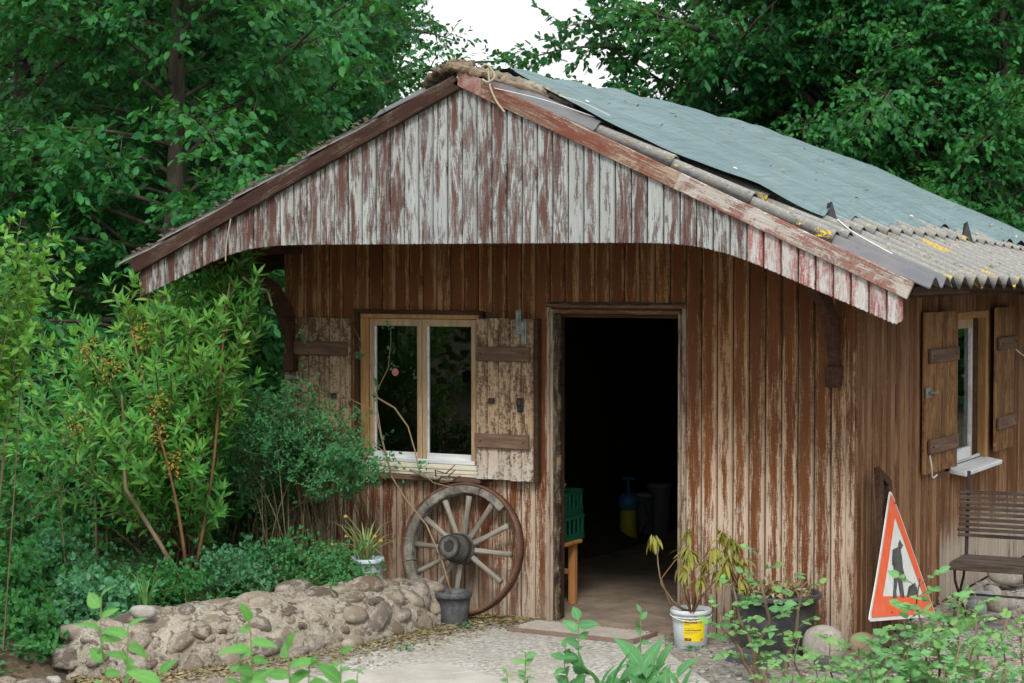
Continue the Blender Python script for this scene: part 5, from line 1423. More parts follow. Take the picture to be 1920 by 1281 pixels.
for xx in (0.02, CW - 0.02):
    MB().bbox(xx - .011, xx + .011, -0.006, 0.006, 0.0, 0.62, 0.003).build('back_post', M['iron'], cp, MC @ T(0, 0.33 - .0, 0.37) @ Matrix.Rotation(-0.10, 4, 'X'))
    crv = lambda pts, r=0.009: MB().tube(pts, r, 6)
    crv([(xx, 0.30, 0.435), (xx, 0.27, 0.33), (xx, 0.17, 0.235), (xx, 0.02, 0.11), (xx, -0.07, 0.0)]).build('leg', M['iron'], cp, MC, True)
    crv([(xx, 0.02, 0.435), (xx, 0.05, 0.33), (xx, 0.15, 0.235), (xx, 0.28, 0.12), (xx, 0.36, 0.0)]).build('leg', M['iron'], cp, MC, True)
MB().tube([(0.0, 0.16, 0.235), (CW, 0.16, 0.235)], 0.008, 6).build('stretcher', M['iron'], cp, MC, True)
MB().tube([(0.0, 0.20, 0.425), (CW, 0.20, 0.425)], 0.006, 6).build('stretcher', M['iron'], cp, MC, True)

# --- stones
def ico(sub=2):
    import bmesh
    bm = bmesh.new(); bmesh.ops.create_icosphere(bm, subdivisions=sub, radius=1.0)
    v = np.array([q.co[:] for q in bm.verts]); f = np.array([[l.index for l in q.verts] for q in bm.faces]); bm.free(); return v, f
ICO, ICF = ico(2); ICO3, ICF3 = ico(3)
def stone_mesh(seed, flat=0.7, rough=0.16, hi=False, cube=0.25):
    gg = np.random.default_rng(seed); V = (ICO3 if hi else ICO).copy()
    k = gg.normal(0, 1, (7, 3)) * np.array([1.2, 1.2, 1.2, 2.2, 2.2, 3.5, 3.5])[:, None]; ph = gg.uniform(0, 6.28, 7); am = np.array([1, 1, 1, .6, .6, .3, .3])
    s = sum(am[i] * np.sin(V @ k[i] + ph[i]) for i in range(7)) / 3
    V = V * (1 + rough * s)[:, None]
    m_ = np.abs(V).max(1, keepdims=True); V = V * (1 - cube) + cube * V / (m_ ** 0.6) * 0.85
    V *= np.array([1, gg.uniform(.65, .9), flat])
    me = np_mesh('stone', V, [ICF3 if hi else ICF]); me.shade_smooth(); return me
STONES = [stone_mesh(100 + i, [0.55, 0.7, 0.62, 0.8, 0.5, 0.66][i % 6], 0.30, False, [0.5, 0.65, 0.35][i % 3]) for i in range(12)]
def rotm(gg, tilt=0.5):
    return Matrix.Rotation(gg.uniform(0, 6.28), 4, 'Z') @ Matrix.Rotation(gg.normal(0, tilt), 4, 'X') @ Matrix.Rotation(gg.normal(0, tilt), 4, 'Y')

# low mortared stone wall that curves from the shed to the front left
WP = [np.array(p, float) for p in ((-2.72, -0.18), (-2.80, -0.62), (-2.93, -1.15), (-3.10, -1.70), (-3.35, -2.20), (-3.52, -2.50), (-3.70, -2.78))]
def wpath(t):
    k = t * (len(WP) - 1); i = min(int(k), len(WP) - 2); f_ = k - i
    p0, p1, p2, p3 = WP[max(0, i - 1)], WP[i], WP[i + 1], WP[min(len(WP) - 1, i + 2)]
    q = 0.5 * ((2 * p1) + (p2 - p0) * f_ + (2 * p0 - 5 * p1 + 4 * p2 - p3) * f_ ** 2 + (3 * p1 - p0 - 3 * p2 + p3) * f_ ** 3)
    d = 0.5 * ((p2 - p0) + 2 * f_ * (2 * p0 - 5 * p1 + 4 * p2 - p3) + 3 * f_ ** 2 * (3 * p1 - p0 - 3 * p2 + p3))
    return q, d / np.linalg.norm(d)
def wprof(t, a):
    """point on the wall's skin: a from 0 (front foot) over the crown to 1 (back)"""
    q, d = wpath(t); out = np.array([-d[1], d[0]])                  # towards the yard
    if out @ np.array([1, -0.4]) < 0: out = -out
    hgt = np.interp(t, [0, .08, .25, .5, .75, .93, 1.0], [0.17, 0.26, 0.32, 0.315, 0.30, 0.27, 0.10])
    wd_ = np.interp(t, [0, .1, .3, .7, .93, 1], [0.12, 0.20, 0.27, 0.28, 0.24, 0.12])
    pr = [(-.02, 1.08), (0.30, 1.02), (0.62, 0.88), (0.88, 0.62), (1.0, 0.25), (1.0, -0.25), (0.93, -0.7), (0.6, -1.0)]
    k = a * (len(pr) - 1); i = min(int(k), len(pr) - 2); f_ = k - i
    z = (pr[i][0] * (1 - f_) + pr[i + 1][0] * f_) * hgt; o_ = (pr[i][1] * (1 - f_) + pr[i + 1][1] * f_) * wd_
    return np.array([q[0] + out[0] * o_, q[1] + out[1] * o_, z]), out
sw3 = empty('stone_wall', (-3.1, -1.7, 0.0), 'low curved garden wall of mortared field stones in front of the shrubs', 'stone wall')
NT_, NA = 150, 34; gw3 = np.random.default_rng(77)
V = []
fa, fb = noise2(31, 12), noise2(32, 12)
for i_ in range(NT_ + 1):
    for j_ in range(NA + 1):
        t, a = i_ / NT_, j_ / NA
        p_, out = wprof(t, a)
        nz = 0.040 * fa(t * 34, a * 11) + 0.026 * fb(t * 90, a * 26) + gw3.normal(0, .005)
        V.append((p_[0] + out[0] * nz * (1 - a), p_[1] + out[1] * nz * (1 - a), p_[2] + nz * a * 1.2))
i = np.array([a * (NA + 1) + c for a in range(NT_) for c in range(NA)])[:, None]
me = np_mesh('mortar', np.array(V), [i + np.array([0, 1, NA + 2, NA + 1])]); me.shade_smooth()
mesh_obj('mortar', me, M['mortar'], sw3)
placed = []; nst = 0
for tries in range(3000):
    t = gw3.uniform(0.01, 0.985); a = gw3.uniform(0.02, 0.80)
    p_, out = wprof(t, a); s = (gw3.uniform(0.028, 0.052) if tries > 500 else gw3.uniform(0.065, 0.120)) * (1.2 if a > 0.45 else 1.0)
    if any(np.linalg.norm(p_ - q) < (s + r_) * 0.76 for q, r_ in placed): continue
    placed.append((p_, s)); nst += 1
    q, d = wpath(t)
    X = Vector((d[0], d[1], gw3.normal(0, .12))).normalized(); e1 = wprof(t, min(1, a + .05))[0] - wprof(t, max(0, a - .05))[0]
    Y = Vector(e1).normalized(); Z = X.cross(Y).normalized()
    if Z.dot(Vector((out[0], out[1], 0.6))) < 0: Z = -Z
    Y = Z.cross(X)
    R_ = frame(Vector(p_) - Z * s * gw3.uniform(0.05, 0.42), X, Y, Z) @ Matrix.Rotation(gw3.normal(0, .35), 4, 'Z') @ Matrix.Diagonal((s * gw3.uniform(1.0, 1.35), s * gw3.uniform(.75, 1.0), s * gw3.uniform(.75, 1.05), 1))
    o = mesh_obj('stone', STONES[gw3.integers(12)], None if False else M['stone'], sw3, R_)
    if nst >= 240: break
for me in STONES:
    if not me.materials: me.materials.append(M['stone'])

def boulder(name, label, x, y, z, sx, sy, sz, seed, mat, group=None, rot=0.0):
    me = stone_mesh(seed, 1.0, 0.24, True, 0.42); me.materials.append(mat)
    o = mesh_obj(name, me, mat, None, T(x, y, z) @ Matrix.Rotation(rot, 4, 'Z') @ Matrix.Diagonal((sx, sy, sz, 1)))
    return tag(o, label, 'stone', group)
def bl(px, py, z=0.0): q = on_z(px, py, z); return q[0], q[1]
x_, y_ = bl(1530, 1243); boulder('boulder', 'rounded pale boulder at the shed corner, right of the big black tub', x_, y_ + .12, 0.075, 0.135, 0.12, 0.125, 1, M['boulder'])
x_, y_ = bl(1612, 1228); boulder('boulder', 'sandy flat topped stone under the road sign', x_, y_ + .1, 0.03, 0.10, 0.10, 0.085, 2, plain('sandstone', (0.50, 0.41, 0.27), 0.9, 0.25, 12, (0.3, 0.24, 0.17), 0.5))
x_, y_ = bl(1645, 1220); boulder('boulder', 'grey stone touching the sandy stone under the road sign', x_, y_ + .1, 0.03, 0.07, 0.07, 0.075, 22, M['boulder'])
for k, (px, py, r_, mt, lb) in enumerate([(1880, 1100, .12, 'boulder', 'largest cream boulder behind the chair legs'), (1905, 1098, .11, 'boulder', 'cream boulder at the right end of the heap by the chair'), (1858, 1118, .085, 'boulder', 'small cream stone left of the largest boulder by the chair'),
                                       (1838, 1128, .095, 'bluestone', 'blue grey stone at the left end of the heap by the chair'), (1828, 1143, .075, 'bluestone', 'flat blue grey stone in front of the heap by the chair'), (1868, 1138, .08, 'boulder', 'tan cobble below the chair stretcher'), (1884, 1133, .065, 'boulder', 'small pale cobble right of the tan cobble under the chair'),
                                       (1800, 1135, .06, 'boulder', 'grey brown cobble beside the road sign edge'), (1812, 1172, .06, 'bluestone', 'dark grey cobble in the gravel behind the rose bush')]):
    x_, y_ = bl(px, py, 0.04); x_ = max(x_, 0.16 + r_ * .6); boulder('cobble', lb, x_, y_ + .05, r_ * .55 + (0.06 if k < 2 else 0), r_ * 1.1, r_, r_ * .85, 40 + k, M[mt], 'stones heaped by the chair', k * 1.1)
for k, (px, py, r_, lb) in enumerate([(62, 1228, .10, 'tan boulder at the left foot of the stone wall'), (58, 1275, .085, 'dark grey cobble below the tan boulder at the wall end'), (8, 1272, .075, 'ochre cobble in the bottom left corner'), (100, 1262, .045, 'small pale cobble between the wall and the dark cobble'), (268, 1150, .065, 'buff flat stone lying on the back of the stone wall')]):
    x_, y_ = bl(px, py, 0.1 if k < 4 else .33); boulder('cobble', lb, x_, y_, (0.06 if k < 4 else 0.34), r_ * 1.35, r_, r_ * .62, 60 + k, M['boulder'] if k in (3, 4) else M['stone'], None, k * .9)
x_, y_ = bl(728, 1192); boulder('cobble', 'smooth blue grey cobble at the foot of the stone wall', x_, y_, 0.055, 0.085, 0.06, 0.052, 71, M['bluestone'], None, 0.4)
x_, y_ = bl(690, 1200); boulder('cobble', 'brown cobble left of the blue grey cobble at the wall foot', x_, y_, 0.05, 0.075, 0.06, 0.06, 72, M['stone'], None, 0.4)
def slate(label, p, ang, l, w, h):
    b = MB(); gg = random.Random(int(l * 1000)); n = 12
    P = [(l / 2 * (abs(math.cos(t)) ** .5) * (1 if math.cos(t) > 0 else -1) * (1 + gg.uniform(-.1, .1)), w / 2 * (abs(math.sin(t)) ** .6) * (1 if math.sin(t) > 0 else -1) * (1 + gg.uniform(-.15, .15))) for t in np.linspace(0, 6.283, n + 1)[:-1]]
    V = [(x_, y_, -0.02) for x_, y_ in P] + [(x_, y_, h - .012) for x_, y_ in P] + [(x_ * .94, y_ * .9, h + gg.uniform(-.004, .004)) for x_, y_ in P]
    F = [(i, (i + 1) % n, n + (i + 1) % n, n + i) for i in range(n)] + [(n + i, n + (i + 1) % n, 2 * n + (i + 1) % n, 2 * n + i) for i in range(n)] + [tuple(range(2 * n, 3 * n))]
    tag(b.add(V, F).build('edging_stone', M['slate'], None, T(p[0], p[1], 0.0) @ Matrix.Rotation(ang, 4, 'Z')), label, 'edging stone', 'slate edging stones')
slate('dark slate edging stone below the big black tub', bl(1420, 1247), -0.25, 0.42, 0.16, 0.07)
slate('dark slate edging stone in front of the corner boulder', bl(1578, 1262), -0.2, 0.34, 0.13, 0.075)
slate('dark slate edging stone at the foot of the rose bush', bl(1700, 1262), -0.1, 0.30, 0.14, 0.07)
slate('flat pale slab in the gravel below the garden chair', bl(1830, 1178), -0.1, 0.36, 0.16, 0.035)

# pebbles, litter
def scatter(name, n, fn, size, mat, seed, flat=0.6):
    gg = np.random.default_rng(seed); bv, bf = ico(1)
    P = np.array([fn(gg) for _ in range(n)]); s = gg.uniform(size[0], size[1], n)
    th = gg.uniform(0, 6.28, n); c, q = np.cos(th), np.sin(th)
    B = bv[None] * np.stack([s * gg.uniform(.8, 1.4, n), s * gg.uniform(.7, 1, n), s * flat], 1)[:, None, :] * (1 + gg.normal(0, .10, (n, len(bv), 1)))
    Rr = np.stack([B[..., 0] * c[:, None] - B[..., 1] * q[:, None], B[..., 0] * q[:, None] + B[..., 1] * c[:, None], B[..., 2]], -1) + P[:, None, :]
    F = (bf[None] + (np.arange(n) * len(bv))[:, None, None]).reshape(-1, 3)
    me = np_mesh(name, Rr.reshape(-1, 3), [F]); me.shade_smooth()
    o = mesh_obj(name, me, mat); o['kind'] = 'stuff'; return o
pebm = leaf_mat('pebble mix', [(0.17, 0.15, 0.13), (0.32, 0.30, 0.27), (0.10, 0.09, 0.08), (0.42, 0.40, 0.37), (0.26, 0.21, 0.16)], 0.0, 0.85, spec=0.2)
def peb(gg):
    while True:
        x_, y_ = gg.uniform(-0.75, 2.6), gg.uniform(-1.9, 3.0)
        if x_ < 0.05 and y_ > -0.06: continue
        if x_ < -0.1 and y_ < -1.2 - (x_ + .5): continue
        return (x_, y_, gg.uniform(0.004, 0.014))
scatter('pebbles', 3600, peb, (0.007, 0.020), pebm, 21)
def peb2(gg):
    t = gg.uniform(0.02, 1.0); p_, out = wprof(t, 0.0); k = abs(gg.normal(0, .12))
    return (p_[0] + out[0] * (k - .03), p_[1] + out[1] * (k - .03), 0.012)
scatter('pebbles', 700, peb2, (0.004, 0.012), pebm, 22)
gl = np.random.default_rng(33); n = 4200
t = gl.uniform(0.0, 1.0, n); Pl = []
for q in range(n):
    if q % 3 == 0:
        x_ = gl.uniform(-2.65, -2.02); Pl.append((x_, -0.05 - abs(gl.normal(0, .13)), 0.014 + gl.uniform(0, .008)))
    else:
        p_, out = wprof(t[q], 0.0); k = abs(gl.normal(0, .20)); Pl.append((p_[0] + out[0] * (k - .02), p_[1] + out[1] * (k - .02), 0.014 + gl.uniform(0, .010)))
th = gl.uniform(0, 6.28, n); Dl = np.column_stack([np.cos(th), np.sin(th), gl.normal(0, .15, n)]); Nl = gl.normal(0, .35, (n, 3)); Nl[:, 2] += 1
o = mesh_obj('leaf_litter', leaf_mesh('leaf_litter', np.array(Pl), Dl, Nl, gl.uniform(.015, .048, n), gl.uniform(.008, .020, n)), M['leaf_dry']); o['kind'] = 'stuff'

# --- inside the doorway
st = empty('work_stool', (-2.2, 0.45, 0.016), 'orange brown wooden trestle just inside the doorway under the crates', 'stool')
MI = T(-2.30, 0.42, 0.016)
for xx in (-0.19, 0.165):
    for yy in (-0.16, 0.16): MB().bbox(xx - .024, xx + .024, yy - .024, yy + .024, 0.0, 0.41, 0.003).build('leg', M['orange_wood'], st, MI)
MB().bbox(-0.24, 0.215, -0.21, 0.21, 0.412, 0.435, 0.004).build('top', M['orange_wood'], st, MI)
for yy in (-0.16, 0.16): MB().bbox(-0.165, 0.14, yy - .012, yy + .012, 0.20, 0.235, 0.003).build('stretcher', M['orange_wood'], st, MI)
def crate(label, z, rot):
    MM = T(-2.305, 0.42, z) @ Matrix.Rotation(rot, 4, 'Z')
    e = empty('plastic_crate', (-2.305, 0.42, z), label, 'crate', 'green crates on the trestle')
    hx, hy, h = 0.20, 0.28, 0.165
    b = MB(); b.box(-hx, hx, -hy, hy, 0.0, 0.008)
    b.build('base', M['crate'], e, MM)
    for s in (1, -1):
        for ax in (0, 1):
            b = MB(); L_ = hy if ax == 0 else hx - .006; w_ = hx if ax == 0 else hy
            def bb(u0, u1, z0, z1, t0=0.0, t1=0.006):
                if ax == 0: b.box(s * w_ - s * t1 if s > 0 else -w_ + t0, s * w_ - s * t0 if s > 0 else -w_ + t1, u0, u1, z0, z1)
                else: b.box(u0, u1, s * w_ - s * t1 if s > 0 else -w_ + t0, s * w_ - s * t0 if s > 0 else -w_ + t1, z0, z1)
            bb(-L_, L_, 0.008, 0.045); bb(-L_, L_, 0.140, h)
            for q in range(9):
                u0 = -L_ + q * (2 * L_) / 8.5; bb(u0, min(L_, u0 + 0.022), 0.045, 0.140)
            b.build('side_panel', M['crate'], e, MM)
    return e
crate('lower green plastic crate on the trestle inside the door', 0.452, 0.0)
crate('upper green plastic crate stacked just inside the door', 0.619, 0.05)
b = MB(); V, F = ICO * np.array([0.10, 0.14, 0.05]) * (1 + gt.normal(0, .12, (len(ICO), 1))), ICF
tag(mesh_obj('rag', np_mesh('rag', V, [F]), M['cloth'], None, T(-2.26, 0.42, 0.80)), 'crumpled pale rag lying in the upper green crate', 'rag')
MB().tube([(-2.16, .36, .72), (-2.12, .37, .80), (-2.095, .36, .855)], [0.011, 0.013, 0.018], 8).build('wooden_spoon', M['cane'], None, smooth=True)
tag(bpy.data.objects['wooden_spoon'], 'wooden spoon shaped tool poking out of the upper green crate', 'tool')
qx, qy = on_z(1178, 1012, 0.016)[:2]
sp_ = empty('garden_sprayer', (qx, qy, 0.016), 'yellow garden sprayer with blue top on the dark shed floor', 'sprayer')
MP = T(qx, qy, 0.016)
MB().lathe([(0.0001, 0), (0.068, 0), (0.073, 0.01), (0.073, 0.23), (0.066, 0.26), (0.0001, 0.262)], 24).build('tank', M['yellow'], sp_, MP, True)
MB().lathe([(0.066, 0.255), (0.085, 0.27), (0.085, 0.35), (0.05, 0.39), (0.02, 0.40), (0.0001, 0.40)], 24).build('pump_head', M['blue'], sp_, MP, True)
MB().tube([(0, 0, .40), (0, 0, .50), (-.06, 0, .51), (.06, 0, .51)], 0.012, 6).build('pump_handle', M['blue'], sp_, MP)
MB().tube([(.08, -.02, .30), (.16, -.03, .33), (.19, -.02, .18), (.14, -.04, .06)], 0.008, 6).build('hose', M['iron'], sp_, MP, True)
def pail(label, px, py, r_, h_, mat):
    a, c = on_z(px, py, 0.016)[:2]
    e = empty('pail', (a, c, 0.016), label, 'pail')
    MB().lathe([(0.0001, 0), (r_ * .85, 0), (r_, h_), (r_ + .008, h_), (r_ + .008, h_ - .02), (r_ - .004, h_ - .022), (r_ * .84, .01), (0.0001, .01)], 28).build('body', mat, e, T(a, c, 0.016), True)
    MB().tube([(r_ * math.cos(t), r_ * math.sin(t) * .3 - .02, h_ - .02 + .05 * math.sin(t)) for t in np.linspace(0, 3.14, 14)], .004, 5).build('handle', M['iron'], e, T(a, c, 0.016), True)
pail('pale pail beside the yellow sprayer inside the shed', 1208, 1005, 0.085, 0.36, M['pail'])
pail('tall grey white pail at the right inside the dark shed', 1236, 1003, 0.10, 0.43, M['pail'])
cord('tool_pole', [(-1.25, 1.2, 1.96), (-1.42, 2.6, 1.90)], 0.022, M['yellow'], 'yellow pole slung under the shed ceiling behind the door head', 'pole', 4, 8)

# dim things along the back of the shed
sf = empty('shelf_unit', (-2.6, 5.6, 0.016), 'dim wooden shelf unit against the back of the shed interior', 'shelf')
for z_ in (0.5, 0.95, 1.4): MB().box(-3.3, -1.9, 5.45, 5.85, z_, z_ + 0.025).build('board', M['interior'], sf)
for x_ in (-3.3, -1.93): MB().box(x_, x_ + 0.04, 5.45, 5.85, 0.016, 1.7).build('upright', M['interior'], sf)
for k, (x_, z_, w_, h_, mt, lb) in enumerate([(-3.05, .525, .3, .22, 'cloth', 'pale box on the lowest shelf inside the shed'), (-2.55, .975, .25, .25, 'galv', 'grey tin on the middle shelf inside the shed'), (-2.2, .525, .22, .28, 'pail', 'dim canister on the lowest shelf inside the shed'), (-2.95, 1.425, .4, .18, 'rust', 'brown box on the top shelf inside the shed')]):
    tag(MB().bbox(x_ - w_ / 2, x_ + w_ / 2, 5.5, 5.75, z_, z_ + h_, 0.012).build('storage_box', M[mt]), lb, 'box')
for k, (x0, x1, mt, lb) in enumerate([(-1.55, -1.75, 'grey_wood', 'grey tool handle leaning at the right inside the shed'), (-1.40, -1.50, 'cane', 'pale tool handle leaning beside the grey one inside the shed')]):
    tag(MB().tube([(x0, 3.6, 0.016), (x1, 5.4, 1.6)], 0.016, 6).build('wooden_pole', M[mt], smooth=True), lb, 'pole')
# fallen twigs and leaves on the tarp
gq = np.random.default_rng(44); n = 90
d_ = gq.uniform(0.1, 2.0, n); y_ = gq.uniform(-0.5, 5.0, n)
Pq = np.array([(RX + a, c, roof_z(RX + a, c) + 0.128) for a, c in zip(d_, y_)])
o = mesh_obj('leaf_litter', leaf_mesh('leaf_litter', Pq, gq.normal(0, 1, (n, 3)) * [1, 1, .2] - np.array([0, 0, .2]), gq.normal(0, .3, (n, 3)) + [.4, 0, 1], gq.uniform(.02, .05, n), gq.uniform(.008, .022, n)), M['leaf_dry']); o['kind'] = 'stuff'

# ================================================================== TREES AND PLANTS
TW = {}
def tree_kind(key, *a, **kw): TW[key] = make_tree(key, *a, **kw)
tree_kind('broad', 11, 9.5, 3.3, 0.4, 104, 0.17, leaf=0.108, dens=1.3)
tree_kind('dense', 23, 9.5, 2.9, 0.4, 106, 0.14, leaf=0.092, dens=1.35)
tree_kind('high', 37, 10.5, 3.9, 1.8, 92, 0.26, leaf=0.090, dens=1.4)
tree_kind('airy', 41, 10.0, 3.0, 1.6, 64, 0.15, leaf=0.115, dens=1.0, gap=0.12)
def tree(key, label, px, D, sc=1.0, rot=0.0, mat='leaf_tree', group=None, sxy=1.0):
    p = foot(px, D, -0.05)
    e = empty('broadleaf_tree', p, label, 'tree', group)
    Mx = T(*p) @ Matrix.Rotation(rot, 4, 'Z') @ Matrix.Diagonal((sc * sxy, sc * sxy, sc, 1))
    W[e.name] = Mx; e.matrix_basis = Mx
    wood_, lv = TW[key]
    if not wood_.materials: wood_.materials.append(M['trunk'])
    for nm, me, mt in (('trunk', wood_, M['trunk']), ('crown', lv, M[mat])):
        o = bpy.data.objects.new(nm, me)
        if not me.materials: me.materials.append(mt)
        link(o, e, Mx)
        if nm == 'crown':
            o.material_slots[0].link = 'OBJECT'; o.material_slots[0].material = mt
    return e
tree('broad', 'nearest leafy tree left of the shed, its big bright leaves above the eave', 300, 17.5, 0.80, 0.4, 'leaf_tree2')
tree('dense', 'dark tree at the far left edge behind the lime twigs', 20, 19.5, 0.9, 1.9, 'leaf_tree')
tree('high', 'tall pale barked tree rising behind the left roof slope', 452, 22.5, 0.85, 2.6, 'leaf_tree')
tree('dense', 'dense dark tree just left of the white sky gap', 600, 25.0, 0.95, 0.9, 'leaf_tree', sxy=0.58)
tree('high', 'large tree with thick trunk behind the right end of the tarp', 1610, 25.5, 1.0, 0.2, 'leaf_tree2', sxy=0.95)
tree('broad', 'leafy tree right of the thick trunk, overhanging the roof', 1750, 27.0, 1.1, 3.0, 'leaf_tree')
tree('dense', 'tree at the right edge whose low crown meets the tarp end', 1900, 24.0, 0.95, 4.4, 'leaf_tree2')
tree('airy', 'airy tree whose thin branches reach into the right side of the sky gap', 1300, 26.0, 1.0, 5.2, 'leaf_tree', sxy=0.95)
tree('dense', 'slim dark tree behind the middle of the tarp', 1440, 29.0, 1.05, 3.3, 'leaf_tree', sxy=0.8)
tree('dense', 'bushy dark tree close behind the left roof slope', 395, 20.5, 0.86, 5.3, 'leaf_tree', sxy=0.62)
tree('dense', 'bushy tree filling in under the thick trunk behind the tarp', 1690, 24.5, 0.95, 1.2, 'leaf_tree2', sxy=0.8)
far = [('dense', 150, 27, 1.0, 0.3), ('broad', 540, 31, 1.0, 2.2), ('dense', -60, 31, 1.1, 3.1), ('broad', 220, 37, 1.2, 4.0), ('high', 480, 39, 1.05, 5.0), 
       ('broad', 1480, 33, 1.05, 1.1), ('high', 1860, 33, 1.05, 3.6), ('broad', 2010, 31, 1.1, 5.1), ('broad', 1780, 42, 1.3, 2.9), ('dense', 1950, 40, 1.3, 4.2), ('dense', 620, 36, 1.0, 2.0)]
for k, (key, px, D, sc, rot) in enumerate(far):
    tree(key, 'dark leafy tree deep in the woods ' + ('left of the shed' if px < 800 else 'behind the tarp covered roof'), px, D, sc, rot, 'leaf_tree', 'woodland trees left of the shed' if px < 800 else 'woodland trees behind the roof', 0.9 if px != 620 else .6)

# far woods beyond the trees and across the yard (seen in the window glass): one mass of leaves each
def woods(name, pts, seed, n, size):
    g = np.random.default_rng(seed); P = []
    seg = g.integers(0, len(pts) - 1, n); f = g.uniform(0, 1, n)
    A = np.array(pts, float)
    c = A[seg] * (1 - f[:, None]) + A[seg + 1] * f[:, None]
    hgt = c[:, 2] * (0.72 + 0.28 * np.sin(c[:, 0] * 1.3 + c[:, 1]) )
    z = hgt * g.uniform(0, 1, n) ** 0.8
    wdt = c[:, 3] * np.sqrt(np.clip(1 - (z / (c[:, 2] * 1.05)) ** 3, 0, 1))
    cl = np.round(g.normal(0, 1, (n, 2)) * 2.2) / 2.2
    P = np.column_stack([c[:, 0] + cl[:, 0] * wdt * .45 + g.normal(0, .22, n), c[:, 1] + cl[:, 1] * wdt * .45 + g.normal(0, .22, n), z])
    D = g.normal(0, 1, (n, 3)); D[:, 2] = D[:, 2] * .4 - .3
    N = g.normal(0, .5, (n, 3)); N[:, 2] += 1
    L = g.uniform(.7, 1.3, n) * size
    o = mesh_obj(name, leaf_mesh(name, P, D, N, L, L * .7), M['leaf_tree']); o['kind'] = 'stuff'; return o
lw = [foot(px, D) for px, D in ((-500, 44), (0, 46), (420, 46), (680, 44))]
woods('woods', [(p[0], p[1], 4.4, 2.6) for p in lw], 51, 34000, 0.22)
rw = [foot(px, D) for px, D in ((1420, 48), (1700, 47), (2100, 45), (2500, 42))]
woods('woods', [(p[0], p[1], 4.6, 2.6) for p in rw], 52, 30000, 0.22)
woods('woods', [(-24, -13, 7.5, 2.6), (-19, -19, 8.0, 2.6), (-12, -24, 8.0, 2.6), (-4, -28, 7.5, 2.6)], 53, 19000, 0.24)
woods('woods', [(1.5, 24, 5.5, 2.4), (9, 19, 6.5, 2.6), (14, 10, 6.5, 2.6), (17, 0, 6.0, 2.4)], 55, 34000, 0.22)
uw = [foot(px, D) for px, D in ((-150, 20), (150, 18.5), (330, 19.5), (560, 21))]
woods('undergrowth', [(p[0], p[1], 1.5, 1.5) for p in uw], 54, 26000, 0.12)

# --- the big shrub left of the shed
BZ = 0.22
def tips_from(lst): return [at_d(px, py, D) for px, py, D in lst]
base = on_z(345, 1078, BZ)
tl = [(450, 470, 12.95), (455, 485, 12.8), (405, 495, 12.85), (468, 520, 12.9), (432, 515, 12.8), (475, 560, 12.8), (455, 560, 12.7), (420, 540, 12.8), (462, 500, 12.9), (430, 490, 12.9), (480, 540, 12.8), (440, 540, 12.7), (410, 600, 12.6), (300, 560, 12.8), (265, 590, 12.9), (360, 540, 12.9), (490, 610, 12.8), (150, 650, 12.5), (120, 730, 12.4), (220, 620, 12.7), (380, 660, 12.3), (430, 690, 12.5), (290, 680, 12.1), (450, 478, 13.0), (405, 505, 13.0), (500, 560, 13.1), (430, 560, 12.8), (330, 540, 12.9), (235, 570, 12.8), (290, 600, 12.6), (175, 635, 12.7), (360, 610, 12.5), (110, 690, 12.6), (470, 640, 12.9), (240, 670, 12.4), (60, 790, 12.5), (140, 760, 12.3),
      (320, 700, 12.2), (400, 700, 12.4), (30, 850, 12.3), (190, 800, 12.2), (270, 790, 12.1), (340, 780, 12.1), (440, 760, 12.6), (110, 860, 12.1), (370, 880, 12.2), (90, 930, 12.2), (410, 960, 12.5), (230, 860, 12.0), (300, 640, 12.9), (200, 720, 12.8), (380, 560, 13.1), (150, 700, 12.9), (470, 580, 12.6), (350, 520, 13.2), (20, 760, 12.8), (260, 720, 12.2)]
wd1, lf1 = make_shrub(7, base, tips_from(tl), 0.118, 0.25, 0.040, 0.30, 9, 0.27, 1.3, 0.010, 0.07, fine=True, bend=0.28, openn=0.85)
e = plant('flowering_shrub', 'tall bright green shrub with lance shaped leaves left of the shed window', 'shrub', base, wd1, lf1, M['stem'], M['leaf_shrub'])
for (x0, y0, x1, y1, D) in ((365, 1075, 440, 520, 12.7), (350, 1070, 255, 620, 12.5)):
    p = [at_d(x0 + (x1 - x0) * s + 8 * math.sin(5 * s), y0 + (y1 - y0) * s, D) for s in np.linspace(0, 1, 9)]
    MB().tube(p, [0.012 - 0.007 * s for s in np.linspace(0, 1, 9)], 7).build('stem', M['stem_red'], e, None, True)
p = [at_d(x_, y_, 12.4) for x_, y_ in ((335, 1080), (300, 1020), (262, 960), (235, 915), (232, 860), (232, 800), (228, 740))]
MB().tube(p, [0.017, .015, .014, .012, .010, .008, .005], 7).build('stem', M['stem'], e, None, True)
g = np.random.default_rng(81); P = []
for (px, py) in ((295, 815), (265, 620), (170, 660), (300, 760), (145, 800), (210, 690), (330, 870)):
    c_ = at_d(px, py, 12.05); P.append(c_ + g.normal(0, 1, (70, 3)) * np.array([.03, .05, .05]))
P = np.concatenate(P); n = len(P)
o = mesh_obj('seed_heads', leaf_mesh('seed_heads', P, g.normal(0, 1, (n, 3)), g.normal(0, 1, (n, 3)), g.uniform(.012, .03, n), g.uniform(.008, .014, n)), M['leaf_orange'], e); o['kind'] = 'stuff'

def cloud_tips(px, py, rx, ry, D, rd, n, seed, top=True):
    g = np.random.default_rng(seed); out = []
    for _ in range(n):
        a = g.uniform(0, 6.283); r_ = math.sqrt(g.uniform(0, 1))
        out.append(at_d(px + rx * r_ * math.cos(a), py + ry * r_ * math.sin(a), D + g.uniform(-rd, rd)))
    return out
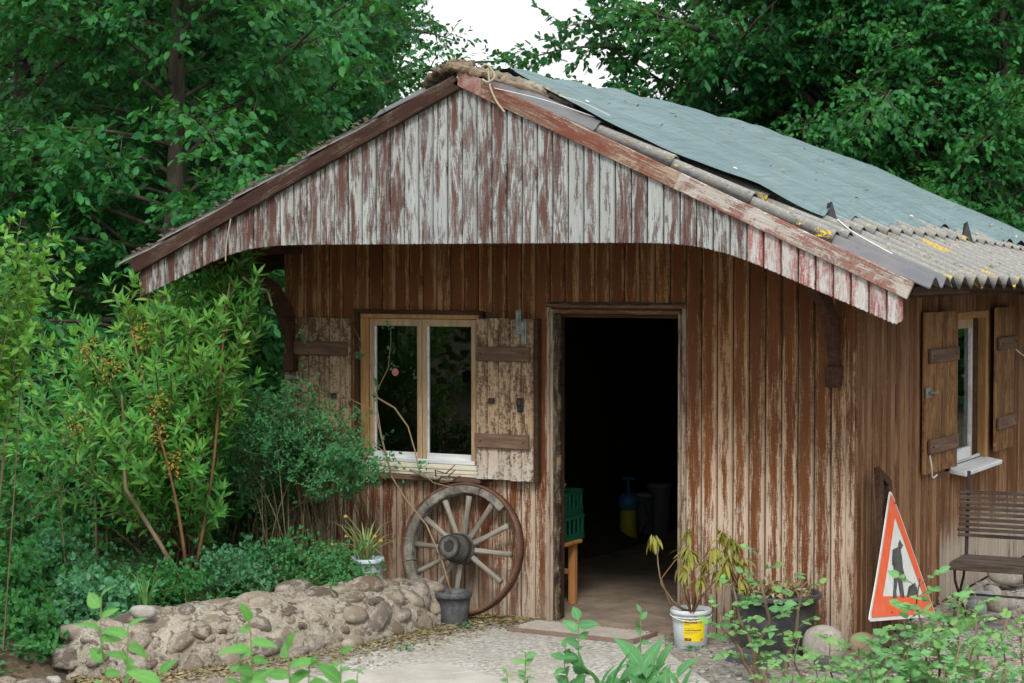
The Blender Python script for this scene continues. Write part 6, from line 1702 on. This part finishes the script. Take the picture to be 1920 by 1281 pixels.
# lime twigs at the left edge
b0 = np.array([*foot(-60, 10.6)[:2], BZ])
wd_, lf_ = make_shrub(9, b0, cloud_tips(15, 560, 75, 150, 10.6, .25, 16, 3) + tips_from([(100, 412, 10.6), (40, 408, 10.6), (60, 470, 10.5), (85, 480, 10.6)]), 0.072, 0.5, 0.045, 0.55, 5, 0.22, 0.3, 0.0045, 0.1, fine=True)
plant('hazel_bush', 'lime green twigs hanging in from the left edge of the picture', 'bush', b0, wd_, lf_, M['stem'], M['leaf_lime'])
# broad dark bushes behind the tall shrub
b0 = on_z(150, 1075, BZ) + np.array([-.5, 1.0, 0])
wd_, lf_ = make_shrub(13, b0, cloud_tips(90, 830, 190, 170, 14.0, .5, 44, 5), 0.095, 0.45, 0.06, 0.3, 6, 0.30, 0.4, 0.012, 0.25)
plant('leafy_bush', 'mid green bush filling the space left of the tall shrub', 'bush', b0, wd_, lf_, M['stem'], M['leaf_mid'])
b0 = np.array([*foot(430, 14.6)[:2], BZ])
wd_, lf_ = make_shrub(14, b0, cloud_tips(430, 850, 130, 170, 14.6, .4, 40, 6), 0.085, 0.42, 0.06, 0.25, 6, 0.30, 0.4, 0.012, 0.25)
plant('leafy_bush', 'darker bush behind the red brown stems of the tall shrub', 'bush', b0, wd_, lf_, M['stem'], M['leaf_mid'])
b0 = np.array([*foot(40, 12.6)[:2], BZ])
wd_, lf_ = make_shrub(15, b0, cloud_tips(40, 930, 110, 110, 12.6, .4, 26, 7), 0.075, 0.5, 0.05, 0.25, 6, 0.28, 0.3, 0.01, 0.25)
plant('leafy_bush', 'shaded bush low at the left edge under the tall shrub', 'bush', b0, wd_, lf_, M['stem'], M['leaf_mid'])
# privet at the corner of the shed, on bare thin stems
b0 = on_z(560, 1075, BZ) + np.array([0.0, 0.15, 0])
wd_, lf_ = make_shrub(16, b0, cloud_tips(560, 800, 95, 85, 13.0, .25, 46, 8) + cloud_tips(655, 865, 50, 45, 12.6, .1, 14, 18) + tips_from([(540, 735, 13), (510, 745, 13.1), (615, 770, 12.8), (480, 735, 13.2), (705, 860, 12.5), (700, 900, 12.5)]),
                      0.036, 0.45, 0.028, 0.62, 9, 0.20, 0.55, 0.006, 0.22, bend=0.15, ends=4)
plant('privet_shrub', 'blue green small leaved shrub growing up against the left shutter', 'shrub', b0, wd_, lf_, M['stem'], M['leaf_privet'])
b0 = on_z(470, 1080, BZ) + np.array([0.0, 0.5, 0])
wd_, lf_ = make_shrub(17, b0, cloud_tips(470, 840, 70, 100, 13.5, .25, 34, 9), 0.036, 0.45, 0.030, 0.5, 8, 0.20, 0.5, 0.006, 0.2, bend=0.15, ends=4)
plant('privet_shrub', 'dark small leaved shrub between the tall shrub and the shed corner', 'shrub', b0, wd_, lf_, M['stem'], M['leaf_privet'])
# low herbs along the bed
for k, (px, py, rx, ry, D, lm, sz, lb) in enumerate([(170, 1120, 80, 55, 11.6, 'leaf_herb', .055, 'pale blue green herb clump left of the stone wall'), (60, 1180, 80, 60, 11.3, 'leaf_mid', .05, 'low green herb clump in the bottom left corner'),
        (540, 1040, 90, 50, 12.7, 'leaf_privet', .042, 'dark ground herb below the bare privet stems'), (430, 1070, 60, 40, 12.4, 'leaf_herb', .04, 'grey green herb clump behind the middle of the stone wall'), (625, 1060, 45, 40, 12.5, 'leaf_privet', .036, 'low herb beside the daffodil pot'), (300, 1090, 70, 40, 12.1, 'leaf_mid', .045, 'green herb at the foot of the tall shrub'),
        (20, 1090, 60, 60, 11.8, 'leaf_mid', .06, 'broad leaved herb at the left edge above the corner clump'), (105, 1045, 60, 45, 12.2, 'leaf_herb', .05, 'herb with pale leaf tips below the mid green bush')]):
    b0 = np.array([*foot(px, D)[:2], BZ - .02])
    wd_, lf_ = make_shrub(200 + k, b0, cloud_tips(px, py, rx, ry, D, .2, 30, 90 + k), sz, 0.62, 0.035, 0.35, 5, 0.14, 0.5, 0.004, 0.22, bend=0.5, ends=4)
    plant('herb_clump', lb, 'herb', b0, wd_, lf_, M['stem_green'], M[lm])
# ground cover over the bed
g = np.random.default_rng(61); n = 21000; P = []
while len(P) < n:
    x_, y_ = g.uniform(-8.5, -2.9), g.uniform(-4.2, 2.5)
    if (hump(x_, y_) < 0.16 and not (y_ < -2.4 and x_ < -3.78)) or (x_ > -4.1 and y_ > -0.05): continue
    P.append((x_, y_, hump(x_, y_) - .02 + abs(g.normal(0, .05))))
P = np.array(P); D = g.normal(0, 1, (n, 3)); D[:, 2] = np.abs(D[:, 2]) * .6; N = g.normal(0, .5, (n, 3)); N[:, 2] += 1; L = g.uniform(.025, .06, n)
o = mesh_obj('ground_cover', leaf_mesh('ground_cover', P, D, N, L, L * .6), M['leaf_privet']); o['kind'] = 'stuff'

# --- blades of grass and strap leaves
def blades(seed, base, n, L, wdt, spread, lean=0.5, stiff=0.55):
    """arched strap leaves from one root, three joints each"""
    g = np.random.default_rng(seed); V, F4, F3 = [], [], []
    for k in range(n):
        az = g.uniform(0, 6.283); d = np.array([math.cos(az), math.sin(az), 0]); s = np.array([-d[1], d[0], 0])
        l = L * g.uniform(.6, 1.15); w = wdt * g.uniform(.7, 1.2); o_ = np.asarray(base, float) + d * g.uniform(0, spread); le = lean * g.uniform(.3, 1.3)
        pts = [o_ + d * (le * l * t ** 1.8) + np.array([0, 0, l * (t - stiff * le * t ** 2.6)]) for t in (0, .35, .7, 1.0)]
        b0 = len(V)
        for q, kk in ((0, .7), (1, 1), (2, .75)): V += [pts[q] + s * w * kk / 2, pts[q] - s * w * kk / 2]
        V.append(pts[3]); F4 += [(b0, b0 + 1, b0 + 3, b0 + 2), (b0 + 2, b0 + 3, b0 + 5, b0 + 4)]; F3.append((b0 + 4, b0 + 5, b0 + 6))
    return np_mesh('blades', np.array(V), [np.array(F4), np.array(F3)])
tag(mesh_obj('grass_tuft', blades(5, on_z(545 * .5, 1140, .28), 34, 0.26, 0.011, 0.06, 0.8), M['grass']), 'grass tuft behind the left end of the stone wall', 'grass tuft')
tag(mesh_obj('grass_tuft', blades(6, on_z(205 * .5, 1200, .15), 22, 0.20, 0.022, 0.03, 0.5), M['grass']), 'pale broad bladed tuft left of the stone wall end', 'grass tuft')
dp = np.array([-3.03, -0.62, 0.39])
df_ = empty('daffodil_plant', dp, 'daffodil with long pale leaves and withered yellow heads in the blue pot', 'flower')
mesh_obj('leaf_blades', blades(8, dp, 32, 0.36, 0.014, 0.05, 0.95), M['leaf_pale'], df_)
for k, (px, py) in enumerate(((648, 965), (650, 1002), (703, 1002), (714, 1010), (646, 1045), (622, 1017))):
    h_ = on_y(px, py, -0.62); m_ = (dp + h_) / 2 + np.array([0.03, 0, 0.05])
    MB().tube([dp, m_, h_], [.004, .0035, .002], 5).build('stalk', M['stem_green'], df_, None, True)
    g = np.random.default_rng(300 + k); n = 8; th = np.linspace(0, 6.28, n + 1)[:-1]
    Dn = np.column_stack([np.cos(th), np.sin(th), -0.9 * np.ones(n)])
    mesh_obj('flower_head', leaf_mesh('petals', np.tile(h_, (n, 1)), Dn, np.column_stack([np.cos(th), np.sin(th), np.ones(n)]), np.full(n, .026), np.full(n, .014)), M['petal'], df_)

# --- the dry rose cane that climbs from the black pot past the window
rp = np.array([-2.49, -0.40, 0.19])
rc = empty('climbing_rose', rp, 'long dry rose cane arching from the black pot up across the window', 'rose')
def yline(lst): return [on_y(px, py, yy) for px, py, yy in lst]
canes = [yline([(846, 1110, -.40), (828, 1050, -.36), (800, 985, -.34), (760, 935, -.30), (735, 895, -.26), (722, 850, -.22), (708, 790, -.2), (706, 730, -.18), (690, 670, -.16), (664, 615, -.14)]),
         yline([(735, 895, -.26), (716, 820, -.22), (708, 770, -.2), (706, 745, -.2), (680, 700, -.18), (672, 640, -.16)]),
         yline([(706, 745, -.2), (740, 765, -.2), (765, 800, -.19), (778, 845, -.18), (785, 880, -.18), (812, 905, -.2), (850, 915, -.22)]),
         yline([(700, 770, -.2), (650, 745, -.16), (620, 720, -.14), (590, 670, -.13), (568, 632, -.12)]), yline([(706, 735, -.2), (728, 690, -.2), (733, 640, -.19), (732, 615, -.19)]), yline([(722, 850, -.22), (700, 830, -.2), (690, 810, -.2)])]
for k, c_ in enumerate(canes): MB().tube(c_, [(.007 if k in (0, 2) else .004) * (1 - .6 * s) for s in np.linspace(0, 1, len(c_))], 6).build('cane', M['cane'], rc, None, True)
g = np.random.default_rng(71); P, D, N, L = [], [], [], []
for (px, py, m_) in ((568, 630, 9), (675, 668, 8), (672, 775, 10), (733, 660, 5), (736, 690, 4), (708, 720, 5), (790, 870, 6), (752, 915, 5), (736, 860, 7), (770, 700, 3), (705, 745, 4), (730, 615, 4)):
    c_ = on_y(px, py, -.17)
    for q in range(m_ * 2): P.append(c_ + g.normal(0, .018, 3)); D.append(g.normal(0, 1, 3) + [0, 0, .3]); N.append(g.normal(0, .5, 3) + [0, -.5, .6]); L.append(g.uniform(.02, .042))
L = np.array(L); mesh_obj('foliage', leaf_mesh('foliage', np.array(P), np.array(D), np.array(N), L, L * .6, fine=True), M['leaf_herb'], rc)
c_ = on_y(566, 622, -.14); n = 14
mesh_obj('blossom', leaf_mesh('blossom', c_ + g.normal(0, .014, (n, 3)), g.normal(0, 1, (n, 3)), g.normal(0, 1, (n, 3)), np.full(n, .022), np.full(n, .018)), M['blossom'], rc)

# --- yellowing plants in the bucket and the tub
def drooper(name, label, base, stems, seed, leaf=0.105):
    e = empty(name, base, label, 'plant'); g = np.random.default_rng(seed); P, D, N, L = [], [], [], []
    for c_ in stems:
        n = len(c_); MB().tube(c_, [.007 * (1 - .55 * s) for s in np.linspace(0, 1, n)], 6).build('stem', M['stem_red'] if n < 6 else M['woody'], e, None, True)
        tp = c_[-1]; m_ = 18; th = g.uniform(0, 6.28, m_)
        d = np.column_stack([np.cos(th) * .6, np.sin(th) * .6, -g.uniform(.1, 1.5, m_)])
        P += [tp + g.normal(0, .012, 3) for _ in range(m_)]; D += list(d); N += list(np.column_stack([np.cos(th), np.sin(th), np.full(m_, .6)])); L += list(g.uniform(.6, 1.1, m_) * leaf)
    L = np.array(L); mesh_obj('foliage', leaf_mesh('foliage', np.array(P), np.array(D), np.array(N), L, L * .21, fine=True, droop=.25), M['leaf_yellow'], e)
    return e
bs = np.array([bx, by, 0.205])
def st_(lst, D0): return [at_d(px, py, D0) for px, py in lst]
D0 = 11.95
e = drooper('rhododendron', 'sparse yellowing rhododendron with drooping leaves in the white bucket', bs,
        [st_([(1290, 1148), (1262, 1128), (1240, 1095), (1234, 1060), (1232, 1030), (1225, 1008)], D0), st_([(1292, 1148), (1255, 1130), (1240, 1085), (1265, 1052), (1290, 1030)], D0), st_([(1295, 1148), (1290, 1110), (1286, 1060), (1288, 998)], D0 + .05),
         st_([(1298, 1148), (1306, 1100), (1300, 1060), (1296, 1040)], D0), st_([(1300, 1148), (1318, 1115), (1340, 1090), (1352, 1070)], D0), st_([(1296, 1148), (1282, 1120), (1275, 1090), (1283, 1065)], D0 - .08), st_([(1298, 1148), (1308, 1110), (1318, 1070), (1322, 1052)], D0 + .05), st_([(1294, 1148), (1284, 1110), (1278, 1060), (1283, 1030)], D0 + .06), st_([(1300, 1148), (1312, 1120), (1316, 1095), (1310, 1085)], D0 - .08)], 91)
P = [at_d(px, py, D0) for px, py in ((1222, 1015), (1212, 1018), (1240, 1045), (1246, 1060), (1234, 1040))]
ts = np.array([-.37, -.33, .32])
tb = ts + np.array([0, 0, -.0])
drooper('rhododendron', 'larger yellowed rhododendron with hanging leaf whorls in the black tub', tb,
        [st_([(1400, 1125), (1378, 1080), (1362, 1030), (1355, 998)], 12.0), st_([(1405, 1125), (1392, 1080), (1385, 1040), (1378, 1018)], 12.0), st_([(1400, 1125), (1372, 1090), (1345, 1050), (1340, 1030)], 11.95), st_([(1408, 1125), (1400, 1090), (1392, 1065), (1394, 1050)], 11.95),
         st_([(1400, 1125), (1375, 1100), (1362, 1075), (1358, 1062)], 11.9), st_([(1398, 1125), (1372, 1080), (1360, 1030), (1370, 1012)], 12.05), st_([(1404, 1125), (1396, 1085), (1372, 1050), (1366, 1042)], 11.9), st_([(1396, 1125), (1366, 1090), (1350, 1075), (1344, 1070)], 11.95), st_([(1402, 1125), (1390, 1105), (1388, 1095), (1392, 1085)], 11.9)], 92, 0.115)
g = np.random.default_rng(93); n = 260
th = g.uniform(0, 6.28, n); rr = .22 * np.sqrt(g.uniform(0, 1, n))
P = np.column_stack([-.37 + rr * np.cos(th), -.31 + rr * np.sin(th), .325 + .05 * (1 - rr / .22) + g.uniform(0, .05, n)])
o = mesh_obj('dead_leaves', leaf_mesh('dead_leaves', P, g.normal(0, 1, (n, 3)), g.normal(0, .5, (n, 3)) + [0, 0, 1], g.uniform(.03, .08, n), g.uniform(.012, .03, n)), M['leaf_dry']); o['kind'] = 'stuff'

# --- foreground: compound leaved roses
def rose(label, base, stems, seed, lf=0.055, mat='leaf_rose', woody=True, group=None, name='rose_bush', cat='rose bush', nleaf=9, stem_r=.009):
    """stems = lists of points; pinnate leaves with five to seven leaflets stand off them"""
    e = empty(name, base, label, cat, group); g = np.random.default_rng(seed); P, D, N, L, wood = [], [], [], [], []
    for c_ in stems:
        c_ = np.array(c_); n = len(c_); s = np.linspace(0, 1, n)
        wood.append((c_, stem_r * (1.15 - .75 * s)))
        seg = np.linalg.norm(np.diff(c_, axis=0), axis=1); cum = np.concatenate([[0], np.cumsum(seg)]); tot = cum[-1]
        for q in range(nleaf):
            t = tot * (0.25 + 0.75 * (q + g.uniform(0, .8)) / nleaf); t = min(t, tot)
            p_ = np.array([np.interp(t, cum, c_[:, k]) for k in range(3)])
            az = q * 2.4 + g.normal(0, .4); up = .45 + .5 * (t / tot) ** 3 + g.normal(0, .2)
            d = nrm(np.array([[math.cos(az), math.sin(az), up]]))[0]; sd = nrm(np.cross(d, [[0, 0, 1.0]]))[0]
            ln = lf * g.uniform(1.7, 2.6); sz = lf * g.uniform(.75, 1.15) * (1 - .35 * (t / tot) ** 4)
            rach = [p_ + d * ln * u_2 - np.array([0, 0, .25 * ln * u_2 ** 2]) for u_2 in np.linspace(0, 1, 4)]
            wood.append((np.array(rach), np.full(4, .0018)))
            for u_2 in (.45, .75):
                pb = p_ + d * ln * u_2 - np.array([0, 0, .25 * ln * u_2 ** 2])
                for sg_ in (1, -1):
                    P.append(pb); D.append(sd * sg_ + d * .55 + g.normal(0, .15, 3)); N.append(np.array([.15, -.55, .7]) + g.normal(0, .4, 3)); L.append(sz * (.85 if u_2 < .5 else 1))
            P.append(rach[-1]); D.append(d + np.array([0, 0, -.3]) + g.normal(0, .15, 3)); N.append(np.array([.15, -.55, .7]) + g.normal(0, .4, 3)); L.append(sz * 1.15)
    L = np.array(L)
    mesh_obj('stem', tubes_mesh('stem', wood, 6), M['woody'] if woody else M['stem_green'], e)
    mesh_obj('foliage', leaf_hd('foliage', P, D, N, L, L * .70, 6, 0.02, 0.04, .25, .2, seed), M[mat], e)
    return e
def rise(px, py, D, px0=None, z0=0.0, k=7, wob=.03, seed=0):
    """a stem from the ground below up to the picture point at distance D"""
    g = np.random.default_rng(seed + int(px)); tp = at_d(px, py, D); b0 = at_d(px0 if px0 is not None else px, py, D); b0[2] = z0
    s = np.linspace(0, 1, k)[:, None]
    c = b0 + (tp - b0) * s; c[1:-1, :2] += g.normal(0, wob, (k - 2, 2)) * .6; return c
D1 = 10.9
rose('rose bush with cut woody stem in front of the big black tub', foot(1428, D1), [rise(1425, 1040, D1, 1436), rise(1375, 1100, D1, 1425), rise(1350, 1150, D1, 1420), rise(1505, 1085, D1 + .2, 1475)], 101, .058, nleaf=10, stem_r=.013)
rose('young rose shoots with reddish tips right of the tub', foot(1500, 10.3), [rise(1500, 1195, 10.3), rise(1558, 1190, 10.4), rise(1450, 1245, 10.2), rise(1590, 1235, 10.3), rise(1530, 1255, 10.1)], 102, .042, nleaf=8, stem_r=.007)
D2 = 9.8
rose('large pale green rose bush in front of the road sign', foot(1720, D2), [rise(1725, 1085, D2, 1740), rise(1695, 1165, D2), rise(1650, 1205, D2), rise(1610, 1215, D2), rise(1760, 1120, D2), rise(1700, 1200, D2 - .3), rise(1660, 1230, D2 - .3), rise(1745, 1180, D2 - .2), rise(1630, 1250, D2 - .4), rise(1780, 1160, D2 + .2)], 103, .068, nleaf=14)
rose('rose bush with small serrated leaves at the right edge below the chair', foot(1860, 9.6), [rise(1800, 1135, 9.8), rise(1830, 1165, 9.6), rise(1890, 1160, 9.6), rise(1915, 1180, 9.5), rise(1860, 1200, 9.4), rise(1800, 1210, 9.4), rise(1930, 1200, 9.4), rise(1770, 1250, 9.2), rise(1890, 1250, 9.2), rise(1835, 1120, 9.9)], 104, .048, nleaf=15)
rose('low rose leaves at the bottom edge between the two bushes', foot(1560, 9.3), [rise(1480, 1240, 9.3), rise(1550, 1255, 9.2), rise(1430, 1255, 9.2), rise(1610, 1270, 9.1)], 105, .045, nleaf=9)
# alternate leaved saplings in the foreground
def sapling(label, stems, seed, lf=.075, wid=.5, mat='leaf_hornbeam', base=None, nleaf=8, name='sapling', cat='sapling', start=.82, upl=.5, group=None):
    g = np.random.default_rng(seed); P, D, N, L, wood = [], [], [], [], []
    for c_ in stems:
        c_ = np.array(c_); n = len(c_); wood.append((c_, .0055 * (1.15 - .8 * np.linspace(0, 1, n))))
        for q in range(nleaf + 10):
            t = start + (1 - start) * q / (nleaf - 1) if q < nleaf else g.uniform(.3, start)
            k = t * (n - 1); i = min(int(k), n - 2); p_ = c_[i] + (c_[i + 1] - c_[i]) * (k - i)
            az = q * 2.7 + g.normal(0, .3); d = np.array([math.cos(az), math.sin(az), upl * (t if q < nleaf - 1 else 2.2) + g.normal(-.1, .25)])
            P.append(p_); D.append(d); N.append(np.array([.3, -.8, .6]) + g.normal(0, .35, 3)); L.append(lf * g.uniform(.6, 1.15) * (1 - .25 * (q == nleaf - 1)))
    L = np.array(L); b0 = stems[0][0]
    e = empty(name, b0, label, cat, group)
    mesh_obj('stem', tubes_mesh('stem', wood, 6), M['stem_green'], e)
    mesh_obj('foliage', leaf_hd('foliage', P, D, N, L, L * wid, 13, 0.035, 0.07, .28, .25, seed), M[mat], e)
    return e
DF = 6.0
sapling('hornbeam sapling with pleated leaves before the left end of the stone wall', [rise(190, 1118, DF, 215, k=12, wob=.01), rise(240, 1175, DF, 235, k=12, wob=.01)], 111, .092, .5)
sapling('bright hornbeam sapling before the middle of the stone wall', [rise(468, 1165, DF, 485, k=12, wob=.01), rise(540, 1215, DF, 520, k=12, wob=.01), rise(580, 1250, DF, 560, k=12, wob=.01), rise(450, 1240, DF, 470, k=12, wob=.01)], 112, .09, .52, nleaf=10, start=.78)
sapling('small hornbeam sapling tip at the edge of the paving slabs', [rise(640, 1225, DF, 650, k=12, wob=.01), rise(670, 1265, DF, 665, k=12, wob=.01)], 113, .085, .5)
sapling('hornbeam leaves poking up at the bottom left below the wall', [rise(300, 1262, DF - .2, 300, k=12, wob=.01)], 114, .10, .5)
DC = 8.6
sapling('glossy young shoot with toothed leaves left of the doorway mat', [rise(1085, 1162, DC, 1085, k=10, wob=.01), rise(1060, 1215, DC, 1075, k=10, wob=.01)], 115, .095, .6, 'leaf_broad', nleaf=9, start=.72)
sapling('thin upright shoot in front of the doorway', [rise(1202, 1148, DC, 1210, k=10, wob=.008)], 116, .06, .5, 'leaf_broad', nleaf=7, start=.75, upl=.9)
sapling('low reddish shoot at the bottom edge of the concrete path', [rise(985, 1225, DC, 990, k=10, wob=.01), rise(950, 1262, DC, 960, k=10, wob=.01)], 117, .06, .5, 'leaf_rose', nleaf=7)
e = empty('broad_leaved_plant', foot(1215, 8.5), 'clump of broad pointed green leaves at the bottom centre', 'plant')
g = np.random.default_rng(118); P, D, N, L = [], [], [], []
for k in range(70):
    px, py = g.uniform(1110, 1285), g.uniform(1238, 1350); py += abs(px - 1200) * .22; p_ = at_d(px, py, 8.5 + g.uniform(-.25, .25))
    P.append(p_ - np.array([0, 0, .03])); az = g.uniform(0, 6.28); D.append((math.cos(az) * .5, math.sin(az) * .5, g.uniform(.4, 1.4))); N.append((math.cos(az) * -.8, -.6 + math.sin(az) * -.5, .5)); L.append(g.uniform(.10, .20))
L = np.array(L); mesh_obj('foliage', leaf_hd('foliage', P, D, N, L, L * .42, 9, 0.012, 0.02, .3, .35, 5), M['leaf_broad'], e)
mesh_obj('stem', tubes_mesh('stem', [(np.array([[e.location[0] + .3 * (p_[0] - e.location[0]), e.location[1] + .3 * (p_[1] - e.location[1]), 0.0], [e.location[0] + .55 * (p_[0] - e.location[0]), e.location[1] + .55 * (p_[1] - e.location[1]), p_[2] * .6], p_]), np.array([.006, .005, .003])) for p_ in P]), M['stem_green'], e)
# small weeds rooted in the yard
for k, (px, py, lb) in enumerate([(757, 1218, 'small green weed in the leaf litter by the path'), (1300, 1219, 'tiny weed below the white bucket'), (870, 1176, 'little weed at the foot of the grey pot')]):
    p_ = on_z(px, py, .012); g = np.random.default_rng(400 + k); n = 26
    tag(mesh_obj('weed', leaf_mesh('weed', p_ + g.normal(0, .022, (n, 3)) * [1.4, 1, .3] + [0, 0, .01], g.normal(0, 1, (n, 3)) + [0, 0, .3], g.normal(0, .4, (n, 3)) + [0, 0, 1], g.uniform(.02, .045, n), g.uniform(.01, .02, n)), M['leaf_herb']), lb, 'weed')
